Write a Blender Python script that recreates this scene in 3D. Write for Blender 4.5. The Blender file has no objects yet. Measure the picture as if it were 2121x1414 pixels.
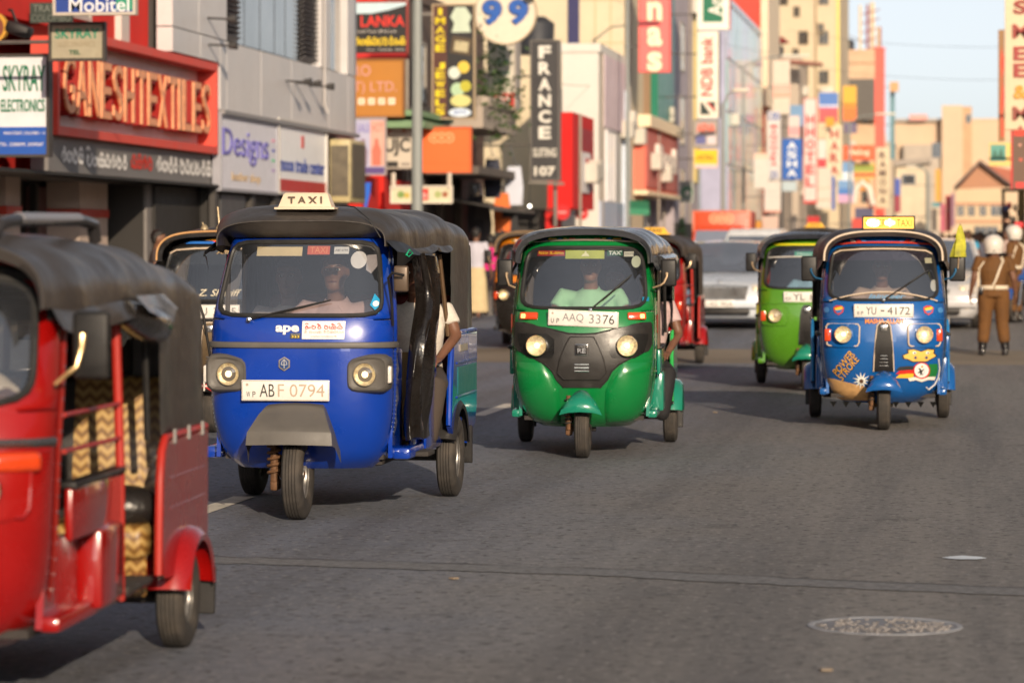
import bpy, bmesh, math, random
from math import sin, cos, pi, radians, sqrt, atan2, exp
from mathutils import Vector, Matrix, noise
random.seed(7)
scene = bpy.context.scene
COL = scene.collection
# ------------------------------------------------------------------ camera
FPX, CX, HZ, VPX, HC = 6700.0, 1060.5, 510.0, 2000.0, 1.55
YAW = math.atan((VPX - CX) / FPX)
cam_d = bpy.data.cameras.new('camera')
cam = bpy.data.objects.new('camera', cam_d); COL.objects.link(cam)
cam.location = (0, 0, HC); cam.rotation_euler = (pi / 2, 0, YAW)
cam_d.sensor_width = 36.0; cam_d.lens = 36.0 * FPX / 2121.0
cam_d.shift_y = -(707 - HZ) / 2121.0
cam_d.clip_start = 0.1; cam_d.clip_end = 2500
cam_d.dof.use_dof = True; cam_d.dof.focus_distance = 20.0; cam_d.dof.aperture_fstop = 3.0
scene.camera = cam
# ------------------------------------------------------------------ sky, sun, exposure
SUN_EL, SUN_AZ = radians(17), radians(-20)     # low sun behind the camera, a little to its right, shining up the street
world = bpy.data.worlds.new('World'); scene.world = world; world.use_nodes = True
wn = world.node_tree
sky = wn.nodes.new('ShaderNodeTexSky'); sky.sky_type = 'NISHITA'; sky.sun_disc = False
sky.sun_elevation = SUN_EL; sky.sun_rotation = pi + SUN_AZ
sky.air_density = 0.6; sky.dust_density = 0.8; sky.ozone_density = 1.0
hsv = wn.nodes.new('ShaderNodeHueSaturation'); hsv.inputs['Saturation'].default_value = 0.33      # thin even haze
wn.links.new(sky.outputs[0], hsv.inputs['Color']); wn.links.new(hsv.outputs[0], wn.nodes['Background'].inputs[0])
wn.nodes['Background'].inputs[1].default_value = 0.075
sun_d = bpy.data.lights.new('sun', 'SUN'); sun_d.energy = 2.8; sun_d.angle = radians(0.6); sun_d.color = (1.0, 0.80, 0.58)
sun = bpy.data.objects.new('sun', sun_d); COL.objects.link(sun)
# light travels along +Y (up the street), downwards
_dir = Vector((sin(SUN_AZ) * cos(SUN_EL), cos(SUN_AZ) * cos(SUN_EL), -sin(SUN_EL)))
sun.rotation_euler = _dir.to_track_quat('-Z', 'Y').to_euler()
scene.view_settings.view_transform = 'Standard'; scene.view_settings.look = 'None'
scene.view_settings.gamma = 1.0; scene.view_settings.exposure = 0.80
scene.cycles.max_bounces = 8; scene.cycles.transparent_max_bounces = 16
scene.cycles.caustics_reflective = False; scene.cycles.caustics_refractive = False
scene.cycles.sample_clamp_indirect = 6.0
scene.cycles.use_denoising = True

# ------------------------------------------------------------------ placement helpers
_c, _s = cos(YAW), sin(YAW)
def ray(px, py):
    a = (px - CX) / FPX
    return a * _c - _s, a * _s + _c, -(py - HZ) / FPX
def W(px, py, Y):
    dx, dy, dz = ray(px, py); t = Y / dy
    return Vector((t * dx, Y, HC + t * dz))
def YonX(px, X):
    dx, dy, dz = ray(px, HZ); return X / dx * dy
def sst(a, b, x):
    t = min(1, max(0, (x - a) / (b - a))); return t * t * (3 - 2 * t)
def gz(y):
    return 0.2 * sst(43, 56, y) + 0.5 * sst(60, 260, y)
def G(px, py):
    dx, dy, dz = ray(px, py); Y = 20.0
    for _ in range(30):
        t = (HC - gz(Y)) / (-dz); Y = t * dy
    return Vector((t * dx, Y, gz(Y)))
def lerp(a, b, t): return a + (b - a) * t
def interp(tab, x):
    if x <= tab[0][0]: return tab[0][1]
    for (x0, y0), (x1, y1) in zip(tab, tab[1:]):
        if x <= x1: return lerp(y0, y1, (x - x0) / (x1 - x0))
    return tab[-1][1]
def smooth_tab(tab, n=40):
    # catmull-rom resample of a table so that profiles have no kinks
    xs = [p[0] for p in tab]; out = []
    for i in range(n + 1):
        x = lerp(xs[0], xs[-1], i / n); k = 0
        while k < len(xs) - 2 and x > xs[k + 1]: k += 1
        def m(j):
            a, b = max(0, j - 1), min(len(xs) - 1, j + 1)
            return (tab[b][1] - tab[a][1]) / (xs[b] - xs[a])
        h = xs[k + 1] - xs[k]; t = (x - xs[k]) / h
        y = (2*t**3 - 3*t*t + 1) * tab[k][1] + (t**3 - 2*t*t + t) * h * m(k) + (3*t*t - 2*t**3) * tab[k+1][1] + (t**3 - t*t) * h * m(k + 1)
        out.append((x, y))
    return out
# ------------------------------------------------------------------ object helpers
def new_obj(name, data, parent=None):
    o = bpy.data.objects.new(name, data); COL.objects.link(o)
    if parent is not None: o.parent = parent
    return o
def tag(o, label=None, cat=None, group=None, kind=None):
    if label: o['label'] = label
    if cat: o['category'] = cat
    if group: o['group'] = group
    if kind: o['kind'] = kind
    return o
def thing(name, label, cat, loc=(0, 0, 0), rz=0.0, group=None):
    o = bpy.data.objects.new(name, None); COL.objects.link(o)
    o.empty_display_size = 0.2
    o.location = loc; o.rotation_euler = (0, 0, rz)
    return tag(o, label, cat, group)
def empty_part(name, parent, loc=(0, 0, 0), rot=(0, 0, 0)):
    o = bpy.data.objects.new(name, None); COL.objects.link(o); o.parent = parent
    o.empty_display_size = 0.1; o.location = loc; o.rotation_euler = rot
    return o
def copy_tree(o, parent=None):
    c = o.copy(); COL.objects.link(c); c.parent = parent
    for ch in list(o.children): copy_tree(ch, c)
    return c
class MB:
    def __init__(s): s.v = []; s.f = []; s.mi = []; s.cur = 0
    def add(s, vs, fs):
        b = len(s.v); s.v += [tuple(p) for p in vs]; s.f += [tuple(b + i for i in f) for f in fs]
        s.mi += [s.cur] * len(fs); return s
    def box(s, c, d, rot=None):
        x, y, z = d[0] / 2, d[1] / 2, d[2] / 2
        vs = [Vector((i * x, j * y, k * z)) for i in (-1, 1) for j in (-1, 1) for k in (-1, 1)]
        if rot is not None: vs = [rot @ p for p in vs]
        return s.add([p + Vector(c) for p in vs], [(0,1,3,2),(4,6,7,5),(0,4,5,1),(2,3,7,6),(0,2,6,4),(1,5,7,3)])
    def bx(s, x0, x1, y0, y1, z0, z1):
        return s.box(((x0+x1)/2, (y0+y1)/2, (z0+z1)/2), (abs(x1-x0), abs(y1-y0), abs(z1-z0)))
    def rbox(s, c, d, r=0.01, seg=2, rot=None):
        bm = bmesh.new(); bmesh.ops.create_cube(bm, size=1.0)
        for v in bm.verts: v.co = Vector((v.co.x * d[0], v.co.y * d[1], v.co.z * d[2]))
        r = min(r, min(d) * 0.49)
        bmesh.ops.bevel(bm, geom=list(bm.edges), offset=r, segments=seg, profile=0.5, affect='EDGES')
        vs = [v.co.copy() for v in bm.verts]; fs = [[v.index for v in f.verts] for f in bm.faces]
        bm.free()
        if rot is not None: vs = [rot @ p for p in vs]
        return s.add([p + Vector(c) for p in vs], fs)
    def tube(s, pts, r, n=8, cap=True, flat=1.0):
        pts = [Vector(p) for p in pts]; m = len(pts)
        rr = r if isinstance(r, (list, tuple)) else [r] * m
        t0 = (pts[1] - pts[0]).normalized()
        ref = Vector((0, 0, 1)) if abs(t0.z) < 0.9 else Vector((1, 0, 0))
        nrm = t0.cross(ref).normalized(); vs = []; fs = []
        for i, p in enumerate(pts):
            if i == 0: t = t0
            elif i == m - 1: t = (pts[-1] - pts[-2]).normalized()
            else:
                t = ((pts[i+1] - p).normalized() + (p - pts[i-1]).normalized())
                t = t.normalized() if t.length > 1e-6 else t0
            nrm = (nrm - t * nrm.dot(t))
            nrm = nrm.normalized() if nrm.length > 1e-6 else t.orthogonal().normalized()
            bn = t.cross(nrm)
            for k in range(n):
                a = 2 * pi * k / n
                vs.append(p + nrm * cos(a) * rr[i] + bn * sin(a) * rr[i] * flat)
        for i in range(m - 1):
            for k in range(n):
                fs.append((i*n + k, i*n + (k+1) % n, (i+1)*n + (k+1) % n, (i+1)*n + k))
        if cap: fs += [tuple(range(n - 1, -1, -1)), tuple((m-1)*n + k for k in range(n))]
        return s.add(vs, fs)
    def lathe(s, prof, n=24, axis='Z', c=(0, 0, 0), rot=None):
        vs = []; fs = []; m = len(prof)
        for k in range(n):
            a = 2 * pi * k / n
            for r, h in prof:
                p = {'Z': (r*cos(a), r*sin(a), h), 'X': (h, r*cos(a), r*sin(a)), 'Y': (r*cos(a), h, r*sin(a))}[axis]
                p = Vector(p)
                if rot is not None: p = rot @ p
                vs.append(p + Vector(c))
        for k in range(n):
            k2 = (k + 1) % n
            for i in range(m - 1):
                fs.append((k*m + i, k2*m + i, k2*m + i + 1, k*m + i + 1))
        return s.add(vs, fs)
    def grid(s, fn, us, vs_):
        vs = [fn(u, v) for v in vs_ for u in us]; n = len(us); fs = []
        for j in range(len(vs_) - 1):
            for i in range(n - 1):
                fs.append((j*n + i, j*n + i + 1, (j+1)*n + i + 1, (j+1)*n + i))
        return s.add(vs, fs)
    def loft(s, rings, cap=True, closed=True):
        n = len(rings[0]); vs = [p for r in rings for p in r]; fs = []
        for j in range(len(rings) - 1):
            for i in range(n if closed else n - 1):
                i2 = (i + 1) % n
                fs.append((j*n + i, j*n + i2, (j+1)*n + i2, (j+1)*n + i))
        if cap: fs += [tuple(range(n - 1, -1, -1)), tuple((len(rings)-1)*n + k for k in range(n))]
        return s.add(vs, fs)
    def prism(s, poly, a, b, axis='X'):
        # poly: 2D points; extruded along axis from a to b ('X': poly=(y,z), 'Y': poly=(x,z), 'Z': poly=(x,y))
        def mk(p, h): return {'X': (h, p[0], p[1]), 'Y': (p[0], h, p[1]), 'Z': (p[0], p[1], h)}[axis]
        n = len(poly); vs = [mk(p, a) for p in poly] + [mk(p, b) for p in poly]
        fs = [tuple(range(n - 1, -1, -1)), tuple(range(n, 2*n))] + [(i, (i+1) % n, n + (i+1) % n, n + i) for i in range(n)]
        return s.add(vs, fs)
    def ball(s, c, r, n=12, m=8):
        if not isinstance(r, (tuple, list)): r = (r, r, r)
        prof = [(sin(pi * i / m), -cos(pi * i / m)) for i in range(m + 1)]
        vs = []; fs = []
        for k in range(n):
            a = 2*pi*k/n
            for q, h in prof: vs.append((c[0] + r[0]*q*cos(a), c[1] + r[1]*q*sin(a), c[2] + r[2]*h))
        M = m + 1
        for k in range(n):
            k2 = (k+1) % n
            for i in range(m): fs.append((k*M+i, k2*M+i, k2*M+i+1, k*M+i+1))
        return s.add(vs, fs)
    def xf(s, fn): s.v = [tuple(fn(Vector(p))) for p in s.v]; return s
    def mesh(s, name, mats, sm=35, weld=True):
        me = bpy.data.meshes.new(name); me.from_pydata(s.v, [], s.f)
        if not isinstance(mats, (list, tuple)): mats = [mats]
        for m in mats: me.materials.append(m)
        if len(mats) > 1: me.polygons.foreach_set('material_index', s.mi)
        bm = bmesh.new(); bm.from_mesh(me)
        if weld: bmesh.ops.remove_doubles(bm, verts=bm.verts, dist=1e-5)
        bmesh.ops.recalc_face_normals(bm, faces=bm.faces)
        bm.to_mesh(me); bm.free()
        if sm:
            me.shade_smooth(); me.set_sharp_from_angle(angle=radians(sm))
        return me
    def build(s, name, mats, parent=None, sm=35, weld=True):
        return new_obj(name, s.mesh(name, mats, sm, weld), parent)
def part(name, mb, mats, parent, sm=35): return mb.build(name, mats, parent, sm)

# ------------------------------------------------------------------ evaluated meshes (lettering, merged bodies) through a scratch scene
TMP = bpy.data.scenes.new('scratch')
def eval_mesh(o):
    TMP.collection.objects.link(o)
    TMP.view_layers[0].update(); dg = TMP.view_layers[0].depsgraph
    me = bpy.data.meshes.new_from_object(o.evaluated_get(dg), depsgraph=dg)
    TMP.collection.objects.unlink(o)
    return me
_tc = {}
def text_geo(body, bold=0.0, shear=0.0, space=1.0, line=1.0, extrude=0.0):
    key = (body, bold, shear, space, line, extrude)
    if key in _tc: return _tc[key]
    cu = bpy.data.curves.new('lettering', 'FONT'); cu.body = body; cu.size = 1.0
    cu.align_x = 'CENTER'; cu.align_y = 'CENTER'; cu.offset = bold; cu.shear = shear
    cu.space_character = space; cu.space_line = line; cu.extrude = extrude; cu.resolution_u = 3
    o = bpy.data.objects.new('lettering', cu); me = eval_mesh(o)
    vs = [v.co.copy() for v in me.vertices]; fs = [tuple(p.vertices) for p in me.polygons]
    bpy.data.meshes.remove(me); bpy.data.objects.remove(o); bpy.data.curves.remove(cu)
    if vs:
        x0, x1 = min(v.x for v in vs), max(v.x for v in vs); y0, y1 = min(v.y for v in vs), max(v.y for v in vs)
        vs = [Vector((v.x - (x0+x1)/2, v.y - (y0+y1)/2, v.z)) for v in vs]
        dim = (x1 - x0, y1 - y0)
    else: dim = (1, 1)
    _tc[key] = (vs, fs, dim); return _tc[key]
def fit_text(body, w=None, h=None, depth=0.0, **k):
    """verts (a, b, c) scaled to fit w x h; c runs 0..depth outward"""
    if depth: k['extrude'] = 0.05
    vs, fs, (dw, dh) = text_geo(body, **k)
    sx = w / dw if w else None; sy = h / dh if h else None
    sx = sx or sy; sy = sy or sx
    return [(v.x * sx, v.y * sy, (v.z + 0.05) / 0.1 * depth if depth else 0.0) for v in vs], fs
def text_xz(mb, body, c, w=None, h=None, depth=0.0, **k):
    """lettering facing -Y (towards the camera) centred on c"""
    vs, fs = fit_text(body, w, h, depth, **k)
    return mb.add([(c[0] + a, c[1] - d, c[2] + b) for a, b, d in vs], fs)
def text_yz(mb, body, c, w=None, h=None, depth=0.0, **k):
    """lettering facing +X (towards the street from the row of shops) centred on c"""
    vs, fs = fit_text(body, w, h, depth, **k)
    return mb.add([(c[0] + d, c[1] + a, c[2] + b) for a, b, d in vs], fs)
# strokes for rounded script: each glyph a list of polylines in a unit cell
def arc(cx, cy, r, a0, a1, n=8, ry=None):
    ry = ry or r
    return [(cx + r*cos(radians(lerp(a0, a1, i/n))), cy + ry*sin(radians(lerp(a0, a1, i/n)))) for i in range(n+1)]
SIN = {
 'm': [arc(.28,.3,.26,120,420,12), arc(.28,.62,.12,-90,230,8), arc(.72,.35,.22,180,400,9)],
 't': [arc(.5,.35,.34,150,400,12), arc(.34,.68,.17,200,-60,8), [(.5,.62),(.82,.66)]],
 'r': [arc(.5,.32,.3,60,400,12), arc(.5,.8,.16,200,-90,8)],
 'k': [arc(.28,.3,.26,0,360,12), arc(.72,.3,.26,180,500,12), arc(.5,.66,.3,20,170,8)],
 's': [arc(.25,.3,.22,90,360,9), arc(.7,.3,.26,180,470,10), arc(.5,.7,.2,-30,200,8)],
 'n': [arc(.35,.35,.3,70,380,10), arc(.78,.4,.2,180,20,8), [(.97,.5),(.97,.05)]],
 'g': [arc(.3,.35,.28,-90,200,10), arc(.72,.35,.24,200,-80,10), arc(.5,.75,.15,0,360,8)],
 'y': [arc(.5,.42,.4,180,360,10), arc(.25,.55,.16,0,300,8), [(.9,.42),(.9,.9)]],
 'i': [arc(.2,1.02,.28,20,160,6)], 'f': [arc(.15,1.05,.16,-60,200,8)], 'a': [[(.1,.75),(.1,.1),(.3,.1)]],
 'v': [arc(.3,.35,.26,0,330,10), arc(.3,.8,.14,-60,180,7)], 'u': [[(.5,.05),(.5,-.3),(.8,-.2)]],
}
def script_geo(s, r=0.07):
    mb = MB(); x = 0
    for ch in s:
        if ch == ' ': x += .5; continue
        x0 = x - 1.0 if ch in 'if' else x
        for pl in SIN[ch]:
            for (ax, ay), (bx_, by_) in zip(pl, pl[1:]):
                d = sqrt((bx_-ax)**2 + (by_-ay)**2) or 1e-6; nx, ny = -(by_-ay)/d*r, (bx_-ax)/d*r
                ex, ey = (bx_-ax)/d*r*.4, (by_-ay)/d*r*.4
                mb.add([(x0+ax+nx-ex, ay+ny-ey, 0), (x0+ax-nx-ex, ay-ny-ey, 0), (x0+bx_-nx+ex, by_-ny+ey, 0), (x0+bx_+nx+ex, by_+ny+ey, 0)], [(0,1,2,3)])
        x += {'i': 0.02, 'f': .15, 'a': .4, 'u': 0}.get(ch, 1.08)
    xs = [p[0] for p in mb.v]; ys = [p[1] for p in mb.v]
    cx, cy, w, h = (min(xs)+max(xs))/2, (min(ys)+max(ys))/2, max(xs)-min(xs), max(ys)-min(ys)
    return [((p[0]-cx)/w, (p[1]-cy)/h) for p in mb.v], mb.f
def script_xz(mb, s, c, w, h, r=.07):
    vs, fs = script_geo(s, r); return mb.add([(c[0]+a*w, c[1]-0.0004*(i//4 % 7), c[2]+b*h) for i, (a, b) in enumerate(vs)], fs)
def script_yz(mb, s, c, w, h, r=.07):
    vs, fs = script_geo(s, r); return mb.add([(c[0]+0.0006*(i//4 % 7), c[1]+a*w, c[2]+b*h) for i, (a, b) in enumerate(vs)], fs)

# ------------------------------------------------------------------ materials
def pm(name, col, rough=.5, metal=0, coat=0, var=.12, vs=6, bump=0, bs=60, spec=.5, dirt=0, dcol=(.12,.09,.06), emit=None, es=0, sheen=0):
    m = bpy.data.materials.new(name); m.use_nodes = True
    nt = m.node_tree; b = nt.nodes['Principled BSDF']; N = nt.nodes.new; L = nt.links.new
    b.inputs['Roughness'].default_value = rough; b.inputs['Metallic'].default_value = metal
    b.inputs['Specular IOR Level'].default_value = spec
    if coat: b.inputs['Coat Weight'].default_value = coat; b.inputs['Coat Roughness'].default_value = .04
    tc = N('ShaderNodeTexCoord'); c = (*col, 1)
    src = None
    if var:
        n = N('ShaderNodeTexNoise'); n.inputs['Scale'].default_value = vs; n.inputs['Detail'].default_value = 6; n.inputs['Roughness'].default_value = .6
        L(tc.outputs['Object'], n.inputs['Vector'])
        mx = N('ShaderNodeMix'); mx.data_type = 'RGBA'
        mx.inputs[6].default_value = tuple(x * (1 - var) for x in col) + (1,); mx.inputs[7].default_value = tuple(min(1, x * (1 + var)) for x in col) + (1,)
        mr = N('ShaderNodeMapRange'); mr.inputs[1].default_value = .3; mr.inputs[2].default_value = .7
        L(n.outputs[0], mr.inputs[0]); L(mr.outputs[0], mx.inputs[0]); src = mx.outputs[2]
        mr2 = N('ShaderNodeMapRange'); mr2.inputs[1].default_value = .3; mr2.inputs[2].default_value = .7
        mr2.inputs[3].default_value = max(.02, rough - .08); mr2.inputs[4].default_value = min(1, rough + .1)
        L(n.outputs[0], mr2.inputs[0]); L(mr2.outputs[0], b.inputs['Roughness'])
    if dirt:
        n2 = N('ShaderNodeTexNoise'); n2.inputs['Scale'].default_value = 3.2; n2.inputs['Detail'].default_value = 9; n2.inputs['Roughness'].default_value = .7
        L(tc.outputs['Object'], n2.inputs['Vector'])
        mr3 = N('ShaderNodeMapRange'); mr3.inputs[1].default_value = .5; mr3.inputs[2].default_value = .78; mr3.inputs[4].default_value = dirt
        L(n2.outputs[0], mr3.inputs[0])
        mx2 = N('ShaderNodeMix'); mx2.data_type = 'RGBA'; L(mr3.outputs[0], mx2.inputs[0])
        if src: L(src, mx2.inputs[6])
        else: mx2.inputs[6].default_value = c
        mx2.inputs[7].default_value = (*dcol, 1); src = mx2.outputs[2]
    if src: L(src, b.inputs['Base Color'])
    else: b.inputs['Base Color'].default_value = c
    if bump:
        n3 = N('ShaderNodeTexNoise'); n3.inputs['Scale'].default_value = bs; n3.inputs['Detail'].default_value = 5
        L(tc.outputs['Object'], n3.inputs['Vector'])
        bp = N('ShaderNodeBump'); bp.inputs['Strength'].default_value = bump; bp.inputs['Distance'].default_value = .02
        L(n3.outputs[0], bp.inputs['Height']); L(bp.outputs[0], b.inputs['Normal'])
    if emit: b.inputs['Emission Color'].default_value = (*emit, 1); b.inputs['Emission Strength'].default_value = es
    if sheen: b.inputs['Sheen Weight'].default_value = sheen
    return m
_mc = {}
def M(name, *a, **k):
    if name not in _mc: _mc[name] = pm(name, *a, **k)
    return _mc[name]
def flat(col, rough=.6):
    """plain printed or painted colour, shared by value"""
    key = 'print_%02x%02x%02x_%d' % (*[int(255 * min(1, x) ** (1/2.2)) for x in col], int(rough*10))
    return M(key, col, rough=rough, var=.07, vs=3)
def srgb(r, g, b):
    f = lambda v: (v/255/12.92) if v <= 10 else ((v/255+.055)/1.055)**2.4
    return (f(r), f(g), f(b))
def P(r, g, b, rough=.55): return flat(srgb(r, g, b), rough)
def glass_mat(name, tint=(.75,.8,.82), r0=.10, rough=0.0, dust_glare=0.0):
    m = bpy.data.materials.new(name); m.use_nodes = True; nt = m.node_tree; nt.nodes.clear(); N = nt.nodes.new; L = nt.links.new
    out = N('ShaderNodeOutputMaterial'); mix = N('ShaderNodeMixShader'); geo = N('ShaderNodeNewGeometry')
    def ma(op, a, b=None):
        n = N('ShaderNodeMath'); n.operation = op
        for i, q in enumerate((a, b)):
            if q is None: continue
            if isinstance(q, (int, float)): n.inputs[i].default_value = q
            else: L(q, n.inputs[i])
        return n.outputs[0]
    dot = N('ShaderNodeVectorMath'); dot.operation = 'DOT_PRODUCT'; L(geo.outputs['Incoming'], dot.inputs[0]); L(geo.outputs['Normal'], dot.inputs[1])
    sch = ma('POWER', ma('SUBTRACT', 1.0, ma('ABSOLUTE', dot.outputs['Value'])), 5.0)
    fac = ma('ADD', r0, ma('MULTIPLY', sch, 1.0 - r0))
    tr = N('ShaderNodeBsdfTransparent'); tr.inputs[0].default_value = (*tint, 1)
    gl = N('ShaderNodeBsdfGlossy'); gl.inputs['Roughness'].default_value = rough; gl.inputs[0].default_value = (1, 1, 1, 1)
    L(fac, mix.inputs[0]); L(tr.outputs[0], mix.inputs[1]); L(gl.outputs[0], mix.inputs[2]); L(mix.outputs[0], out.inputs[0])
    if dust_glare:      # dusty bluish veil standing in for sky glare on the glass
        df = N('ShaderNodeBsdfDiffuse'); df.inputs[0].default_value = (.52, .58, .70, 1); m2 = N('ShaderNodeMixShader'); tc = N('ShaderNodeTexCoord'); n = N('ShaderNodeTexNoise')
        n.inputs['Scale'].default_value = 3.0; n.inputs['Detail'].default_value = 7; L(tc.outputs['Object'], n.inputs['Vector'])
        L(ma('MULTIPLY', ma('ADD', n.outputs[0], .5), dust_glare), m2.inputs[0]); L(mix.outputs[0], m2.inputs[1]); L(df.outputs[0], m2.inputs[2]); L(m2.outputs[0], out.inputs[0])
    return m
# ================================================================== the setting
ASPH = None
def asphalt():
    m = bpy.data.materials.new('asphalt'); m.use_nodes = True; nt = m.node_tree; b = nt.nodes['Principled BSDF']; N = nt.nodes.new; L = nt.links.new
    tc = N('ShaderNodeTexCoord')
    def no(scale, det=6, rough=.6, st=None):
        n = N('ShaderNodeTexNoise'); n.inputs['Scale'].default_value = scale; n.inputs['Detail'].default_value = det; n.inputs['Roughness'].default_value = rough
        if st:
            mp = N('ShaderNodeMapping'); mp.inputs['Scale'].default_value = st; L(tc.outputs['Object'], mp.inputs[0]); L(mp.outputs[0], n.inputs['Vector'])
        else: L(tc.outputs['Object'], n.inputs['Vector'])
        return n.outputs[0]
    def mixc(f, a, c):
        mx = N('ShaderNodeMix'); mx.data_type = 'RGBA'
        for i, q in ((0, f), (6, a), (7, c)):
            if isinstance(q, tuple): mx.inputs[i].default_value = (*q, 1)
            else: L(q, mx.inputs[i])
        return mx.outputs[2]
    def mr(v, a, c, d=0, e=1):
        r = N('ShaderNodeMapRange'); r.inputs[1].default_value = a; r.inputs[2].default_value = c; r.inputs[3].default_value = d; r.inputs[4].default_value = e
        L(v, r.inputs[0]); return r.outputs[0]
    fine = no(95, 3, .7); big = no(.45, 7, .65); lane = no(1.1, 5, .65, (1, .05, 1)); mid = no(13, 4, .7); fleck = no(17, 2, .5); chip = no(26, 2, .5); far_ = no(5, 6, .7)
    sx = N('ShaderNodeSeparateXYZ'); L(tc.outputs['Object'], sx.inputs[0])
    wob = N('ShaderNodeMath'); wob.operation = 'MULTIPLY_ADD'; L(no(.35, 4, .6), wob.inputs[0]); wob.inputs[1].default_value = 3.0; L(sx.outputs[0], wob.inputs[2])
    side = mr(wob.outputs[0], -2.2, .2)                   # cool shade left and warm sun right, painted into the road colour
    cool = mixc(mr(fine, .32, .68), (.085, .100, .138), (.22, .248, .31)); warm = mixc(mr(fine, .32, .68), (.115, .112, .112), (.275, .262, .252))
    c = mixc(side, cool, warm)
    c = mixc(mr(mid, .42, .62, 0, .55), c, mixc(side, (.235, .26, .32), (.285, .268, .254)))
    c = mixc(mr(big, .45, .75, 0, .35), c, (.20, .185, .17))
    c = mixc(mr(lane, .44, .64, 0, .62), c, (.09, .09, .097))
    c = mixc(mr(far_, .52, .7, 0, .35), c, (.075, .075, .08))
    c = mixc(mr(no(1.7, 5, .65), .6, .72, 0, .55), c, (.06, .058, .058))
    c = mixc(mr(fleck, .60, .66, 0, .8), c, (.04, .04, .042))
    c = mixc(mr(chip, .62, .68, 0, .65), c, (.36, .35, .34))
    L(c, b.inputs['Base Color'])
    L(mr(fine, .3, .7, .62, .85), b.inputs['Roughness']); b.inputs['Specular IOR Level'].default_value = .35
    bp = N('ShaderNodeBump'); bp.inputs['Strength'].default_value = .7; bp.inputs['Distance'].default_value = .006
    L(fine, bp.inputs['Height']); L(bp.outputs[0], b.inputs['Normal'])
    return m
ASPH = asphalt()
def strip(name, mat, x0, x1, y0, y1, dz, nx=1, ny=60, thick=0):
    mb = MB()
    ys = [lerp(y0, y1, (i/ny)) for i in range(ny+1)]; xs = [lerp(x0, x1, i/nx) for i in range(nx+1)]
    mb.grid(lambda x, y: (x, y, gz(y) + dz), xs, ys)
    if thick:
        for x in (x0, x1): mb.grid(lambda h, y: (x, y, gz(y) + dz - h), [0, thick], ys)
        for y in (y0, y1): mb.add([(x0,y,gz(y)+dz),(x1,y,gz(y)+dz),(x1,y,gz(y)+dz-thick),(x0,y,gz(y)+dz-thick)], [(0,1,2,3)])
    return mb.build(name, mat, None, 40)
M('ground_dirt', (.2, .17, .13), rough=.95, var=.25, vs=.4)
tag(strip('ground', _mc['ground_dirt'], -900, 900, -300, 1500, -0.03, 1, 180), kind='structure')
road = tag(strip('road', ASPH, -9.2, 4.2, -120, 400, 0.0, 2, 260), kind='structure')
pave = M('paving', (.30, .27, .24), rough=.85, var=.2, vs=2, bump=.2, bs=20)
kerbm = M('kerb_stone', (.34, .31, .27), rough=.85, var=.2, vs=4)
tag(strip('pavement', pave, -16, -9.4, -120, 300, .12, 1, 210, .2), kind='structure')
tag(strip('kerb', kerbm, -9.4, -9.2, -120, 300, .125, 1, 210, .2), kind='structure')
tag(strip('pavement', pave, 4.4, 14, -120, 300, .12, 1, 210, .2), kind='structure')
tag(strip('kerb', kerbm, 4.2, 4.4, -120, 300, .125, 1, 210, .2), kind='structure')
# lane dashes (worn white paint), on the line X = -4.4 measured from the two that show
white_line = M('worn_road_paint', (.62, .59, .52), rough=.75, var=.15, vs=9, dirt=.85, dcol=(.16, .15, .14))
for k in range(-4, 9):
    y0 = 17.35 + k * 11.9
    mb = MB(); xc = -4.42
    mb.grid(lambda x, y: (x, y, gz(y) + .004), [xc - .07, xc + .07], [y0 + i * .45 for i in range(6)])
    o = mb.build('lane_dash', white_line, road, 0)
# expansion crack and patch seam across the road, manhole, white fleck
mb = MB()
pts = [G(420, 1152), G(900, 1166), G(1300, 1180), G(1700, 1200), G(2121, 1218), G(2600, 1245)]
L_ = []
for a, b in zip(pts, pts[1:]):
    for i in range(12): L_.append(a.lerp(b, i / 12) + Vector((0, noise.noise(Vector((a.x + i * .7, 3, 0))) * .05, 0)))
mb.add([(p.x, p.y - .010 - .012 * noise.noise(p * 3), .004) for p in L_] + [(p.x, p.y + .010 + .014 * noise.noise(p * 2.3), .004) for p in L_], [(i, i+1, len(L_)+i+1, len(L_)+i) for i in range(len(L_)-1)])
mb.build('sealed_crack', M('crack_tar', (.085, .078, .072), rough=.75, var=.3, vs=9), road, 0)
mb = MB()
mb.add([(p.x, p.y - .34 + .05 * noise.noise(p * 1.3), .0035) for p in L_] + [(p.x, p.y - .03, .0035) for p in L_], [(i, i+1, len(L_)+i+1, len(L_)+i) for i in range(len(L_)-1)])
mb.build('patch_strip', M('patch_asphalt', (.165, .168, .178), rough=.85, var=.4, vs=22, bump=.4, bs=90), road, 0)
mc_ = G(1833, 1297)
mh = tag(thing('manhole_cover', 'round worn manhole cover set in the asphalt', 'manhole cover', mc_), None)
R_ = 158 / FPX * mc_.y
iron = M('worn_iron', (.20, .19, .185), rough=.45, metal=.6, var=.3, vs=14, bump=.3, bs=60)
mb = MB().lathe([(R_*.92, .002), (R_*.935, .006), (R_, .006), (R_*1.01, .002)], 48); part('ring', mb, M('pale_iron', (.30, .31, .34), rough=.6, metal=.1, var=.3, vs=9), mh)
mb = MB().lathe([(0.001, .003), (R_*.91, .003), (R_*.92, .001)], 48); part('lid', mb, iron, mh)
mb = MB()
rs0 = random.Random(2)
for i in range(170):
    a_, q_ = rs0.random()*2*pi, R_*.86*sqrt(rs0.random()); mb.lathe([(.001, .007), (R_*.035, .007), (R_*.042, .003)], 7, 'Z', (q_*cos(a_), q_*sin(a_), 0))
o = part('studs', mb, M('stud_iron', (.27, .25, .24), rough=.5, metal=.4, var=.4, vs=5), mh); o['kind'] = 'stuff'
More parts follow.
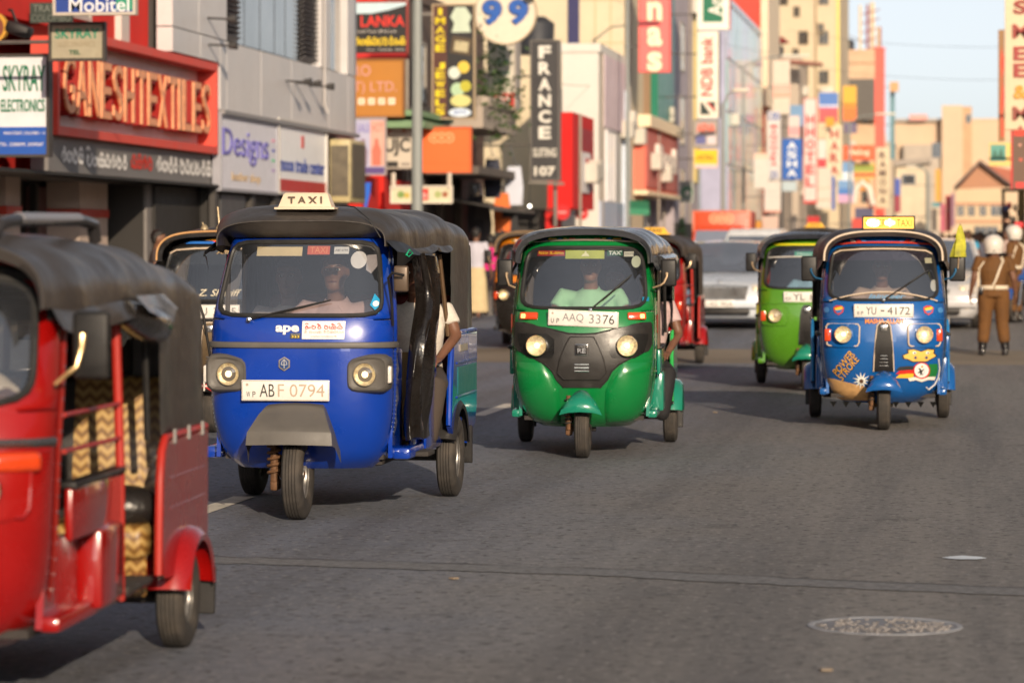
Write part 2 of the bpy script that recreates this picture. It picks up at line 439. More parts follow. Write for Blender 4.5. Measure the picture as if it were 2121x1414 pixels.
p = G(2000, 1156)
mb = MB(); n = 18
mb.add([(p.x + cos(2*pi*i/n) * .105 * (1 + .35*noise.noise(Vector((i*1.3, 0, 0)))), p.y + sin(2*pi*i/n) * .09 * (1 + .4*noise.noise(Vector((i*.9, 5, 0)))), .005) for i in range(n)], [tuple(range(n))])
mb.build('paint_fleck', M('pale_fleck', (.62, .68, .75), rough=.5), road, 0)
# a few scraps of litter
lit = P(190, 120, 40)
for px, py, lb in ((940, 1200, 'tiny dry scrap beside the long seam across the road'), (1712, 1390, 'pale dry scrap on the asphalt in front of the manhole'), (1480, 855, 'dark scrap on the road between the green and decorated blue rickshaws')):
    p = G(px, py); mb = MB(); a = random.random() * 3
    mb.prism([(p.x + cos(a+i*2*pi/5)*.03*random.uniform(.5, 1.3), p.y + sin(a+i*2*pi/5)*.03*random.uniform(.5, 1.2)) for i in range(5)], .004, .012, 'Z')
    o = mb.build('litter_scrap', M('litter', (.22, .17, .12), var=.4), None, 0)
    tag(o, lb, 'litter', 'litter scraps on the road')
# ================================================================== three-wheelers: shared kit
rubber = M('tyre_rubber', (.045, .04, .036), rough=.8, var=.3, vs=14, dirt=.7, dcol=(.13, .105, .08))
rimm = M('wheel_steel', (.33, .32, .31), rough=.42, metal=.7, var=.25, vs=20, dirt=.5, dcol=(.12, .09, .07))
blackpl = M('black_plastic', (.016, .015, .015), rough=.45, spec=.3, var=.3, vs=12, dirt=.25, dcol=(.08, .07, .06))
gasket = M('rubber_gasket', (.02, .02, .02), rough=.5, var=.2, vs=12)
darkin = M('dark_interior', (.018, .016, .015), rough=.8, var=.3)
chrome = M('chrome', (.75, .74, .72), rough=.12, metal=1.0, var=.1, vs=9)
castm = M('rusty_cast', (.17, .085, .04), rough=.7, metal=.3, var=.4, vs=18, dirt=.5, dcol=(.06, .05, .045))
under = M('underbody', (.035, .03, .028), rough=.8, var=.4, vs=8, dirt=.5, dcol=(.1, .08, .06))
amber = M('amber_lens', (.62, .06, .012), rough=.15, coat=.6, var=.1)
clearlens = M('clear_lens', (.72, .68, .62), rough=.1, coat=.8, var=.1, vs=40)
plate_w = M('plate_white', (.80, .77, .72), rough=.35, coat=.3, var=.06, vs=12, dirt=.25, dcol=(.4, .35, .28))
plate_k = M('plate_black', (.03, .03, .03), rough=.5, var=.1)
plate_faded = M('plate_faded', (.46, .35, .27), rough=.5, var=.15, vs=30)
goldpaint = M('mirror_arm', (.5, .36, .22), rough=.3, metal=.4, var=.15)
screen_glass = glass_mat('windscreen_glass', (.98, .99, 1.0), .30, .015, .03)
side_glass = glass_mat('side_glass', (.6, .65, .68), .10)
lamp_on = M('lamp_bulb', (1, .8, .5), rough=.3, emit=(1, .74, .44), es=1.6)
lamp_refl = M('lamp_reflector', (.86, .70, .50), rough=.38, metal=.45, var=.4, vs=45, bump=.3, bs=70)
lamp_glass = glass_mat('lamp_glass', (.95, .9, .82), .09)
def canvas_mat(name, col, rough=.5):
    m = pm(name, col, rough=rough, var=.2, vs=3.5, bump=.6, bs=6, dirt=.4, dcol=tuple(min(1, c*2.2+.01) for c in col))
    return m
hoodm = canvas_mat('hood_vinyl', (.050, .043, .038), .4)
def paint(name, col, dirt=.12, rough=.22):
    return M(name, col, rough=rough, coat=.75, var=.08, vs=2.5, dirt=dirt, dcol=tuple(.5*c+.07 for c in col), bump=.07, bs=5)

def make_wheel_meshes(R, w, rr, key):
    # tyre with grooved tread, rim with dish and holes; axis X
    pr = []
    hw = w / 2
    pr += [(rr, -hw*.72), (rr+.012, -hw*.9), (rr + (R-rr)*.45, -hw*1.04), (R - .028, -hw*.98), (R - .010, -hw*.82)]
    g = 4
    for i in range(g + 1):
        a = -hw*.74 + hw*1.48 * i / (g + 1); b = -hw*.74 + hw*1.48 * (i + .78) / (g + 1)
        crown = lambda h: R - .007 * (h / hw) ** 2
        pr += [(crown(a), a), (crown(b), b)]
        if i < g:
            c = -hw*.74 + hw*1.48 * (i + 1) / (g + 1)
            pr += [(R - .010, b + .0008), (R - .010, c - .0008)]
    pr += [(R - .010, hw*.82), (R - .028, hw*.98), (rr + (R-rr)*.45, hw*1.04), (rr+.012, hw*.9), (rr, hw*.72)]
    ty = MB().lathe(pr, 40, 'X').mesh(key + '_tyre', rubber, 32)
    rim = MB()
    rim.lathe([(rr+.006, -hw*.74), (rr+.008, -hw*.6), (rr-.012, -hw*.5), (rr-.02, 0), (rr-.012, hw*.5), (rr+.008, hw*.6), (rr+.006, hw*.74)], 32, 'X')
    for sgn in (-1, 1):
        rim.lathe([(rr-.02, sgn*hw*.18), (rr*.72, sgn*hw*.22), (rr*.5, sgn*hw*.42), (rr*.3, sgn*hw*.40), (.028, sgn*hw*.40), (.026, sgn*hw*.62), (.001, sgn*hw*.64)], 32, 'X')
        for k in range(4):
            a = k*pi/2 + .4
            rim.lathe([(.001, sgn*hw*.5), (.009, sgn*hw*.5), (.009, sgn*hw*.38)], 6, 'X', (0, cos(a)*rr*.4, sin(a)*rr*.4))
    rm = rim.mesh(key + '_rim', rimm, 35)
    hb = MB()
    for sgn in (-1, 1):
        for k in range(8):
            a = k*pi/4
            hb.lathe([(.001, sgn*hw*.26), (rr*.1, sgn*hw*.26), (rr*.11, sgn*hw*.20)], 8, 'X', (0, cos(a)*rr*.64, sin(a)*rr*.64))
    hm = hb.mesh(key + '_holes', darkin, 35)
    return ty, rm, hm
WH = {'ape': make_wheel_meshes(.255, .118, .135, 'wide'), 'baj': make_wheel_meshes(.208, .108, .105, 'narrow')}
def wheel(kind, parent, loc, steer=0.0):
    w = empty_part('wheel', parent, loc, (0, 0, steer)); ty, rm, hm = WH[kind]
    new_obj('tyre', ty, w); new_obj('rim', rm, w); new_obj('rim_holes', hm, w)['kind'] = 'stuff'
    return w

class Shell:
    def __init__(s, hw, yc, D, n, zb, zw, zt, ztop):
        s.hwt = smooth_tab(hw); s.yct = smooth_tab(yc); s.D = D; s.n = n; s.zb, s.zw, s.zt, s.ztop = zb, zw, zt, ztop
    def hw(s, z): return interp(s.hwt, z)
    def q(s, q, z, off=0.0):
        a = min(1, abs(q)); x = s.hw(z) * q
        p = Vector((x, interp(s.yct, z) + s.D * (1 - max(0, 1 - a**s.n) ** (1/s.n)), z))
        if off: p += s.nrm(q, z) * off
        return p
    def nrm(s, q, z):
        e = .004; q1, q0 = min(.9999, q + e), max(-.9999, q - e)
        n = (s.q(q1, z) - s.q(q0, z)).cross(s.q(q, z + e) - s.q(q, z - e))
        return n.normalized() if n.length > 0 else Vector((0, -1, 0))
    def at(s, x, z, off=0.0): return s.q(max(-1, min(1, x / s.hw(z))), z, off)
    def ring(s, fq, fz0, fz1, ex, N=64):
        zc, h = (s.zw + s.ztop) / 2, (s.ztop - s.zw) / 2; out = []
        for k in range(N):
            a = 2*pi*k/N; c_, s_ = cos(a), sin(a)
            t = 1 / max(abs(c_), abs(s_)) if ex is None else (abs(c_)**ex + abs(s_)**ex) ** (-1/ex)
            u, v = c_ * t, s_ * t
            z0, z1 = fz0, fz1
            out.append((u * fq, lerp(z0, z1, (v + 1) / 2)))
        return out
    def build(s, parent, pm_, qin=.885, ex=7):
        qs = [sin(pi/2 * i / 18) for i in range(-18, 19)]
        mb = MB(); zs = [lerp(s.zb, s.zw, i/22) for i in range(23)]
        mb.grid(lambda q, z: s.q(q, z), qs, zs)
        inner = s.ring(qin, s.zw + .025, s.zt, ex); outer = s.ring(1, s.zw, s.ztop, None)
        K = 6
        rings = [[s.q(lerp(a[0], b[0], 1 - (1 - k/K)**1.6), lerp(a[1], b[1], k/K)) for a, b in zip(inner, outer)] for k in range(K + 1)]
        mb.loft(rings, cap=False)
        body = part('front_shell', mb, pm_, parent, 50)
        mb = MB(); mb.tube([s.q(q, z, .004) for q, z in inner] + [s.q(*inner[0], .004)], .0135, 8)
        part('windscreen_gasket', mb, gasket, parent)
        zc = (s.zw + .025 + s.zt) / 2
        rg = [[s.q(q * k/10, zc + (z - zc) * k/10, -.002) for q, z in inner] for k in range(11)]
        mb = MB().loft(rg, cap=False); part('windscreen', mb, screen_glass, parent, 60)
        return body
def decal_text(sh, parent, name, body, x, z, w, h, mat, off=.004, **k):
    vs, fs = fit_text(body, w, h, **k); return part(name, MB().add([sh.at(x + a, z + b, off) for a, b, _ in vs], fs), mat, parent, 0)
def decal_rows(sh, parent, name, rows, mat, off=.003, nx=14, sub=6, sm=50):
    """filled patch on the shell given rows of (z, x0, x1)"""
    zz = [r[0] for r in rows]; z0, z1 = zz[0], zz[-1]; N = sub * (len(rows) - 1)
    t0 = [(r[0], r[1]) for r in rows]; t1 = [(r[0], r[2]) for r in rows]
    zs = sorted(set([lerp(z0, z1, i/N) for i in range(N+1)] + zz))
    mb = MB().grid(lambda u, z: sh.at(lerp(interp(t0, z), interp(t1, z), u), z, off), [i/nx for i in range(nx+1)], zs)
    return part(name, mb, mat, parent, sm)
def decal_poly(sh, parent, name, pts, mat, off=.004):
    """small flat-ish fan-filled patch on the shell"""
    cx, cz = sum(p[0] for p in pts)/len(pts), sum(p[1] for p in pts)/len(pts)
    mb = MB(); n = len(pts)
    mb.add([sh.at(cx, cz, off)] + [sh.at(lerp(cx, x, .5), lerp(cz, z, .5), off) for x, z in pts] + [sh.at(x, z, off) for x, z in pts],
           [(0, 1+i, 1+(i+1) % n) for i in range(n)] + [(1+i, 1+n+i, 1+n+(i+1) % n, 1+(i+1) % n) for i in range(n)])
    return part(name, mb, mat, parent, 0)
def circ(x, z, r, n=20, rz=None): return [(x + r*cos(2*pi*i/n), z + (rz or r)*sin(2*pi*i/n)) for i in range(n)]
def trace(sh, parent, name, pts, r, mat, off=.003):
    return part(name, MB().tube([sh.at(x, z, off) for x, z in pts], r, 6), mat, parent)
def rot_to(n):
    """matrix whose -Y axis looks along n"""
    n = n.normalized(); x = Vector((0, 0, 1)).cross(-n).normalized() * 1.0
    y = -n; z = x.cross(y)
    return Matrix((x, y, z)).transposed()
def headlamp(parent, c, R, on=True, tilt=None, bulb=None):
    """round lamp facing -Y: chrome ring, reflector bowl, bulb, clear cover"""
    rot = tilt or Matrix.Identity(3)
    hl = part('headlight', MB().lathe([(R*1.10, .06), (R*1.13, -.004), (R*1.06, -.012), (R*1.0, -.004), (R*.99, .02)], 28, 'Y', c, rot), chrome, parent)
    part('reflector', MB().lathe([(R*1.0, .002), (R*.8, .010), (R*.5, .016), (.001, .018)], 28, 'Y', c, rot), lamp_refl, hl)
    part('bulb', MB().lathe([(.001, -.004), (R*.24, -.001), (R*.32, .008), (R*.2, .016), (.001, .017)], 14, 'Y', c, rot), bulb or (lamp_on if on else clearlens), hl)
    part('lens', MB().lathe([(.001, -.018), (R*.5, -.015), (R*.85, -.008), (R*1.0, -.002)], 28, 'Y', c, rot), lamp_glass, hl)
    return hl
def number_plate(parent, c, w, h, groups, tilt=0.0, roll=0.0, name='number_plate'):
    """groups: (text, x, z, w, h, material)"""
    R = Matrix.Rotation(roll, 3, 'Y') @ Matrix.Rotation(tilt, 3, 'X'); C = Vector(c)
    f = lambda p: C + R @ p
    pl = part(name, MB().rbox((0, 0, 0), (w, .008, h), .004, 2).xf(f), plate_w, parent)
    mb = MB()
    for zz in (-h/2 + .006, h/2 - .006): mb.box((0, -.0045, zz), (w - .012, .002, .0022))
    for xx in (-w/2 + .006, w/2 - .006): mb.box((xx, -.0045, 0), (.0022, .002, h - .016))
    part('plate_border', mb.xf(f), M('plate_edge', (.35, .31, .28), rough=.5), pl)
    for (t, x, z, tw, th, mt) in groups:
        vs, fs = fit_text(t, tw, th, .0012, bold=.0)
        part('plate_lettering', MB().add([f(Vector((x + a, -.0042 - d, z + b))) for a, b, d in vs], fs), mt, pl, 0)
    part('plate_crest', MB().lathe([(.001, -.0046), (.008, -.0046)], 10, 'Y', (-w/2 + .032, 0, h*.27)).xf(f), plate_faded, pl)
    return pl
def mirror(parent, sx, c, w, h, base, armmat=None, pivot=None):
    p = Vector(c)
    b = part('mirror', MB().rbox(p, (w, .035, h), .016, 3), blackpl, parent)
    part('mirror_glass', MB().rbox(p + Vector((0, .019, 0)), (w*.86, .004, h*.88), .002, 1), chrome, b)
    q = Vector(pivot or (p.x - sx*w*.12, p.y - .022, p.z + .0)); B = Vector(base)
    pts = [B, B.lerp(q, .35) + Vector((sx*.02, -.03, -.02)), Vector((lerp(B.x, q.x, .8), q.y - .012, lerp(B.z, q.z, .35))), Vector((q.x, q.y - .01, lerp(B.z, q.z, .75))), q]
    part('mirror_arm', MB().tube(pts, [.0075, .0075, .008, .009, .012], 8), armmat or goldpaint, b)
    return b
def wiper(parent, sh, x0, z0, x1, z1):
    b0, b1 = sh.at(x0, z0, .03), sh.at(x1, z1, .022); mid = b0.lerp(b1, .5) + Vector((0, -.004, 0))
    w = part('wiper', MB().tube([b0, mid, b0.lerp(b1, .62)], [.007, .006, .005], 6), blackpl, parent)
    t0, t1 = b0.lerp(b1, .28), b1
    part('wiper_blade', MB().tube([t0 + Vector((0, .008, -.006)), b0.lerp(b1, .6) + Vector((0, .002, -.002)), t1], [.005, .009, .005], 6), gasket, w)
    part('wiper_pivot', MB().lathe([(.001, -.02), (.014, -.016), (.016, .02)], 12, 'Y', sh.at(x0, z0, .02)), chrome, w)
def wr(p, a=.022, s=2.6):
    return noise.noise(Vector(p) * s) * a + noise.noise(Vector(p) * s * 2.7) * a * .4
def canopy(parent, mat, prof, hwt, ys, zside, zflap, y_end_t, n=3.0, seed=0.0, bows=(), bandmat=None, valance=.07, sh=None, bz=None, pipe=None):
    """prof: roof height over y; hwt: half width over y; side edge at zside until ys, then down to zflap"""
    pt = smooth_tab(prof, 60); ht = smooth_tab(hwt, 40); y0, y1 = prof[0][0], prof[-1][0]
    def bow(y):
        if not bows: return 0
        d = min(abs(y - b) for b in bows); return -.034 * min(1, d / .25) ** 1.2
    def pnt(y, t, zs):
        zt = interp(pt, y) + bow(y) * max(0, sin(t)) ** .5; h = interp(ht, y)
        c_, s_ = cos(t), sin(t)
        x = h * (1 if c_ >= 0 else -1) * abs(c_) ** (2/n); z = zs + max(.02, zt - zs) * abs(s_) ** (2/n)
        w = wr((x + seed, y, z)) * (1 if y > y0 + .12 else .2)
        return Vector((x * (1 + w * .9 + bow(y) * .9), y + w * .3, z + w))
    ts = [pi * i / 40 for i in range(41)]
    mb = MB()
    N1 = 34; N2 = 26
    y_a = [lerp(y0, ys, i / N1) for i in range(N1 + 1)]
    mb.grid(lambda t, y: pnt(y, t, zside), ts, y_a)
    # rear part: flaps down to the body and a rounded back
    zst = [(ys, zflap), (y1, zflap)]
    def rear(t, k):
        y = lerp(ys, y1, k); f = .16
        u = t / pi
        if u < f or u > 1 - f:      # straight flap below the roof edge
            e = pnt(y, 0 if u < f else pi, zside); q = (u if u < f else 1 - u) / f
            return Vector((e.x + wr((y*2, q*2, seed), .012) * (1 - q), e.y, lerp(zflap, e.z, q)))
        return pnt(y, pi * (u - f) / (1 - 2*f), zside)
    kk = [i / N2 for i in range(N2 + 1)]
    tl = [pi * i / 60 for i in range(61)]
    mb.grid(rear, tl, kk)
    # back wall
    last = [rear(t, 1.0) for t in tl]; yb = y1
    def back(i, k):
        p = last[i]; zc = zflap
        return Vector((p.x * (1 - .06*k*0), yb + y_end_t * sin(k*pi/2), lerp(p.z, zc, (1 - cos(k*pi/2)) if k < 1 else 1)))
    mb.grid(lambda i, k: back(i, k), list(range(61)), [j/8 for j in range(9)])
    hood = part('hood', mb, mat, parent, 60)
    # front lip, a rolled band with depth
    mb = MB()
    arc0 = [pnt(y0, t, zside) for t in ts]
    if bz:
        arc1 = []
        for p in arc0:
            z1 = min(p.z - .004, bz); x1 = p.x * .975; arc1.append(Vector((x1, sh.at(x1, z1).y - .028, z1)))
        arcm = [a.lerp(c, .5) + Vector((0, -.012, .006)) for a, c in zip(arc0, arc1)]
        arc2 = [p + Vector((0, .03, .004)) for p in arc1]
        mb.loft([arc0, arcm, arc1, arc2], cap=False, closed=False)
    else:
        arc1 = [Vector((p.x * .975, p.y + .012, zside + (p.z - zside) * .86 - .008)) for p in arc0]
        arc2 = [Vector((p.x * .96, p.y + .06, p.z)) for p in arc1]
        mb.loft([arc0, arc1, arc2], cap=False, closed=False)
    part('hood_front_band', mb, bandmat or mat, hood, 60)
    mb = MB().tube(arc0, .009 if pipe else .005, 7); part('hood_edge_piping', mb, pipe or bandmat or mat, hood)
    for sx, ti in ((1, 0), (-1, 40)):
        e = [pnt(y, ts[ti], zside) for y in y_a[2:]]
        mb = MB(); nE = len(e)
        rows = [e, [p + Vector((sx * (.018 + .008*sin(i*.9)), 0, -valance*.55)) for i, p in enumerate(e)], [p + Vector((sx * (.028 + .012*sin(i*.7 + 1)), 0, -valance*(1 + .18*sin(i*.55)))) for i, p in enumerate(e)]]
        mb.loft(rows, cap=False, closed=False); part('hood_valance', mb, mat, hood, 60)
    return hood
def arch_panel(parent, name, sx, x, th, poly, cyc, czc, r, mat, hw_in=0):
    """side panel polygon (y,z), listed so that the wheel arch is a run of points inserted along its bottom edge"""
    mb = MB().prism(poly, x - th/2, x + th/2, 'X'); return part(name, mb, mat, parent, 30)
def wheel_arch_pts(yc, zc, r, a0=180, a1=0, n=14):
    return [(yc + r*cos(radians(lerp(a0, a1, i/n))), zc + r*sin(radians(lerp(a0, a1, i/n)))) for i in range(n+1)]
def fender(parent, sx, x0, x1, yc, zc, r, a0, a1, mat, name='fender'):
    mb = MB(); n = 16; rings = []
    for i in range(n + 1):
        a = radians(lerp(a0, a1, i/n)); c_, s_ = cos(a), sin(a)
        ring = []
        for (rx, rr) in ((0, 0), (.55, .006), (.85, -.006), (1, -.035), (.97, -.06), (.9, -.03), (.5, -.012), (0, -.014)):
            ring.append(Vector((lerp(x0, x1, rx), yc + (r + rr)*c_, zc + (r + rr)*s_)))
        rings.append(ring)
    mb.loft(rings); return part(name, mb, mat, parent, 40)
def spring(parent, c, r, h, turns, wire, mat, name='spring', lean=0.0):
    pts = [(c[0] + r*cos(t) + lean*k, c[1] + r*sin(t), c[2] + h*k) for k, t in ((i/(turns*10), 2*pi*i/10) for i in range(turns*10 + 1))]
    s_ = part(name, MB().tube(pts, wire, 6), mat, parent)
    part('damper', MB().tube([(c[0], c[1], c[2] - .03), (c[0] + lean, c[1], c[2] + h + .02)], r*.62, 10), castm, s_)
    return s_
# ================================================================== the round-nosed three-wheelers
BSH_HW = [(.22, .33), (.27, .405), (.34, .455), (.5, .50), (.7, .52), (.95, .525), (1.1, .52), (1.3, .505), (1.48, .48), (1.58, .455), (1.645, .41)]
BSH_YC = [(.22, .16), (.27, .06), (.34, .0), (.5, -.07), (.7, -.11), (.95, -.09), (1.06, -.05), (1.3, .07), (1.55, .20), (1.645, .25)]
def bajaj(label, loc, rz, body, trim=None, side=None, hood=None, seat=None, group='three-wheelers in the street', detail=2, style='classic', steer=0.0,
          hoodband=None, low=None, lamps=True, rails=True, plate=None, interior=None, nose=None, flaps=True, zs_roof=0.0, pipe=None, tail=0.0):
    t = thing('auto_rickshaw', label, 'auto rickshaw', loc, rz, group)
    sh = Shell(BSH_HW, BSH_YC, .30, 2.5, .22, 1.07, 1.54, 1.645)
    side = side or body; hood = hood or hoodm; trim = trim or body
    sh.build(t, body)
    if low is not None:      # lower nose in another colour
        decal_rows(sh, t, 'lower_nose', [(.225, -.335, .335), (.27, -.40, .40), (.34, -.45, .45), (.5, -.495, .495), (.7, -.515, .515), (low[1], -.519, .519)], low[0], .003, 30, 5)
    # edge strips down both sides of the shell
    for sx in (-1, 1):
        e = [sh.q(sx * .9999, lerp(.26, 1.6, i/26)) for i in range(27)]
        es = part('edge_strip', MB().loft([[p + Vector((sx*.004, -.022, 0)) for p in e], [p + Vector((sx*.012, .004, 0)) for p in e], [p + Vector((sx*.006, .03, 0)) for p in e]], cap=False, closed=False), trim, t, 60)
        if detail >= 2:
            rv = MB()
            for i in range(22):
                p = sh.q(sx * .9999, lerp(.32, 1.5, i/21)); rv.ball(p + Vector((sx*.0115, -.006, 0)), .0042, 6, 4)
            o = part('rivets', rv, chrome, es); o['kind'] = 'stuff'
    # floor, under-body, axle
    part('floor_pan', MB().bx(-.44, .44, .14, 2.3, .27, .30).bx(-.5, .5, 1.0, 2.32, .30, .315), under, t)
    part('chassis', MB().tube([(0, .05, .45), (0, .3, .28), (0, 2.2, .28)], .045, 8).tube([(-.5, 2.0, .21), (.5, 2.0, .21)], .03, 8).rbox((0, 2.1, .34), (.6, .4, .2), .03).tube([(.18, 1.6, .24), (.5, 2.0, .21)], .025, 6).tube([(-.18, 1.6, .24), (-.5, 2.0, .21)], .025, 6), under, t)
    # rear tub
    for sx in (-1, 1):
        x = sx * .60
        poly = [(1.50, .36), (1.56, .33)] + wheel_arch_pts(2.0, .208, .262, 155, 12, 12) + [(2.36, .34), (2.41, .45), (2.42, .87), (1.62, .87), (1.56, .84), (1.52, .72)]
        qp = part('quarter_panel', MB().prism(poly, x - .014, x + .014, 'X'), side, t, 30)
        for zz in (.60, .72):
            part('panel_rib', MB().rbox((x + sx*.0125, 2.0, zz), (.005, .72, .012), .002, 1), side, qp)
        part('opening_trim', MB().tube([(x, 1.495, .35), (x, 1.505, .55), (x, 1.52, .72), (x, 1.55, .83), (x, 1.62, .885), (x, 2.42, .885)], .016, 8), trim, qp)
        fd = fender(t, sx, sx*.50, sx*.675, 2.0, .208, .292, 168, 8, side)
        part('mud_flap', MB().rbox((sx*.59, 2.31, .20), (.15, .012, .2), .005, 1, Matrix.Rotation(radians(-8), 3, 'X')), blackpl, t)
        # door sill region: low door panel, box step, sill
        dp = part('side_panel', MB().rbox((sx*.545, .66, .695), (.03, .78, .19), .012), side, t)
        part('panel_ledge', MB().rbox((sx*.545, .66, .80), (.06, .80, .025), .01), blackpl, dp)
        part('step_box', MB().rbox((sx*.52, .86, .46), (.10, .36, .30), .02), side, t)
        part('sill', MB().rbox((sx*.50, 1.05, .315), (.08, 1.75, .06), .02), side, t)
        part('wing_panel', MB().prism([(.16, .30), (.68, .31), (.68, .60), (.24, .60), (.20, .5)], sx*.47 - .012, sx*.47 + .012, 'X'), side, t)
        if rails:
            part('door_post', MB().tube([(sx*.55, 1.06, .30), (sx*.55, 1.06, .82), (sx*.535, 1.04, 1.46)], .017, 8), trim, t)
            for zz in (1.05, .92): part('guard_rail', MB().tube([(sx*.53, .27, zz), (sx*.55, 1.05, zz)], .009, 6), trim, t)
        part('tail_frame', MB().tube([(sx*.55, 1.54, .88), (sx*.54, 1.52, 1.44)], .014, 6), blackpl, t)
    part('back_panel', MB().rbox((0, 2.41, .62), (1.18, .03, .5), .01), side, t)
    # seats
    st = seat or M('black_seat', (.02, .02, .022), rough=.45, var=.2, vs=9, bump=.15, bs=30)
    part('passenger_seat', MB().rbox((0, 1.80, .47), (1.08, .48, .14), .04, 3).rbox((0, 2.10, .80), (1.08, .10, .62), .035, 3, Matrix.Rotation(radians(-9), 3, 'X')).rbox((0, 1.62, .35), (1.06, .02, .2), .008, 1), st, t, 40)
    part('driver_seat', MB().rbox((0, .86, .56), (.46, .32, .10), .035, 3).rbox((0, 1.03, .74), (.44, .06, .28), .025, 3).rbox((0, .88, .42), (.34, .26, .2), .02, 2), M('black_seat', (.02, .02, .022), rough=.45), t, 40)
    # handlebar column
    part('handlebar', MB().tube([(0, .06, .5), (0, .22, 1.02)], .02, 8).tube([(-.3, .34, 1.02), (-.18, .26, 1.05), (.18, .26, 1.05), (.3, .34, 1.02)], .013, 8).rbox((0, .2, 1.0), (.22, .12, .1), .03, 2), blackpl, t, 40)
    part('dashboard', MB().rbox((0, .16, .95), (.8, .14, .10), .03, 2), darkin, t, 40)
    # inside head lining
    part('cross_bar', MB().tube([(-.54, 1.06, 1.44), (.54, 1.06, 1.44)], .014, 6).tube([(-.54, 1.52, 1.46), (.54, 1.52, 1.46)], .014, 6), blackpl, t)
    z0 = zs_roof
    canopy(t, hood, [(.10, 1.675+z0), (.35, 1.70+z0), (.9, 1.705+z0), (1.5, 1.70+z0 - tail*.15), (2.0, 1.675+z0 - tail*.6), (2.25, 1.60+z0 - tail*.9), (2.36, 1.50+z0 - tail)],
           [(.10, .50), (.4, .55), (1.0, .585), (1.6, .60), (2.36, .60)], 1.53, 1.43, .90, .07, 3.0, seed=loc[0]*3.1 + loc[1], bows=(.1, .45, 1.05, 1.55, 2.15), bandmat=hoodband, pipe=pipe)
    # rear flap is built from the same hood mesh; lower ties
    for sx in (-1, 1):
        mb = MB()
        for k in range(3): mb.rbox((sx*.618, 1.72 + .28*k, .885), (.012, .03, .06), .004, 1)
        o = part('hood_ties', mb, M('canvas_tie', (.3, .29, .28), rough=.8), t); o['kind'] = 'stuff'
    # front wheel, fork, mudguard
    wheel('baj', t, (0, 0, .208), steer)
    for sx in (-1, 1): wheel('baj', t, (sx*.575, 2.0, .208))
    fk = empty_part('fork', t, (0, 0, 0), (0, 0, steer))
    part('fork_arm', MB().tube([(-.10, .10, .45), (-.105, .05, .30), (-.095, .0, .208)], [.03, .028, .03], 8).tube([(-.12, 0, .208), (.05, 0, .208)], .016, 8).rbox((-.1, .0, .2), (.05, .09, .07), .015), castm, fk, 40)
    spring(fk, (-.10, -.05, .24), .028, .2, 7, .006, under)
    part('splash_flap', MB().rbox((.0, .215, .28), (.17, .012, .2), .005, 1, Matrix.Rotation(radians(12), 3, 'X')), blackpl, fk)
    mg = MB()
    rows = [(-.12, .50, .055, .10), (-.19, .485, .085, .10), (-.265, .445, .115, .09), (-.30, .39, .14, .07), (-.285, .345, .155, .05)]
    rings = []
    for (y, z, h, e) in rows: rings.append([Vector((-h - .02, y + .07, z - e)), Vector((-h, y + .02, z - e*.35)), Vector((-h*.6, y, z)), Vector((0, y - .012, z + .006)), Vector((h*.6, y, z)), Vector((h, y + .02, z - e*.35)), Vector((h + .02, y + .07, z - e))])
    mg.loft(rings, cap=False, closed=False)
    part('mudguard', mg, nose or body, t, 55)
    return t, sh
def classic_face(t, sh, body, hl_trim=None, centre=None, sig=amber, on=True, panel=None):
    """older face: two recessed round lamps in angular pods, tall black centre grille"""
    for sx in (-1, 1):
        x = sx * .335; c = sh.at(x, .80, 0)
        n = sh.nrm(x / sh.hw(.8), .8); rot = rot_to((n + Vector((0, -2.2, 0))).normalized())
        pod = decal_rows(sh, t, 'lamp_panel', [(.70, min(x-.13, x+.13) + (.02 if sx > 0 else .06), max(x-.13, x+.13) - (.06 if sx > 0 else .02)), (.73, x-.135, x+.135), (.87, x-.14, x+.14), (.895, x-.13, x+.13)], panel or body, .016, 10, 3)
        rim_pts = [(x-.125, .72), (x-.13, .74), (x-.135, .87), (x-.12, .893), (x+.12, .893), (x+.135, .87), (x+.13, .74), (x+.115, .712), (x-.11, .712), (x-.125, .72)]
        trace(sh, t, 'lamp_surround', rim_pts, .007, hl_trim or body, .016)
        cc = sh.at(x - sx*.012, .805, .05)
        headlamp(t, cc, .066, on, rot)
        px_ = x + sx * .118
        if sig: part('turn_signal', MB().rbox(sh.at(px_, .80, .022), (.055, .035, .105), .01, 2, rot), sig, t, 40)
    k = centre or blackpl
    decal_rows(sh, t, 'centre_grille', [(.50, -.085, .085), (.60, -.082, .082), (.80, -.066, .066), (.88, -.055, .055), (.915, -.03, .03)], k, .014, 8, 4)
    trace(sh, t, 'grille_trim', [(-.085, .50), (-.08, .62), (-.066, .80), (-.055, .88), (-.03, .915), (.03, .915), (.055, .88), (.066, .80), (.08, .62), (.085, .50)], .005, hl_trim or chrome, .014)
    b = part('badge', MB().rbox(sh.at(0, .862, .02), (.06, .012, .055), .008, 2), chrome, t)
    text_o = fit_text('RE', .036, .024, .003, bold=.02); q = sh.at(0, .858, .027)
    part('badge_lettering', MB().add([(q.x + a, q.y - d, q.z + b_) for a, b_, d in text_o[0]], text_o[1]), plate_k, b, 0)
    mb = MB()
    for i in range(4): mb.rbox(sh.at(0, .55 + i*.028, .017), (.085 - .008*i, .012, .011), .004, 1)
    part('grille_slats', mb, chrome if hl_trim else blackpl, t)
    # swage line under the windscreen
    trace(sh, t, 'belt_line', [(lerp(-.515, .515, i/24), .935) for i in range(25)], .006, panel or body, .002)
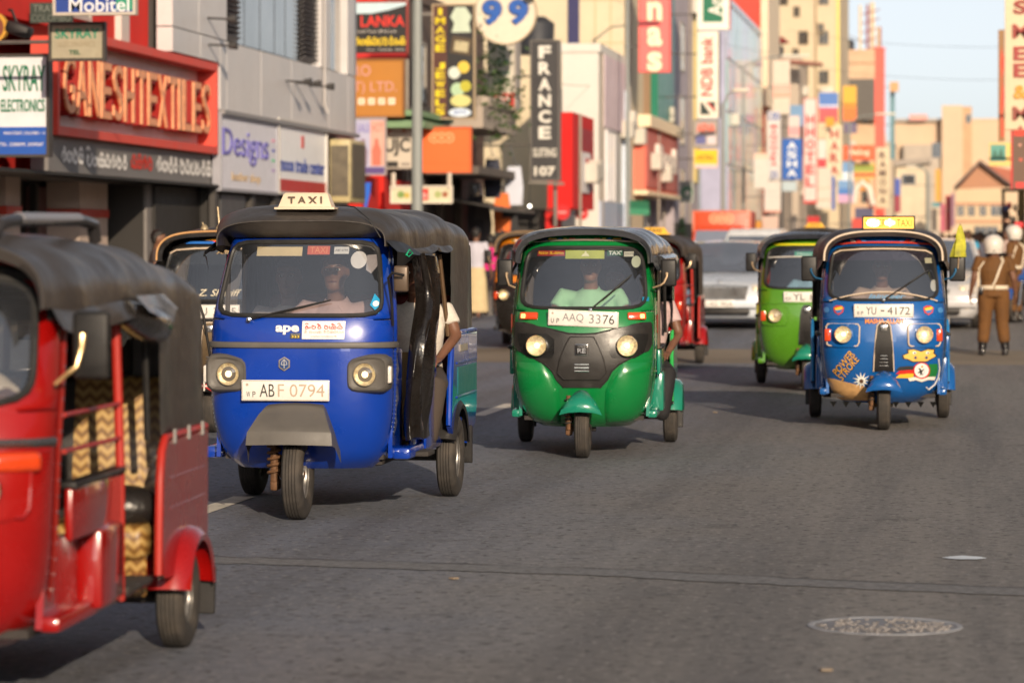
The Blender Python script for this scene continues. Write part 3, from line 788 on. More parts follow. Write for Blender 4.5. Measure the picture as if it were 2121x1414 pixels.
# ================================================================== the boxier blue taxi
def ape_taxi(label, loc, rz):
    t = thing('auto_rickshaw', label, 'auto rickshaw', loc, rz, 'three-wheelers in the street')
    blue = paint('royal_blue_paint', (.002, .042, .36), .16); grey = M('grey_moulding', (.105, .098, .09), rough=.5, var=.12, vs=7, dirt=.35, dcol=(.2, .17, .13), bump=.06, bs=140)
    sh = Shell([(.28, .40), (.33, .45), (.42, .49), (.6, .522), (.9, .53), (1.05, .53), (1.15, .525), (1.35, .50), (1.57, .462), (1.66, .43)],
               [(.28, .14), (.33, .06), (.42, .01), (.6, -.045), (.9, -.06), (1.05, -.055), (1.15, -.03), (1.35, .065), (1.57, .175), (1.66, .22)], .26, 3.0, .28, 1.13, 1.575, 1.66)
    sh.build(t, blue, .90, 9)
    # belt moulding
    mb = MB()
    rings = []
    for i in range(33):
        q = sin(pi/2 * (i-16)/16); rings.append([sh.q(q, z, o) for z, o in ((.972, .002), (.975, .016), (.988, .02), (1.004, .016), (1.008, .002))])
    mb.loft(rings, closed=False, cap=False); part('belt_moulding', mb, grey, t, 40)
    # riveted side strips with curled plastic edge
    steel = M('thin_steel', (.3, .3, .34), rough=.35, metal=.8, var=.2)
    for sx in (-1, 1):
        e = [sh.q(sx*.9999, lerp(.33, 1.62, i/30)) for i in range(31)]
        es = part('edge_strip', MB().loft([[p + Vector((-sx*.006, -.03, 0)) for p in e], [p + Vector((sx*.008, -.006, 0)) for p in e], [p + Vector((sx*.008, .03, 0)) for p in e]], cap=False, closed=False), blue, t, 60)
        rv = MB()
        for i in range(26): rv.ball(sh.q(sx*.9999, lerp(.36, 1.0, i/25)) + Vector((sx*.009, -.004, 0)), .0045, 6, 4)
        o = part('rivets', rv, chrome, es); o['kind'] = 'stuff'
        f = [p + Vector((sx*(.016 + .006*sin(i*1.7)), .012, 0)) for i, p in enumerate(e[:16])]
        part('curled_film', MB().loft([[p for p in e[:16]], f], cap=False, closed=False), glass_mat('dusty_film_%d' % sx, (.6, .6, .62), .25, .3), es, 60)
    # headlamp pods
    for sx in (-1, 1):
        x = sx*.405
        pod = MB(); rings = []
        for (k, hwid, hh, yo) in ((0, .125, .115, .10), (.35, .125, .112, .0), (.8, .118, .103, -.05), (1, .106, .092, -.062)):
            cy = sh.at(x, .82).y * 0 + (-.02 if True else 0) + yo + .03
            ring = []
            for i in range(28):
                a = 2*pi*i/28; ex = 5.0; r = (abs(cos(a))**ex + abs(sin(a))**ex) ** (-1/ex)
                xx = cos(a)*r*hwid; zz = sin(a)*r*hh
                if zz > 0: zz *= 1 - .22 * (sx*xx < 0) * abs(xx)/hwid   # top slopes down towards the middle
                ring.append(Vector((x + xx, cy, .83 + zz)))
            rings.append(ring)
        # recessed face
        rings.append([Vector((x + (p.x - x)*.86, p.y + .012, .83 + (p.z - .83)*.86)) for p in rings[-1]])
        pod.loft(rings); pd = part('headlight_pod', pod, grey, t, 40)
        headlamp(t, (x - sx*.012, -.052, .825), .06, True)
        part('turn_signal', MB().rbox((x + sx*.118, .0, .825), (.04, .07, .10), .012, 2), clearlens if sx > 0 else clearlens, t, 40)
    # badge, name plate, stickers, plate
    c = sh.at(-.065, .885, .006)
    hexp = [(c.x + .036*sin(pi/3*i), c.z + .04*cos(pi/3*i)) for i in range(6)]; hex2 = [(c.x + .030*sin(pi/3*i), c.z + .034*cos(pi/3*i)) for i in range(6)]
    b = part('badge', MB().prism(hexp, c.y - .008, c.y + .01, 'Y'), M('badge_gold', (.62, .52, .34), rough=.25, metal=.8), t)
    part('badge_field', MB().prism(hex2, c.y - .010, c.y - .006, 'Y'), M('badge_blue', (.02, .06, .2), rough=.3), b)
    y = c.y - .011
    mb = MB().tube([(c.x, y, c.z - .025), (c.x, y, c.z + .024)], .0028, 5).tube([(c.x - .017, y, c.z - .004), (c.x - .012, y, c.z + .012), (c.x, y, c.z + .026), (c.x + .012, y, c.z + .012), (c.x + .017, y, c.z - .004), (c.x + .003, y, c.z - .006), (c.x - .017, y, c.z - .004)], .0024, 5)
    part('badge_emblem', mb, M('badge_silver', (.75, .72, .65), rough=.3, metal=.6), b)
    wht = M('vinyl_white', (.82, .80, .78), rough=.4, var=.05)
    decal_text(sh, t, 'maker_lettering', 'ape', -.05, 1.075, .135, .052, wht, .008, bold=.04)
    decal_rows(sh, t, 'maker_tag', [(1.028, -.035, .025), (1.058, -.032, .028)], M('tag_dark', (.03, .035, .04), rough=.4), .005, 5, 2)
    decal_text(sh, t, 'maker_tag_lettering', '333', -.003, 1.038, .045, .014, M('tag_yellow', (.7, .5, .05), rough=.4), .008, bold=.02)
    decal_text(sh, t, 'maker_tag_line', 'AUTO', -.003, 1.051, .05, .010, M('tag_grey', (.3, .3, .3), rough=.4), .008)
    st = decal_rows(sh, t, 'meter_taxi_sticker', [(1.025, .035, .275), (1.125, .035, .28)], wht, .006, 10, 4)
    vs, fs = script_geo('mitrf', .085); redp = P(215, 30, 30)
    for s_, xc, w, zc, h, mt, r in (('mitrf', .098, .095, 1.096, .034, redp, .09), ('takfsi', .213, .105, 1.096, .036, redp, .09), ('vitnk', .098, .10, 1.066, .02, P(220, 90, 70), .05), ('gtksyn', .213, .115, 1.066, .02, P(220, 90, 70), .05), ('nsynksg', .16, .15, 1.040, .010, P(120, 100, 110), .05)):
        vs, fs = script_geo(s_, r); part('sticker_lettering', MB().add([sh.at(xc + a*w, zc + b_*h, .0075 + .0004*(i//4 % 5)) for i, (a, b_) in enumerate(vs)], fs), mt, st, 0)
    py = sh.at(0, .735).y - .03
    kk = plate_k
    number_plate(t, (-.055, py, .735), .505, .118, [('W', -.213, -.022, .022, .032, kk), ('P', -.180, -.022, .018, .032, kk), ('AB', -.105, .0, .085, .072, kk), ('F', -.025, 0, .036, .072, plate_faded), ('0794', .125, 0, .20, .072, plate_faded)])
    # mudguard of the steered wheel
    st_ = radians(-1)
    mb = MB(); rings = []
    for (y, z, h, e) in ((-.04, .66, .15, .01), (-.12, .645, .165, .02), (-.20, .605, .19, .03), (-.265, .54, .222, .035), (-.285, .515, .235, .035), (-.29, .505, .24, .035), (-.295, .435, .246, .04)):
        rings.append([Vector((-h - .02, y + .20, z - .07 - e)), Vector((-h - .006, y + .08, z - .015)), Vector((-h, y + .02, z)), Vector((-h*.55, y, z + .004)), Vector((0, y - .004, z + .006)), Vector((h*.55, y, z + .004)), Vector((h, y + .02, z)), Vector((h + .006, y + .08, z - .015)), Vector((h + .02, y + .20, z - .07 - e))])
    mb.loft(rings, cap=False, closed=False); mg = part('mudguard', mb, grey, t, 25)
    wheel('ape', t, (0, 0, .255), -st_)
    fk = empty_part('fork', t, (0, 0, 0), (0, 0, -st_))
    part('fork_arm', MB().tube([(-.125, .16, .5), (-.12, .10, .36), (-.115, 0, .255)], [.035, .03, .034], 8).tube([(-.14, 0, .255), (.04, 0, .255)], .018, 8).rbox((-.125, -.02, .2), (.05, .10, .07), .015), castm, fk, 40)
    spring(fk, (-.125, -.06, .25), .036, .26, 7, .0085, castm)
    for sx in (-1, 1): wheel('ape', t, (sx*.62, 1.80, .255))
    # sides
    for sx in (-1, 1):
        part('cab_side', MB().prism([(.19, .34), (.55, .36), (.55, .95), (.30, .98), (.22, .8)], sx*.50 - .012, sx*.50 + .012, 'X'), blue, t)
        x = sx*.665
        poly = [(1.42, .45), (1.5, .40)] + wheel_arch_pts(1.80, .255, .33, 155, 10, 12) + [(2.5, .42), (2.58, .52), (2.6, 1.0), (1.62, 1.0), (1.55, .96)]
        qp = part('quarter_panel', MB().prism(poly, x - .015, x + .015, 'X'), blue, t, 30)
        part('teal_stripe', MB().rbox((x + sx*.017, 2.12, .72), (.006, .86, .17), .002, 1), M('teal_vinyl', (.01, .16, .16), rough=.35, var=.2), qp)
        part('panel_rib', MB().rbox((x + sx*.016, 2.1, .83), (.012, .92, .016), .005, 1).rbox((x + sx*.016, 2.1, .62), (.012, .92, .016), .005, 1), blue, qp)
        part('silver_flash', MB().rbox((x + sx*.018, 1.95, .92), (.006, .35, .045), .002, 1), M('worn_silver', (.45, .4, .33), rough=.35, metal=.4, var=.4, vs=9), qp)
        part('opening_trim', MB().tube([(x, 1.40, .46), (x, 1.45, .80), (x, 1.53, .97), (x, 1.62, 1.012), (x, 2.6, 1.012)], .018, 8), blue, qp)
        fender(t, sx, sx*.55, sx*.70, 1.80, .255, .35, 160, 12, blackpl, 'wheel_arch')
        part('mud_flap', MB().rbox((sx*.62, 2.2, .30), (.17, .012, .24), .005, 1), blackpl, t)
        # half door behind the driver and step box
        part('half_door', MB().rbox((sx*.60, 1.02, .68), (.035, .42, .66), .02, 2), blue, t)
        part('door_pan', MB().rbox((sx*.56, .72, .56), (.03, .30, .42), .015, 2), blue, t)
        part('sill', MB().rbox((sx*.55, .95, .36), (.11, 1.35, .07), .02), blue, t)
        part('step_plate', MB().rbox((sx*.60, .60, .345), (.16, .26, .03), .008), under, t)
        part('door_post', MB().tube([(sx*.585, .82, .95), (sx*.57, .80, 1.5)], .015, 8), blackpl, t)
        part('hood_post', MB().tube([(sx*.64, 1.56, 1.0), (sx*.60, 1.46, 1.50)], .014, 8), M('worn_brass', (.14, .085, .045), rough=.5, metal=.4), t)
        part('rain_visor', MB().loft([[Vector((sx*(.47 + .10*i/6), .10 + .42*i/6*.9, 1.60 - .05*(i/6)**2)) for i in range(7)], [Vector((sx*(.56 + .10*i/6), .08 + .42*i/6, 1.52 - .03*(i/6))) for i in range(7)], [Vector((sx*(.545 + .10*i/6), .14 + .36*i/6, 1.40 + .09*min(1, i/4))) for i in range(7)]], cap=False, closed=False), blackpl, t, 60)
    part('back_panel', MB().rbox((0, 2.59, .72), (1.32, .03, .56), .01), blue, t)
    part('visor_scribble', MB().tube([(.592, .20, 1.50), (.60, .26, 1.53), (.612, .31, 1.51), (.60, .24, 1.49), (.594, .215, 1.50)], .004, 5), M('paint_green', (.02, .5, .25), rough=.5), t)
    part('floor_pan', MB().bx(-.46, .46, .2, 2.5, .33, .36), under, t)
    part('chassis', MB().tube([(0, .1, .5), (0, .4, .33), (0, 2.3, .33)], .05, 8).tube([(-.58, 1.8, .255), (.58, 1.8, .255)], .035, 8).rbox((0, 1.9, .4), (.7, .6, .2), .03).rbox((.3, .5, .34), (.3, .5, .1), .02), under, t)
    stm = M('black_seat', (.02, .02, .022), rough=.45)
    part('passenger_seat', MB().rbox((0, 1.75, .58), (1.16, .5, .14), .04, 3).rbox((0, 2.08, .92), (1.16, .10, .66), .035, 3, Matrix.Rotation(radians(-9), 3, 'X')).rbox((0, 1.55, .45), (1.1, .02, .2), .008, 1), M('red_seat', (.16, .012, .012), rough=.5, var=.2), t, 40)
    part('driver_seat', MB().rbox((.0, .72, .62), (.62, .36, .10), .035, 3).rbox((0, .92, .86), (.60, .06, .34), .025, 3).rbox((0, .74, .48), (.5, .3, .2), .02, 2), stm, t, 40)
    part('partition', MB().bx(-.55, .55, .97, .985, .40, .92), M('tan_board', (.42, .26, .10), rough=.7, var=.2), t)
    part('handlebar', MB().tube([(0, .12, .55), (0, .24, 1.08)], .022, 8).tube([(-.32, .40, 1.06), (-.2, .30, 1.1), (.2, .30, 1.1), (.32, .40, 1.06)], .014, 8).rbox((0, .24, 1.06), (.26, .12, .1), .03, 2), blackpl, t, 40)
    part('dashboard', MB().rbox((0, .16, 1.07), (.86, .14, .09), .03, 2), darkin, t, 40)
    canopy(t, hoodm, [(.09, 1.695), (.17, 1.74), (.4, 1.785), (.9, 1.79), (1.6, 1.785), (2.2, 1.75), (2.42, 1.68), (2.54, 1.58)],
           [(.09, .488), (.3, .535), (.9, .60), (1.6, .655), (2.54, .665)], 1.58, 1.55, 1.02, .07, 3.6, seed=2.2, bows=(.09, .35, .95, 1.55, 2.25), sh=sh, bz=1.60, valance=.035)
    # taxi sign on the roof
    ts = thing('taxi_roof_sign', 'cream plastic roof sign reading TAXI on the dark blue rickshaw', 'taxi sign', Vector(loc) + Matrix.Rotation(rz, 3, 'Z') @ Vector((0.0, .28, 1.762)), rz)
    crm = M('cream_plastic', (.74, .60, .44), rough=.45, var=.07, vs=6, dirt=.2, dcol=(.35, .25, .16))
    mb = MB(); rings = []
    for (z, a, b_) in ((0, .175, .085), (.012, .175, .085), (.014, .155, .068), (.05, .142, .055), (.085, .13, .042), (.096, .12, .03)):
        rings.append([Vector((sx*a + 0, sy*b_, z)) for sx, sy in ((-1, -1), (-.9, -1.04), (0, -1.06), (.9, -1.04), (1, -1), (1, 1), (.9, 1.04), (0, 1.06), (-.9, 1.04), (-1, 1))])
    mb.loft(rings); part('sign_body', mb, crm, ts, 40)
    vs, fs = fit_text('T A X I', .20, .044, .004, bold=.035)
    part('sign_lettering', MB().add([(a, -.060 - d - .0 + .11*(b_)*.30, .052 + b_) for a, b_, d in vs], fs), M('sign_brown', (.10, .07, .045), rough=.6), ts, 0)
    # roof cable
    part('roof_cable', MB().tube([(.16, .30, 1.79), (.30, .14, 1.775), (.40, .08, 1.70), (.46, .10, 1.60)], .004, 5), gasket, t)
    # windscreen papers and sticker, just inside the glass
    def paper(name, x0, x1, z0, z1, mt): return decal_rows(sh, t, name, [(z0, x0, x1), (z1, x0, x1)], mt, -.012, 8, 3)
    paper('cream_paper', -.275, -.005, 1.50, 1.552, M('old_paper', (.68, .55, .30), rough=.8, var=.1))
    pp = paper('orange_card', .025, .155, 1.508, 1.557, P(215, 100, 70)); decal_text(sh, t, 'card_lettering', 'TAXI', .09, 1.533, .10, .035, P(235, 150, 100), -.009)
    paper('white_card', .18, .265, 1.512, 1.552, M('white_card', (.72, .72, .70), rough=.7)); decal_text(sh, t, 'card_lettering', 'ABF 0794', .222, 1.532, .07, .012, plate_k, -.009)
    decal_poly(sh, t, 'round_licence', circ(.325, 1.478, .046, 20, .05), M('licence_white', (.72, .70, .68), rough=.6), -.012)
    decal_poly(sh, t, 'paper_slip', [(.37, 1.42), (.40, 1.40), (.445, 1.46), (.43, 1.51), (.37, 1.505)], M('grey_slip', (.4, .36, .36), rough=.8), -.012)
    dk = decal_poly(sh, t, 'blue_sticker', [(.405, 1.215), (.455, 1.165), (.462, 1.235), (.425, 1.28)], P(30, 150, 200), .004)
    decal_poly(sh, t, 'sticker_disc', circ(.435, 1.222, .016), wht, .006)
    wiper(t, sh, -.27, 1.128, .19, 1.235)
    # tall mirror bracket on one side, small mirror on the other
    part('mirror_bracket', MB().tube([(-.53, .10, .92), (-.56, .06, 1.15), (-.61, .05, 1.30), (-.66, .06, 1.345), (-.72, .08, 1.355)], .008, 8).tube([(-.545, .08, 1.02), (-.67, .06, 1.34)], .003, 5), blackpl, t)
    part('mirror_bracket', MB().tube([(.53, .10, 1.10), (.53, .06, 1.22), (.515, .03, 1.37), (.54, .02, 1.40), (.60, .06, 1.385)], .008, 8), blackpl, t)
    m = part('mirror', MB().rbox((.575, .12, 1.365), (.085, .03, .15), .014, 3), M('worn_bronze', (.12, .085, .06), rough=.35, metal=.3), t)
    part('mirror_glass', MB().rbox((.575, .137, 1.365), (.07, .004, .13), .002, 1), chrome, m)
    # tied curtain, gathered folds hanging over the half door
    cm = M('curtain_vinyl', (.011, .009, .008), rough=.24, coat=.4, var=.3, vs=7, bump=.5, bs=9)
    mb = MB(); rings = []
    for i in range(22):
        k = i/21; z = lerp(1.50, .44, k); wd = lerp(.26, .15, k) * (1 - .45*exp(-((k - .22)/.13)**2)) + .05*sst(.3, .7, k)
        yc = lerp(.70, .62, sst(0, .6, k)) - .12*k; ring = []
        for j in range(30):
            a = 2*pi*j/30; f = 1 + .45*sin(5*a + 2.2*k + sin(k*7)) + .22*sin(11*a + 5*k)
            ring.append(Vector((.625 + .05*sin(a)*f + .02*sin(k*5), yc + wd*cos(a)*(1 + .12*sin(3*a + 4*k)), z + .01*sin(3*a))))
        rings.append(ring)
    mb.loft(rings); part('tied_curtain', mb, cm, t, 60)
    return t, sh
# ================================================================== people
skin_d = M('skin_dark', (.17, .08, .048), rough=.5, var=.15, vs=12, spec=.4)
skin_m = M('skin_mid', (.23, .115, .07), rough=.5, var=.12, vs=12, spec=.4)
hair_k = M('black_hair', (.012, .010, .009), rough=.5, var=.3, vs=40, bump=.4, bs=120)
eye_w = M('eye_white', (.7, .66, .6), rough=.2, var=0); eye_k = M('eye_dark', (.012, .008, .006), rough=.1, var=0)
lipm = M('lip', (.13, .045, .035), rough=.45)
def ell_ring(c, rx, ry, up, n=14, side=None):
    up = Vector(up).normalized(); side = Vector(side or (1, 0, 0)); side = (side - up*side.dot(up)).normalized(); fw = up.cross(side)
    return [Vector(c) + side*rx*cos(2*pi*i/n) + fw*ry*sin(2*pi*i/n) for i in range(n)]
def limb(mb, pts, rad, n=12):
    pts = [Vector(p) for p in pts]
    # resample with rounded ends
    P_, R_ = [], []
    d0 = (pts[0] - pts[1]).normalized(); d1 = (pts[-1] - pts[-2]).normalized()
    for k in (.95, .7, .35): P_.append(pts[0] + d0*rad[0]*k); R_.append(rad[0]*sqrt(max(.02, 1 - k*k)))
    for i in range(len(pts)):
        P_.append(pts[i]); R_.append(rad[i])
        if i < len(pts) - 1:
            P_.append(pts[i].lerp(pts[i+1], .5)); R_.append((rad[i] + rad[i+1]) / 2 * 1.02)
    for k in (.35, .7, .95): P_.append(pts[-1] + d1*rad[-1]*k); R_.append(rad[-1]*sqrt(max(.02, 1 - k*k)))
    return mb.tube(P_, R_, n)
def remesh(mb, voxel, smooth=6):
    me = bpy.data.meshes.new('m'); me.from_pydata(mb.v, [], mb.f)
    bm = bmesh.new(); bm.from_mesh(me); bmesh.ops.recalc_face_normals(bm, faces=bm.faces); bm.to_mesh(me); bm.free()
    o = bpy.data.objects.new('m', me)
    r = o.modifiers.new('r', 'REMESH'); r.mode = 'VOXEL'; r.voxel_size = voxel; r.use_smooth_shade = True
    s_ = o.modifiers.new('s', 'SMOOTH'); s_.iterations = smooth; s_.factor = .5
    out = eval_mesh(o); bpy.data.objects.remove(o); bpy.data.meshes.remove(me)
    vs = [v.co.copy() for v in out.vertices]; fs = [tuple(p.vertices) for p in out.polygons]; bpy.data.meshes.remove(out)
    return MB().add(vs, fs)
def head_geo(mb, c, fwd, up, s=1.0):
    """skull, jaw, nose, ears; c = centre of the head"""
    up = Vector(up).normalized(); fwd = Vector(fwd); fwd = (fwd - up*fwd.dot(up)).normalized(); rt = fwd.cross(up)
    def L(r, f, u): return Vector(c) + (rt*r + fwd*f + up*u) * s
    rings = []
    for (u, w, f0, f1) in ((-.118, .018, .062, .082), (-.108, .042, .02, .096), (-.085, .055, -.03, .100), (-.05, .064, -.065, .094), (-.01, .070, -.085, .092), (.03, .074, -.095, .094), (.07, .072, -.09, .086), (.098, .056, -.068, .062), (.115, .03, -.035, .03), (.121, .008, -.01, .006)):
        cf, rf = (f0 + f1)/2, (f1 - f0)/2
        rings.append([L(w*cos(2*pi*i/16), cf + rf*sin(2*pi*i/16), u) for i in range(16)])
    mb.loft(rings)
    mb.loft([[L(-.010, .088, .02), L(.010, .088, .02), L(.0, .10, .024)], [L(-.018, .088, -.032), L(.018, .088, -.032), L(0, .122, -.026)], [L(-.012, .086, -.042), L(.012, .086, -.042), L(0, .098, -.044)]])
    for q in (-1, 1):
        mb.ball(L(q*.076, -.005, -.008), (.014*s, .018*s, .030*s), 8, 6)
        mb.ball(L(q*.034, .078, .03), (.022*s, .016*s, .012*s), 8, 6)
    return L
def hand_geo(mb, wrist, direction, palm_n, thumb_side, curl=.5, s=1.0):
    d = Vector(direction).normalized(); pn = Vector(palm_n); pn = (pn - d*pn.dot(d)).normalized(); sd = d.cross(pn).normalized()
    if sd.dot(Vector(thumb_side)) < 0: sd = -sd
    w = Vector(wrist)
    palm = [ell_ring(w + d*t*s, rx*s, ry*s, d, 10, sd) for t, rx, ry in ((-.01, .026, .02), (.02, .034, .018), (.055, .041, .016), (.085, .038, .013))]
    mb.loft(palm)
    for k, (o, ln) in enumerate(((.028, .066), (.0095, .075), (-.0095, .07), (-.027, .055))):
        b = w + d*.082*s + sd*o*s; c1 = curl
        p1 = b + (d*cos(c1*.5) + pn*sin(c1*.5))*ln*.45*s
        p2 = p1 + (d*cos(c1*1.4) + pn*sin(c1*1.4))*ln*.33*s
        p3 = p2 + (d*cos(c1*2.2) + pn*sin(c1*2.2))*ln*.26*s
        mb.tube([b - d*.01*s, p1, p2, p3], [.0092*s, .0085*s, .0078*s, .005*s], 7)
    b = w + d*.028*s + sd*.03*s
    t1 = b + (sd*.6 + d*.75 + pn*.15).normalized()*.036*s; t2 = t1 + (sd*.2 + d*.9 + pn*.4).normalized()*.03*s
    mb.tube([b - sd*.014*s, t1, t2], [.0125*s, .0105*s, .007*s], 7)
def person(label, loc, rz, J, shirt, pants, skin=None, group='people in the street', sleeves=.5, hair=True, face=True, voxel=.016, cat='person', shirt_fit=1.0, long=False, low=True, skirt=None, collar=True):
    """J: joints in local metres (x right, y away, z up): pelvis chest neck head shL elL wrL shR elR wrR [hipL knL anL hipR knR anR], fwd, hand info"""
    skin = skin or skin_d
    t = thing('person', label, cat, loc, rz, group)
    V = {k: Vector(v) for k, v in J.items() if isinstance(v, (tuple, Vector)) and not k.startswith('hand')}
    fwd = V.get('fwd', Vector((0, -1, 0))); bf = V.get('body_fwd', fwd)
    rt = Vector((-bf.y, bf.x, 0)).normalized()      # subject's left-right axis
    sp = [V['pelvis'], V['pelvis'].lerp(V['chest'], .45), V['chest'], V['chest'].lerp(V['neck'], .55), V['neck']]
    B = MB()
    wa = J.get('build', 1.0)
    def torso(mb, add):
        rr = [(.155, .105), (.140, .098), (.165, .115), (.150, .092), (.060, .058)]
        rings = []
        for i, (p, (a, b)) in enumerate(zip(sp, rr)):
            up = (sp[min(4, i+1)] - sp[max(0, i-1)]); rings.append(ell_ring(p, (a*wa + add), (b*wa + add), up, 16, rt))
        mb.loft(rings)
    torso(B, -.008)
    neck_top = V['head'] + Vector((0, 0, -.06)); limb(B, [V['neck'] - Vector((0, 0, .03)), neck_top], [.055, .050])
    head_geo(B, V['head'], fwd, J.get('up', (0, 0, 1)))
    for sd in 'LR':
        limb(B, [V['sh'+sd], V['el'+sd], V['wr'+sd]], [.050*wa, .038*wa, .026])
        if 'hip'+sd in V: limb(B, [V['hip'+sd], V['kn'+sd], V['an'+sd]], [.075*wa, .052*wa, .038])
    body = remesh(B, voxel, 4)
    for sd in 'LR':
        h = J.get('hand'+sd)
        if h: hand_geo(body, V['wr'+sd], h[0], h[1], h[2], h[3])
    part('body', body, skin, t, 60)
    # clothing: shirt with sleeves, trousers
    C = MB(); torso(C, .010 * shirt_fit)
    if J.get('hem'):
        p = V['pelvis'] + Vector((0, 0, -J['hem'])); C.loft([ell_ring(V['pelvis'], .168*wa, .12*wa, (0, 0, 1), 16, rt), ell_ring(p, .175*wa, .125*wa, (0, 0, 1), 16, rt)])
    for sd in 'LR':
        e = V['sh'+sd].lerp(V['el'+sd], min(1, sleeves*1.0))
        pts = [V['chest'].lerp(V['sh'+sd], .55) + Vector((0, 0, .03)), V['sh'+sd], e]; rad = [.072, .066*wa, .060*wa]
        if long: pts.append(V['wr'+sd].lerp(V['el'+sd], .12)); rad.append(.042)
        C.tube([pts[0]] + [p for p in pts[1:]], rad, 12)
    sh_o = part('shirt', remesh(C, voxel, 3), shirt, t, 60)
    if collar and face:
        n = V['neck']; mb = MB()
        for q in (-1, 1):
            f_ = Vector((fwd.x, fwd.y, 0)).normalized(); r_ = Vector((-f_.y, f_.x, 0))
            mb.loft([[n + r_*q*.055 - f_*.045 + Vector((0, 0, .025)), n + r_*q*.06 + f_*.02 + Vector((0, 0, .01)), n + r_*q*.02 + f_*.075 + Vector((0, 0, -.03))], [n + r_*q*.075 - f_*.055 + Vector((0, 0, -.01)), n + r_*q*.085 + f_*.03 + Vector((0, 0, -.03)), n + r_*q*.05 + f_*.088 + Vector((0, 0, -.075))]], cap=False, closed=False)
        part('collar', mb, shirt, sh_o, 60)
    if 'hipL' in V and pants is not None:
        T = MB()
        if skirt:
            T.loft([ell_ring(V['pelvis'] + Vector((0, 0, .05)), .165, .12, (0, 0, 1), 16, rt), ell_ring(V['pelvis'] - Vector((0, 0, .2)), .20, .15, (0, 0, 1), 16, rt), ell_ring(V['pelvis'] - Vector((0, 0, skirt)), .24, .19, (0, 0, 1), 16, rt)])
        else:
            T.loft([ell_ring(V['pelvis'] + Vector((0, 0, .07)), .155*wa, .11*wa, (0, 0, 1), 16, rt), ell_ring(V['pelvis'] - Vector((0, 0, .07)), .172*wa, .125*wa, (0, 0, 1), 16, rt)])
            for sd in 'LR':
                a, k, f_ = V['hip'+sd], V['kn'+sd], V['an'+sd]
                limb(T, [a, k, k.lerp(f_, J.get('pant_len', .93))], [.100*wa, .076*wa, J.get('cuff', .066)])
        part('trousers' if not skirt else 'sarong', remesh(T, voxel, 3), pants, t, 60)
    if hair:
        H = MB(); up = Vector(J.get('up', (0, 0, 1))).normalized(); f = (fwd - up*fwd.dot(up)).normalized(); r = f.cross(up); c = V['head']
        rings = []
        for (u, w, f0, f1) in ((-.05, .060, -.085, -.02), (-.01, .078, -.097, .005), (.03, .082, -.104, .03), (.055, .081, -.102, .075), (.085, .073, -.088, .090), (.112, .052, -.06, .066), (.13, .012, -.012, .014)):
            cf, rf = (f0 + f1)/2, (f1 - f0)/2
            rings.append([c + r*w*cos(2*pi*i/16) + f*(cf + rf*sin(2*pi*i/16)) + up*u for i in range(16)])
        part('hair', H.loft(rings), hair_k, t, 60)
    if face:
        up = Vector(J.get('up', (0, 0, 1))).normalized(); f = (fwd - up*fwd.dot(up)).normalized(); r = f.cross(up); c = V['head']
        for q in (-1, 1):
            e = part('eye', MB().ball(c + r*q*.032 + f*.084 + up*.008, (.014, .014, .007), 8, 6), eye_w, t)
            part('pupil', MB().ball(c + r*q*.032 + f*.095 + up*.008, .006, 6, 5), eye_k, e)
            part('eyebrow', MB().tube([c + r*q*.012 + f*.094 + up*.026, c + r*q*.034 + f*.096 + up*.033, c + r*q*.056 + f*.082 + up*.027], [.002, .003, .002], 5), hair_k, t)
        part('mouth', MB().tube([c - r*.026 + f*.088 - up*.062, c + f*.102 - up*.060, c + r*.026 + f*.088 - up*.062], [.003, .0065, .003], 6), lipm, t)
    return t
def seated(x=0.0, y=.80, seat_z=.62, head_z=1.40, grip=None, lean=.0, build=1.0, fwd=(0, -1, 0), hands=True):
    """driver sitting upright, hands forward on the bar; head centre at head_z"""
    gz_ = grip or (.30, .34, 1.03)
    nz = head_z - .17; J = dict(pelvis=(x, y + .02, seat_z + .10), chest=(x, y - .02 - lean, nz - .19), neck=(x, y - .03 - lean, nz), head=(x, y - .06 - lean, head_z), fwd=fwd, build=build, hem=.05)
    J['body_fwd'] = (0, -1, 0)
    for s_, sx in (('L', -1), ('R', 1)):
        J['sh'+s_] = (x + sx*.185*build, y - .02 - lean, nz - .06); J['wr'+s_] = (x*.5 + sx*gz_[0]*.98, gz_[1] + .06, gz_[2] + .02)
        J['el'+s_] = (x + sx*.30, (y + gz_[1])/2 + .05, lerp(nz - .06, gz_[2], .8) - .06)
        J['hip'+s_] = (x + sx*.10, y - .02, seat_z + .06); J['kn'+s_] = (x + sx*.17, y - .42, seat_z + .05); J['an'+s_] = (x + sx*.15, y - .44, seat_z - .25)
        if hands: J['hand'+s_] = ((-sx*.25, -1, -.15), (0, -.2, -1), (-sx, 0, 0), 1.0)
    return J
def standing(h=1.68, fwd=(0, -1, 0), stance=.11, arm=.06, sway=0.0, build=1.0, step=0.0, bend=.06):
    k = h / 1.70; f = Vector(fwd).normalized(); r = Vector((-f.y, f.x, 0))
    def q(a, b, z): v = r*a + f*b; return (v.x*k, v.y*k, z*k)
    J = dict(pelvis=q(0, 0, .94), chest=q(0, .0, 1.25), neck=q(0, -.01, 1.45), head=q(0, .015, 1.585), fwd=tuple(f), build=build)
    for s_, sx in (('L', 1), ('R', -1)):
        J['sh'+s_] = q(sx*.185*build, 0, 1.405); J['el'+s_] = q(sx*(.215*build + arm*.6), -.02, 1.13); J['wr'+s_] = q(sx*(.235*build + arm), .05 + bend*.5, .89)
        J['hip'+s_] = q(sx*.095*build, 0, .90); J['kn'+s_] = q(sx*(.10 + stance*.15), .02 + sx*step*.5, .49); J['an'+s_] = q(sx*stance, -.02 + sx*step, .09)
        v1 = f*.2 + Vector((0, 0, -1)); J['hand'+s_] = (tuple(v1), tuple(-r*sx), tuple(f), .5)
    return J
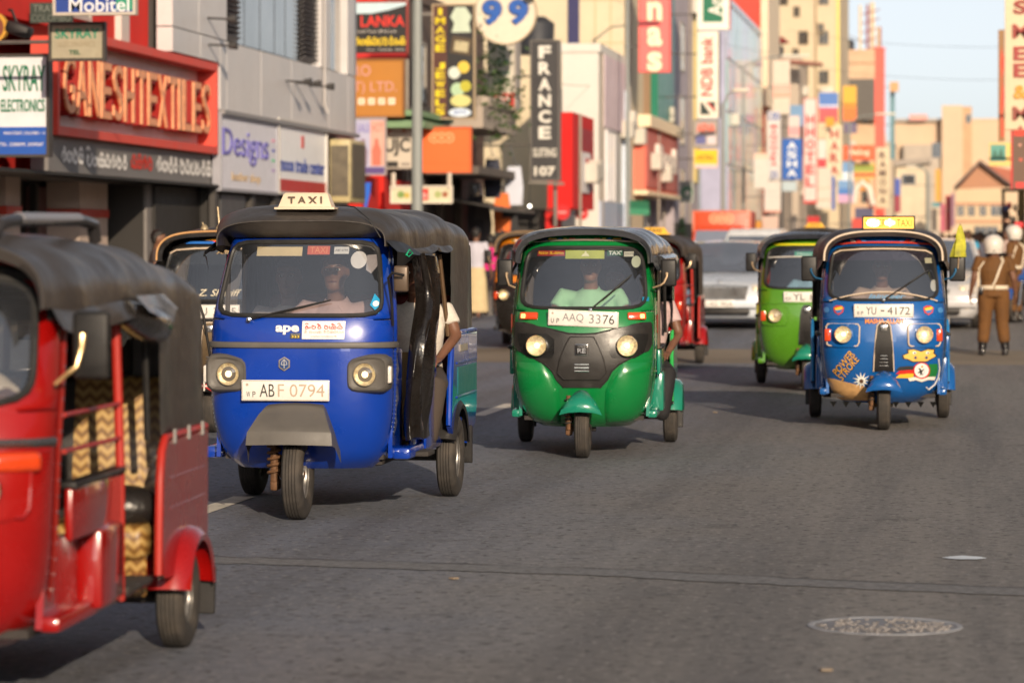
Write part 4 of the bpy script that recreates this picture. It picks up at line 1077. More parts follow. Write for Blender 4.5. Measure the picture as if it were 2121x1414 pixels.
# ================================================================== vehicles in the street
def plate_groups(a, b, c, sp=0):
    return [(a[0], -.213, -.02, .022, .03, plate_k), (a[1], -.180, -.02, .02, .03, plate_k), (b, -.085, .0, .125, .07, plate_k), (c, .125, 0, .19, .07, plate_k)]
# --- dark blue taxi
ape_loc, ape_rz = G(617, 1075), radians(1.0)
ape, ape_sh = ape_taxi('dark blue taxi rickshaw with grey mudguard and plate ABF 0794', ape_loc, ape_rz)
# --- green one with black mask
green = paint('emerald_paint', (.003, .19, .042), .16); tealg = paint('teal_green_paint', (.01, .22, .14), .1)
g_loc, g_rz = G(1207, 948), radians(3.2)
gr, gsh = bajaj('emerald green rickshaw with black nose mask and plate AAQ 3376', g_loc, g_rz, green, side=tealg, trim=paint('light_green_strip', (.03, .42, .09), .05), nose=tealg,
                hood=canvas_mat('hood_satin', (.05, .052, .06), .14), rails=False)
maskm = M('mask_plastic', (.024, .022, .021), rough=.36, var=.12, vs=9, bump=.08, bs=160)
for sx in (-1, 1):
    rows = [(.52, 0, .13), (.58, 0, .185), (.64, 0, .215), (.69, 0, .27), (.74, 0, .36), (.79, 0, .475), (.84, 0, .50), (.905, 0, .50), (.935, .20, .50), (.985, .42, .497)]
    decal_rows(gsh, gr, 'nose_mask', [(z, sx*a, sx*b) for z, a, b in rows], maskm, .010, 16, 4)
    trace(gsh, gr, 'mask_edge', [(sx*b, z) for z, a, b in rows[:7]], .008, maskm, .006)
    trace(gsh, gr, 'mask_edge', [(sx*.0, .908), (sx*.10, .912), (sx*.20, .936), (sx*.42, .985), (sx*.49, .987)], .008, maskm, .006)
    decal_rows(gsh, gr, 'lamp_bay', [(.735, sx*.22, sx*.38), (.77, sx*.20, sx*.44), (.87, sx*.20, sx*.47), (.91, sx*.26, sx*.47)], M('lamp_bay_black', (.012, .012, .012), rough=.3), .0125, 8, 3)
    x = sx*.315; rot = rot_to(gsh.nrm(x/gsh.hw(.82), .82) + Vector((0, -2.4, 0)))
    headlamp(gr, gsh.at(x, .822, .052), .070, True, rot)
    q = gsh.at(sx*.39, 1.035, .012); rt2 = rot_to(gsh.nrm(sx*.39/.52, 1.03) + Vector((0, -.6, 0)))
    part('turn_signal', MB().rbox(q, (.14, .03, .056), .010, 2, rt2), amber, gr, 40)
    part('signal_bulb', MB().rbox(q + Vector((sx*.042, -.012, 0)), (.035, .016, .034), .006, 2, rt2), M('signal_glow', (.95, .55, .2), rough=.3, emit=(1, .5, .15), es=.8), gr, 40)
    part('reflector_strip', MB().rbox(gsh.q(sx*.9999, .98) + Vector((sx*.014, .0, 0)), (.012, .035, .14), .004, 1), P(120, 40, 25), gr)
    # lower bulges of the nose, proud of the shell
    mb = MB(); nu, nv = 14, 14
    def bul(u, v, sx=sx):
        z = lerp(.245, .70, v); xi = lerp(interp([(.24, .17), (.35, .16), (.5, .17), (.6, .22), (.70, .30)], z), min(gsh.hw(z)*.97, .5), u)
        k = (sin(pi*min(1, max(0, u)))**.5) * (sin(pi*min(1, max(0, v)))**.5)
        return gsh.at(sx*xi, z, .004 + .045*k)
    mb.grid(bul, [i/nu for i in range(nu+1)], [i/nv for i in range(nv+1)]); part('nose_bulge', mb, green, gr, 60)
decal_rows(gsh, gr, 'centre_panel', [(.585, -.13, .13), (.63, -.175, .175), (.73, -.155, .155), (.85, -.105, .105), (.885, -.085, .085)], maskm, .026, 10, 3)
trace(gsh, gr, 'panel_edge', [(-.085, .885), (-.105, .85), (-.155, .73), (-.175, .63), (-.13, .585), (.13, .585), (.175, .63), (.155, .73), (.105, .85), (.085, .885), (-.085, .885)], .007, maskm, .022)
b = part('badge', MB().rbox(gsh.at(.0, .795, .034), (.10, .014, .085), .014, 3), chrome, gr); q = gsh.at(0, .795, .042)
part('badge_field', MB().rbox(q, (.086, .006, .071), .010, 2), blackpl, b)
vs, fs = fit_text('RE', .06, .034, .004, bold=.03); part('badge_lettering', MB().add([(q.x + a, q.y - .003 - d, q.z - .008 + z) for a, z, d in vs], fs), chrome, b, 0)
vs, fs = fit_text('BAJAJ', .05, .010, .003); part('badge_maker', MB().add([(q.x + a, q.y - .003 - d, q.z + .022 + z) for a, z, d in vs], fs), chrome, b, 0)
mb = MB()
for i in range(3): mb.rbox(gsh.at(0, .645 + i*.024, .03), (.115, .012, .010), .004, 1)
part('slats', mb, chrome, gr)
pc = gsh.at(-.0, 1.03, 0); number_plate(gr, (.01, pc.y - .035, 1.022), .515, .118, [('U', -.225, -.022, .022, .034, plate_k), ('P', -.185, -.022, .02, .034, plate_k), ('AAQ', -.075, .002, .155, .068, M('plate_grey', (.22, .22, .23), rough=.5)), ('33', .085, .002, .085, .068, M('plate_grey', (.22, .22, .23), rough=.5)), ('76', .185, .002, .085, .068, plate_k)], radians(6), radians(2.5))
# chrome arc, header decals, visor inside, stickers
arcp = [(-.47, 1.44), (-.462, 1.50), (-.44, 1.545), (-.38, 1.572), (-.2, 1.585), (0, 1.588), (.2, 1.585), (.38, 1.572), (.44, 1.545), (.462, 1.50), (.47, 1.44)]
trace(gsh, gr, 'header_trim', arcp, .008, M('brushed_trim', (.55, .47, .38), rough=.3, metal=.7), .02)
for sx in (-1, 1):
    for k, (a, b_, mt) in enumerate(((.06, .12, P(210, 70, 60)), (.12, .16, P(235, 200, 60)), (.16, .20, P(60, 140, 200)), (.20, .27, P(230, 190, 70)), (.27, .33, P(30, 40, 80)))):
        decal_rows(gsh, gr, 'header_decal', [(1.592, sx*a, sx*b_), (1.607, sx*(a + .01), sx*(b_ - .005))], mt, .006, 4, 2)
decal_rows(gsh, gr, 'tint_band', [(1.475, -.43, .43), (1.535, -.42, .42)], M('tint_black', (.01, .012, .012), rough=.25), -.012, 16, 3)
decal_rows(gsh, gr, 'sunstrip', [(1.462, -.14, .15), (1.524, -.14, .15)], M('lime_card', (.48, .55, .06), rough=.6, var=.15), -.008, 8, 3)
decal_poly(gsh, gr, 'seated_figure_print', [(-.02, 1.478), (.04, 1.478), (.03, 1.495), (.018, 1.500), (.016, 1.512), (.01, 1.517), (.004, 1.512), (.002, 1.500), (-.01, 1.495)], P(240, 240, 190), -.004)
rs = decal_rows(gsh, gr, 'red_slogan_strip', [(1.482, -.355, -.145), (1.522, -.35, -.145)], P(170, 25, 20), -.007, 8, 2)
for s_, xc, w in (('gtrrn', -.307, .075), ('mif', -.242, .035), ('skgtn', -.188, .07)):
    vs, fs = script_geo(s_, .1); part('slogan_lettering', MB().add([gsh.at(xc + a*w, 1.503 + c*.022, -.004 + .0003*(i//4 % 5)) for i, (a, c) in enumerate(vs)], fs), P(245, 200, 40), rs, 0)
ts_ = decal_rows(gsh, gr, 'taxi_card', [(1.484, .17, .285), (1.524, .17, .285)], P(0, 90, 60), -.008, 6, 2); decal_text(gsh, gr, 'taxi_card_lettering', "TAX'", .228, 1.504, .095, .03, P(240, 250, 245), -.004, bold=.03)
wc = decal_rows(gsh, gr, 'white_card', [(1.478, .295, .365), (1.515, .295, .365)], P(215, 215, 200), -.008, 5, 2); decal_text(gsh, gr, 'card_lettering', 'AAQ 3376', .33, 1.497, .058, .010, plate_k, -.004)
decal_poly(gsh, gr, 'round_licence', circ(.385, 1.44, .034, 18, .044), P(205, 215, 190), -.008)
decal_rows(gsh, gr, 'blue_tab', [(1.145, .43, .475), (1.175, .43, .475)], P(20, 130, 170), .006, 4, 2)
wiper(gr, gsh, .06, 1.075, .345, 1.33)
for sx in (-1, 1): mirror(gr, sx, (sx*.605 + .02, .16, 1.355), .115, .20, (sx*.51, .14, 1.245))
part('rolled_curtain', MB().tube([(.55, .28, 1.43), (.60, .75, 1.43), (.61, 1.3, 1.45)], [.05, .06, .05], 10), M('curtain_vinyl', (.022, .019, .017)), gr)
part('side_curtain', MB().rbox((.545, .33, 1.08), (.02, .16, .58), .01), M('tan_curtain', (.14, .10, .065), rough=.4, var=.3), gr)
# --- bright blue decorated one
azure = paint('azure_paint', (.005, .10, .36), .18); creamt = M('cream_trim', (.68, .55, .42), rough=.35, var=.1)
b_loc, b_rz = G(1830, 890), radians(2.6)
bl, bsh = bajaj('bright blue rickshaw with cartoon decals and plate YU-4172', b_loc, b_rz, azure, trim=paint('azure_edge', (.02, .2, .5), .1), rails=False, hood=canvas_mat('hood_brown', (.032, .023, .022), .45), pipe=creamt, steer=radians(0))
classic_face(bl, bsh, azure, creamt, None, amber, True)
pc = bsh.at(0, 1.015); number_plate(bl, (-.0, pc.y - .02, 1.008), .50, .112, [('W', -.213, -.02, .022, .03, plate_k), ('P', -.180, -.02, .02, .03, plate_k), ('YU', -.105, .0, .085, .066, plate_k), ('-', -.01, .0, .03, None, plate_k), ('4172', .125, 0, .19, .066, plate_k)], radians(4))
orange_v = M('orange_vinyl', (.75, .22, .02), rough=.4, var=.15, vs=20)
decal_text(bsh, bl, 'slogan_lettering', 'MASHA ALLAH', .005, .918, .32, .04, orange_v, .014, bold=.03)
def slant_text(sh, par, name, body, x, z, w, h, ang, mt, off=.006, **k):
    vs, fs = fit_text(body, w, h, **k); ca, sa = cos(ang), sin(ang)
    return part(name, MB().add([sh.at(x + a*ca - b*sa, z + a*sa + b*ca, off) for a, b, _ in vs], fs), mt, par, 0)
for body, dx, dz in (('POWER', -.018, .017), ('STROKE', .018, -.017)):
    slant_text(bsh, bl, 'slogan_shadow', body, -.315 + dx*1.2 + .006, .545 + dz*1.2 - .006, .235, .058, radians(52), plate_k, .004, shear=.2)
    slant_text(bsh, bl, 'slogan_lettering', body, -.315 + dx*1.2, .545 + dz*1.2, .235, .058, radians(52), M('yellow_orange', (.85, .42, .05), rough=.4), .008, shear=.2)
decal_rows(bsh, bl, 'sand_patch', [(.245, -.37, -.10), (.28, -.40, -.09), (.33, -.43, -.11), (.37, -.45, -.16), (.40, -.47, -.30), (.43, -.47, -.42)], M('sand_vinyl', (.62, .36, .15), rough=.45, var=.2, vs=14), .004, 12, 3)
fl = []
for i in range(22): a = 2*pi*i/22; r = .075 if i % 2 == 0 else .028; fl.append((-.185 + r*cos(a), .42 + r*sin(a)))
decal_poly(bsh, bl, 'flower_decal', fl, P(235, 235, 225), .007); decal_poly(bsh, bl, 'flower_centre', circ(-.185, .415, .018), P(90, 60, 40), .009)
# winged face decal with round emblem and flag stripes
yel = P(235, 190, 90); blk = plate_k
decal_poly(bsh, bl, 'wing_decal_outline', [(.15, .635), (.20, .655), (.19, .685), (.25, .69), (.31, .67), (.37, .69), (.43, .685), (.425, .655), (.45, .625), (.40, .60), (.36, .575), (.24, .575), (.19, .60), (.16, .60)], blk, .004)
decal_poly(bsh, bl, 'wing_decal', [(.162, .632), (.21, .652), (.205, .677), (.25, .682), (.31, .662), (.37, .682), (.417, .677), (.412, .652), (.435, .627), (.395, .605), (.355, .583), (.245, .583), (.2, .605), (.175, .608)], yel, .006)
for xx in (.255, .365): decal_poly(bsh, bl, 'decal_eye', circ(xx, .655, .016, 10, .012), P(240, 240, 235), .008); decal_poly(bsh, bl, 'decal_pupil', circ(xx + .003, .654, .007, 8), blk, .010)
for sx_ in (-1, 1): decal_poly(bsh, bl, 'decal_star', [(.31 + sx_*(.045 + .018*cos(2*pi*i/10)*(1 if i % 2 else .45)), .615 + .018*sin(2*pi*i/10)*(1 if i % 2 else .45)) for i in range(10)], P(40, 60, 110), .008)
for k, (mt, dz) in enumerate(((blk, .032), (P(205, 40, 30), 0), (P(240, 190, 50), -.032))):
    decal_rows(bsh, bl, 'flag_stripe', [(.475 + dz, .10, .25), (.505 + dz, .13, .25), (.512 + dz, .20, .25)], mt, .006 + k*.0006, 8, 2)
decal_rows(bsh, bl, 'green_panel', [(.43, .36, .43), (.50, .36, .455), (.56, .38, .45)], P(30, 120, 60), .006, 5, 2)
decal_poly(bsh, bl, 'emblem_ring', circ(.315, .505, .072), P(200, 35, 35), .009); decal_poly(bsh, bl, 'emblem_disc', circ(.315, .508, .060), P(240, 238, 232), .011)
decal_poly(bsh, bl, 'emblem_swoosh', [(.345, .53), (.335, .49), (.325, .465), (.338, .49), (.342, .515)], P(40, 90, 180), .013)
decal_poly(bsh, bl, 'emblem_figure', [(.275, .485), (.30, .505), (.285, .53), (.30, .528), (.315, .51), (.335, .525), (.33, .508), (.318, .495), (.325, .465), (.312, .478), (.30, .462), (.303, .488)], blk, .013)
decal_poly(bsh, bl, 'emblem_ball', circ(.318, .54, .009, 8), P(230, 150, 40), .013)
decal_poly(bsh, bl, 'ribbon', [(.20, .445), (.26, .455), (.315, .435), (.37, .455), (.43, .455), (.42, .425), (.37, .430), (.315, .412), (.26, .43), (.215, .42)], P(235, 230, 220), .015)
trace(bsh, bl, 'white_scroll', [(.46, .60), (.47, .52), (.46, .44), (.43, .38), (.38, .34), (.36, .36)], .006, P(225, 220, 215), .004)
for sx in (-1, 1):
    c0 = sx*.375
    decal_poly(bsh, bl, 'shield_sticker', [(c0 - .045, 1.03), (c0 - .02, 1.048), (c0 + .02, 1.048), (c0 + .045, 1.03), (c0 + .035, .99), (c0, .968), (c0 - .035, .99)], P(200, 60, 50), .005)
    decal_poly(bsh, bl, 'sticker_swoosh', [(c0 - .035, 1.025), (c0 + .03, 1.04), (c0 + .035, 1.02), (c0 - .02, 1.0)], P(240, 190, 60), .007)
    decal_poly(bsh, bl, 'sticker_swoosh', [(c0 - .03, 1.005), (c0 + .035, 1.015), (c0 + .02, .99), (c0 - .01, .98)], P(60, 110, 180), .008)
    decal_poly(bsh, bl, 'round_sticker', circ(sx*.475, 1.01, .024), P(70, 130, 190), .006)
red_t = M('red_trim', (.55, .05, .03), rough=.35)
trace(bsh, bl, 'red_header_trim', [(x, z - .018) for x, z in arcp], .009, red_t, .03)
trace(bsh, bl, 'cream_header_trim', [(x*.93, z - .065) for x, z in arcp[2:-2]], .007, creamt, .014)
trace(bsh, bl, 'cream_screen_arc', [(x*.95, 1.085 + .075*(1 - (x/.47)**2)) for x in [lerp(-.47, .47, i/20) for i in range(21)]], .006, creamt, .010)
decal_rows(bsh, bl, 'tint_band', [(1.435, -.435, .435), (1.535, -.42, .42)], M('tint_purple', (.02, .009, .02), rough=.25), -.012, 16, 3)
sl = decal_text(bsh, bl, 'screen_script', 'Jainpeer', .02, 1.125, .33, .05, P(120, 190, 235), -.004, shear=.35, bold=.02)
for i, mt in enumerate((P(40, 130, 200), P(220, 60, 70), P(235, 225, 215))):
    for sx in (-1, 1): decal_rows(bsh, bl, 'header_decal', [(1.575, sx*(.13 + .045*i), sx*(.17 + .045*i)), (1.60, sx*(.15 + .045*i), sx*(.185 + .045*i))], mt, .012, 3, 2)
decal_rows(bsh, bl, 'licence_card', [(1.41, .36, .42), (1.455, .355, .415)], P(210, 205, 170), -.008, 4, 2)
decal_poly(bsh, bl, 'oval_licence', circ(.43, 1.22, .03, 18, .05), P(205, 205, 195), -.006)
wiper(bl, bsh, .0, 1.085, .375, 1.34)
for sx in (-1, 1): mirror(bl, sx, (sx*.625, .16, 1.36), .135, .215, (sx*.515, .14, 1.27), M('blue_arm', (.03, .14, .28), rough=.3, metal=.4))
mb = MB()
for k in range(9):
    x = lerp(-.42, .42, k/8); mb.prism([(x - .03, .235), (x + .03, .235), (x, .185)], .05 + .1*abs(x), .053 + .1*abs(x), 'Y')
part('fringe', mb, M('fringe_black', (.008, .008, .008), rough=.9, spec=.1), bl)['kind'] = 'stuff'
def local(loc, rz, p): return Vector(loc) + Matrix.Rotation(rz, 3, 'Z') @ Vector(p)
# lit roof sign
sg = thing('taxi_roof_sign', 'lit orange roof box reading METERED TAXI on the decorated blue rickshaw', 'taxi sign', local(b_loc, b_rz, (0.05, .36, 1.69)), b_rz)
part('sign_frame', MB().bx(-.225, .225, -.05, .05, 0, .012).bx(-.225, .225, -.05, .05, .108, .12).bx(-.225, -.213, -.05, .05, .012, .108).bx(.213, .225, -.05, .05, .012, .108).tube([(-.15, 0, -.04), (-.15, 0, .0)], .008, 6).tube([(.15, 0, -.04), (.15, 0, .0)], .008, 6), blackpl, sg, 0)
lit_m = M('lit_panel', (.9, .5, .08), rough=.4, emit=(1.0, .42, .03), es=.75, var=.1)
part('lit_face', MB().bx(-.213, .213, -.044, .044, .012, .108), lit_m, sg, 0)
part('lit_tube', MB().ball((-.13, -.045, .06), (.06, .006, .036)).ball((.01, -.045, .06), (.045, .006, .034)), M('lamp_tube_glow', (1, .9, .6), emit=(1, .8, .4), es=2.6, var=0), sg)
vs, fs = fit_text('METERED TAXI', .39, .062, .002); part('sign_lettering', MB().add([(a, -.0455 - .004 - d, .06 + z) for a, z, d in vs], fs), M('sign_amber', (.35, .13, .02), rough=.5), sg, 0)
# small folded yellow-green flag tied on the mirror
fg = thing('pennant', 'furled yellow and green pennant tied to the mirror of the blue rickshaw', 'flag', local(b_loc, b_rz, (.63, .13, 1.40)), b_rz)
mb = MB(); rings = []
for i in range(10):
    k = i/9; w = .055*(1 - k)**.7 + .004; rings.append([Vector((.02*k + w*cos(a)*(1 + .4*sin(3*a + 3*k)), .5*w*sin(a), .06 + .28*k)) for a in [2*pi*j/12 for j in range(12)]])
mb.loft(rings); part('cloth', mb, M('pennant_cloth', (.42, .40, .03), rough=.7, var=.5, vs=14), fg, 60)
part('stick', MB().tube([(0, 0, -.04), (.02, 0, .34)], .006, 6), goldpaint, fg)
# --- light green one
lime = paint('lime_paint', (.085, .26, .015), .06)
l_loc, l_rz = G(1672, 809), radians(1.2)
lg, lsh = bajaj('lime green rickshaw with plate YL behind the decorated blue one', l_loc, l_rz, lime, trim=paint('yellow_edge', (.5, .52, .03), .15), side=lime, nose=tealg, rails=False, hood=canvas_mat('hood_blueblack', (.025, .028, .038), .28))
classic_face(lg, lsh, lime, None, blackpl, amber, False)
pc = lsh.at(0, 1.015); number_plate(lg, (0, pc.y - .02, 1.008), .50, .112, plate_groups('EP', 'YL', '8814'), radians(4))
decal_rows(lsh, lg, 'tint_band', [(1.43, -.435, .435), (1.535, -.42, .42)], M('tint_black', (.01, .012, .012), rough=.25), -.012, 16, 3)
decal_rows(lsh, lg, 'yellow_valance', [(1.555, -.36, .36), (1.575, -.36, .36)], P(210, 200, 30), .01, 12, 2)
mt_ = decal_rows(lsh, lg, 'meter_card', [(1.445, -.14, .19), (1.495, -.14, .19)], P(60, 170, 140), -.008, 8, 2); decal_text(lsh, lg, 'card_lettering', 'Meter Taxi', .03, 1.47, .28, .032, P(220, 245, 235), -.004)
trace(lsh, lg, 'screen_arc', [(lerp(-.42, .42, i/16), 1.425 + .012*(1 - (2*i/16 - 1)**2)) for i in range(17)], .006, P(230, 225, 215), .006)
wiper(lg, lsh, .1, 1.085, .36, 1.3)
for sx in (-1, 1): mirror(lg, sx, (sx*.61, .16, 1.38), .115, .20, (sx*.51, .14, 1.28))
# --- red near one, cut by the frame
red = paint('red_paint', (.32, .004, .0035), .02, .28); rededge = M('red_edge', (.42, .02, .012), rough=.5, var=.1)
def chevron_mat():
    m = pm('gold_chevron_vinyl', (.5, .3, .07), rough=.35, var=.15, bump=.1, bs=40)
    nt = m.node_tree; N = nt.nodes.new; L = nt.links.new; b = nt.nodes['Principled BSDF']
    tc = N('ShaderNodeTexCoord'); sp = N('ShaderNodeSeparateXYZ'); L(tc.outputs['Object'], sp.inputs[0])
    def ma(op, a, c=0.0):
        n = N('ShaderNodeMath'); n.operation = op
        for i, v in enumerate((a, c)):
            if isinstance(v, (int, float)): n.inputs[i].default_value = v
            else: L(v, n.inputs[i])
        return n.outputs[0]
    zig = ma('PINGPONG', sp.outputs[0], .026)
    st = ma('PINGPONG', ma('ADD', ma('ADD', sp.outputs[2], ma('MULTIPLY', zig, .9)), 3.0), .024)
    f = ma('DIVIDE', st, .024)
    cr = N('ShaderNodeValToRGB'); e = cr.color_ramp.elements
    e[0].position = .12; e[0].color = (.16, .075, .018, 1); e[1].position = .62; e[1].color = (.38, .22, .06, 1)
    e2 = cr.color_ramp.elements.new(.85); e2.color = (.46, .31, .11, 1)
    L(f, cr.inputs[0])
    wide = ma('LESS_THAN', ma('ABSOLUTE', ma('SUBTRACT', sp.outputs[0], .04)), .11)
    mx = N('ShaderNodeMix'); mx.data_type = 'RGBA'; L(wide, mx.inputs[0]); L(cr.outputs[0], mx.inputs[6]); mx.inputs[7].default_value = (.02, .016, .014, 1)
    L(mx.outputs[2], b.inputs['Base Color']); b.inputs['Coat Weight'].default_value = .4
    return m
r_loc, r_rz = Vector((-3.50, 10.2, 0)), radians(2.7)
rd, rsh = bajaj('red rickshaw with gold chevron seat cropped at the photo edge', r_loc, r_rz, red, trim=rededge, seat=chevron_mat(), hood=canvas_mat('hood_grey', (.050, .043, .040), .4), tail=.05)
rd.scale = (1, 1, .94)
classic_face(rd, rsh, red, None, None, None, False)
for sx in (-1, 1):
    trace(rsh, rd, 'chrome_belt', [(sx*lerp(.05, .52, i/12), .965) for i in range(13)], .017, M('dull_chrome', (.2, .19, .19), rough=.25, metal=.8), .006)
    part('turn_signal', MB().rbox(rsh.at(sx*.43, .90, .012), (.17, .05, .07), .02, 3, rot_to(rsh.nrm(sx*.8, .88))), M('orange_lens', (.62, .055, .010), rough=.2, coat=.6), rd, 40)
    trace(rsh, rd, 'screen_visor', [(sx*x, z) for x, z in ((.05, 1.57), (.30, 1.565), (.42, 1.53), (.462, 1.46), (.475, 1.38))], .02, blackpl, .012)
mirror(rd, 1, (.64, .20, 1.30), .125, .24, (.525, .17, 1.165), M('warm_arm', (.55, .38, .18), rough=.3, metal=.3), pivot=(.615, .175, 1.34))
mirror(rd, -1, (-.64, .20, 1.30), .125, .24, (-.525, .17, 1.165))
part('rolled_side_curtain', MB().tube([(.57, 1.0, 1.40), (.60, 1.2, 1.36), (.60, 1.4, 1.34), (.58, 1.52, 1.35)], [.05, .07, .075, .06], 12), M('curtain_vinyl', (.022, .019, .017)), rd, 60)
part('clear_valance', MB().loft([[Vector((.61, 1.05 + .05*i, 1.46)) for i in range(11)], [Vector((.66 + .01*sin(i), 1.05 + .055*i, 1.40 - .01*i*(i < 8))) for i in range(11)]], cap=False, closed=False), M('dusty_valance', (.12, .115, .115), rough=.3, var=.5, vs=12), rd, 60)
part('roof_rail', MB().tube([(.27, .32, 1.67), (.29, .36, 1.73), (.31, .5, 1.745), (.36, 1.25, 1.75), (.37, 1.42, 1.735), (.37, 1.46, 1.67)], .024, 10), M('rail_black', (.03, .028, .03), rough=.3), rd)
part('roof_rail_insert', MB().tube([(.312, .52, 1.748), (.357, 1.22, 1.753)], .0255, 10), M('rail_grey', (.32, .31, .33), rough=.4, metal=.4), rd)
part('bag', MB().ball((.42, 1.72, .60), (.16, .12, .09), 14, 9), M('black_bag', (.02, .018, .018), rough=.3, bump=.5, bs=14), rd, 60)
part('rear_window', MB().rbox((.0, 2.40, 1.22), (.62, .012, .24), .01, 1), side_glass, rd)
part('step_mat', MB().rbox((.50, 1.28, .335), (.16, .42, .03), .01), under, rd)
# --- red far one
rf, rfs = bajaj('red rickshaw with brown hood half hidden behind the emerald green one', (-4.04, 40.7, gz(40.7)), radians(.5), red, trim=rededge, hood=canvas_mat('hood_dusty', (.045, .034, .028), .55))
classic_face(rf, rfs, red); mirror(rf, 1, (.61, .16, 1.36), .115, .20, (.51, .14, 1.26))
part('folded_sheet', MB().rbox((.50, 1.0, .75), (.06, .4, .5), .03), M('blue_sheet', (.08, .12, .2), rough=.6), rf)
def roof_sign(label, loc, rz, p, mt):
    s_ = thing('taxi_roof_sign', label, 'taxi sign', local(loc, rz, p), rz)
    part('sign_body', MB().loft([[Vector((sx*a, sy*b, z)) for sx, sy in ((-1, -1), (1, -1), (1, 1), (-1, 1))] for z, a, b in ((0, .20, .08), (.015, .20, .08), (.016, .17, .065), (.09, .12, .035))]), mt, s_, 30)
    vs, fs = fit_text('TAXI', .17, .045, .003, bold=.02); part('sign_lettering', MB().add([(a, -.058 - d + z*.4, .052 + z) for a, z, d in vs], fs), plate_k, s_, 0)
yel_s = M('yellow_sign', (.8, .45, .04), rough=.35)
roof_sign('yellow taxi sign on the roof of the far red rickshaw', (-4.04, 40.7, gz(40.7)), 0, (.12, .4, 1.70), yel_s)
# --- black and orange one
blkp = paint('black_paint', (.012, .011, .011), .25); orangep = paint('orange_paint', (.62, .19, .012), .1)
k_loc = Vector((-6.30, 46.6, gz(46.6)))
kk, ksh = bajaj('black and orange rickshaw just left of the emerald green one', k_loc, radians(.5), orangep, low=(blkp, .99), side=blkp, trim=blkp, nose=blkp, hood=canvas_mat('hood_tan', (.09, .068, .05), .55), pipe=canvas_mat('hood_tan_edge', (.32, .2, .09), .5), zs_roof=.05)
classic_face(kk, ksh, blkp, None, None, amber, True)
for i, mt in enumerate((P(200, 50, 40), P(235, 225, 210), P(40, 120, 60))):
    for sx in (-1, 1): decal_rows(ksh, kk, 'header_decal', [(1.575, sx*(.13 + .045*i), sx*(.17 + .045*i)), (1.60, sx*(.15 + .045*i), sx*(.185 + .045*i))], mt, .012, 3, 2)
for sx in (-1, 1): mirror(kk, sx, (sx*.61, .16, 1.36), .115, .20, (sx*.51, .14, 1.26))
# --- black one between the red and the dark blue
a_loc = G(440, 895)
au, ash = bajaj('black rickshaw with plate AU seen between the red and dark blue ones', a_loc, radians(1.0), blkp, hood=canvas_mat('hood_black', (.022, .02, .02), .42), pipe=M('orange_piping', (.55, .3, .12), rough=.4), rails=False)
classic_face(au, ash, blkp, creamt, M('gold_brown', (.16, .11, .06), rough=.3, metal=.5), amber, False)
pc = ash.at(0, 1.015); number_plate(au, (0, pc.y - .02, 1.008), .50, .112, [('AU', -.08, 0, .11, .066, plate_k), ('3815', .125, 0, .19, .066, plate_k), ('W', -.215, -.02, .022, .03, plate_k), ('P', -.18, -.02, .02, .03, plate_k)], radians(4))
trace(ash, au, 'cream_header_trim', [(x*.93, z - .06) for x, z in arcp[2:-2]], .008, creamt, .014)
decal_rows(ash, au, 'tint_band', [(1.40, -.435, .435), (1.535, -.42, .42)], M('tint_black', (.01, .012, .012), rough=.25), -.012, 16, 3)
decal_text(ash, au, 'screen_script', 'Amu', .07, 1.505, .14, .045, M('gold_script', (.6, .42, .2), rough=.4), .006, shear=.4)
decal_rows(ash, au, 'rainbow_decal', [(1.565, -.28, .0), (1.585, -.24, .02)], P(40, 110, 200), .012, 6, 2); decal_rows(ash, au, 'rainbow_decal', [(1.565, .0, .28), (1.592, -.05, .26)], P(225, 60, 40), .013, 6, 2); decal_rows(ash, au, 'rainbow_decal', [(1.592, -.12, .10), (1.605, -.05, .08)], P(240, 170, 50), .013, 6, 2)
decal_text(ash, au, 'screen_script', 'Z. Sheriff', .06, 1.16, .36, .055, P(225, 215, 190), .006, shear=.3)
for i, (x, dz) in enumerate(((-.11, .05), (.02, .18))):
    an = thing('roof_antenna', ('short stubby' if i == 0 else 'tall thin') + ' antenna on the roof of the black rickshaw', 'antenna', local(a_loc, 0, (x, .18, 1.70)))
    part('antenna_rod', MB().tube([(0, 0, -.01), (-.02, .01, dz)], [.009, .006], 8).lathe([(.001, -.012), (.035, -.01), (.03, .01), (.015, .03), (.001, .035)], 12), M('antenna_brass', (.42, .33, .2), rough=.4, metal=.5), an)
# union-jack style mudguard print: crossed stripes
flag_w, flag_r = P(230, 225, 215), P(200, 40, 40)
mb = MB().box((0, -.325, .40), (.014, .004, .08)).box((0, -.325, .40), (.16, .004, .012)); part('mudguard_cross', mb, flag_w, au)
mb = MB()
for s_ in (-1, 1): mb.box((0, -.323, .40), (.17, .003, .010), Matrix.Rotation(radians(30*s_), 3, 'Y'))
part('mudguard_saltire', mb, flag_r, au)
# --- two more far down the street
for i, (px, Y, mt, lab) in enumerate(((1686, 60, blkp, 'dark rickshaw with yellow roof sign far behind the lime green one'), (1778, 72, paint('cream_paint', (.55, .5, .42), .1), 'pale far rickshaw mostly hidden behind the decorated blue one'), (1880, 66, paint('maroon_paint', (.12, .02, .02), .1), 'dark red far rickshaw behind the lit roof sign'))):
    p = W(px, HZ, Y); lo = Vector((p.x, Y, gz(Y)))
    q, qs = bajaj(lab, lo, 0, mt, detail=1); classic_face(q, qs, mt)
    if i == 0: roof_sign('yellow taxi sign on the far dark rickshaw', lo, 0, (0, .4, 1.70), yel_s)
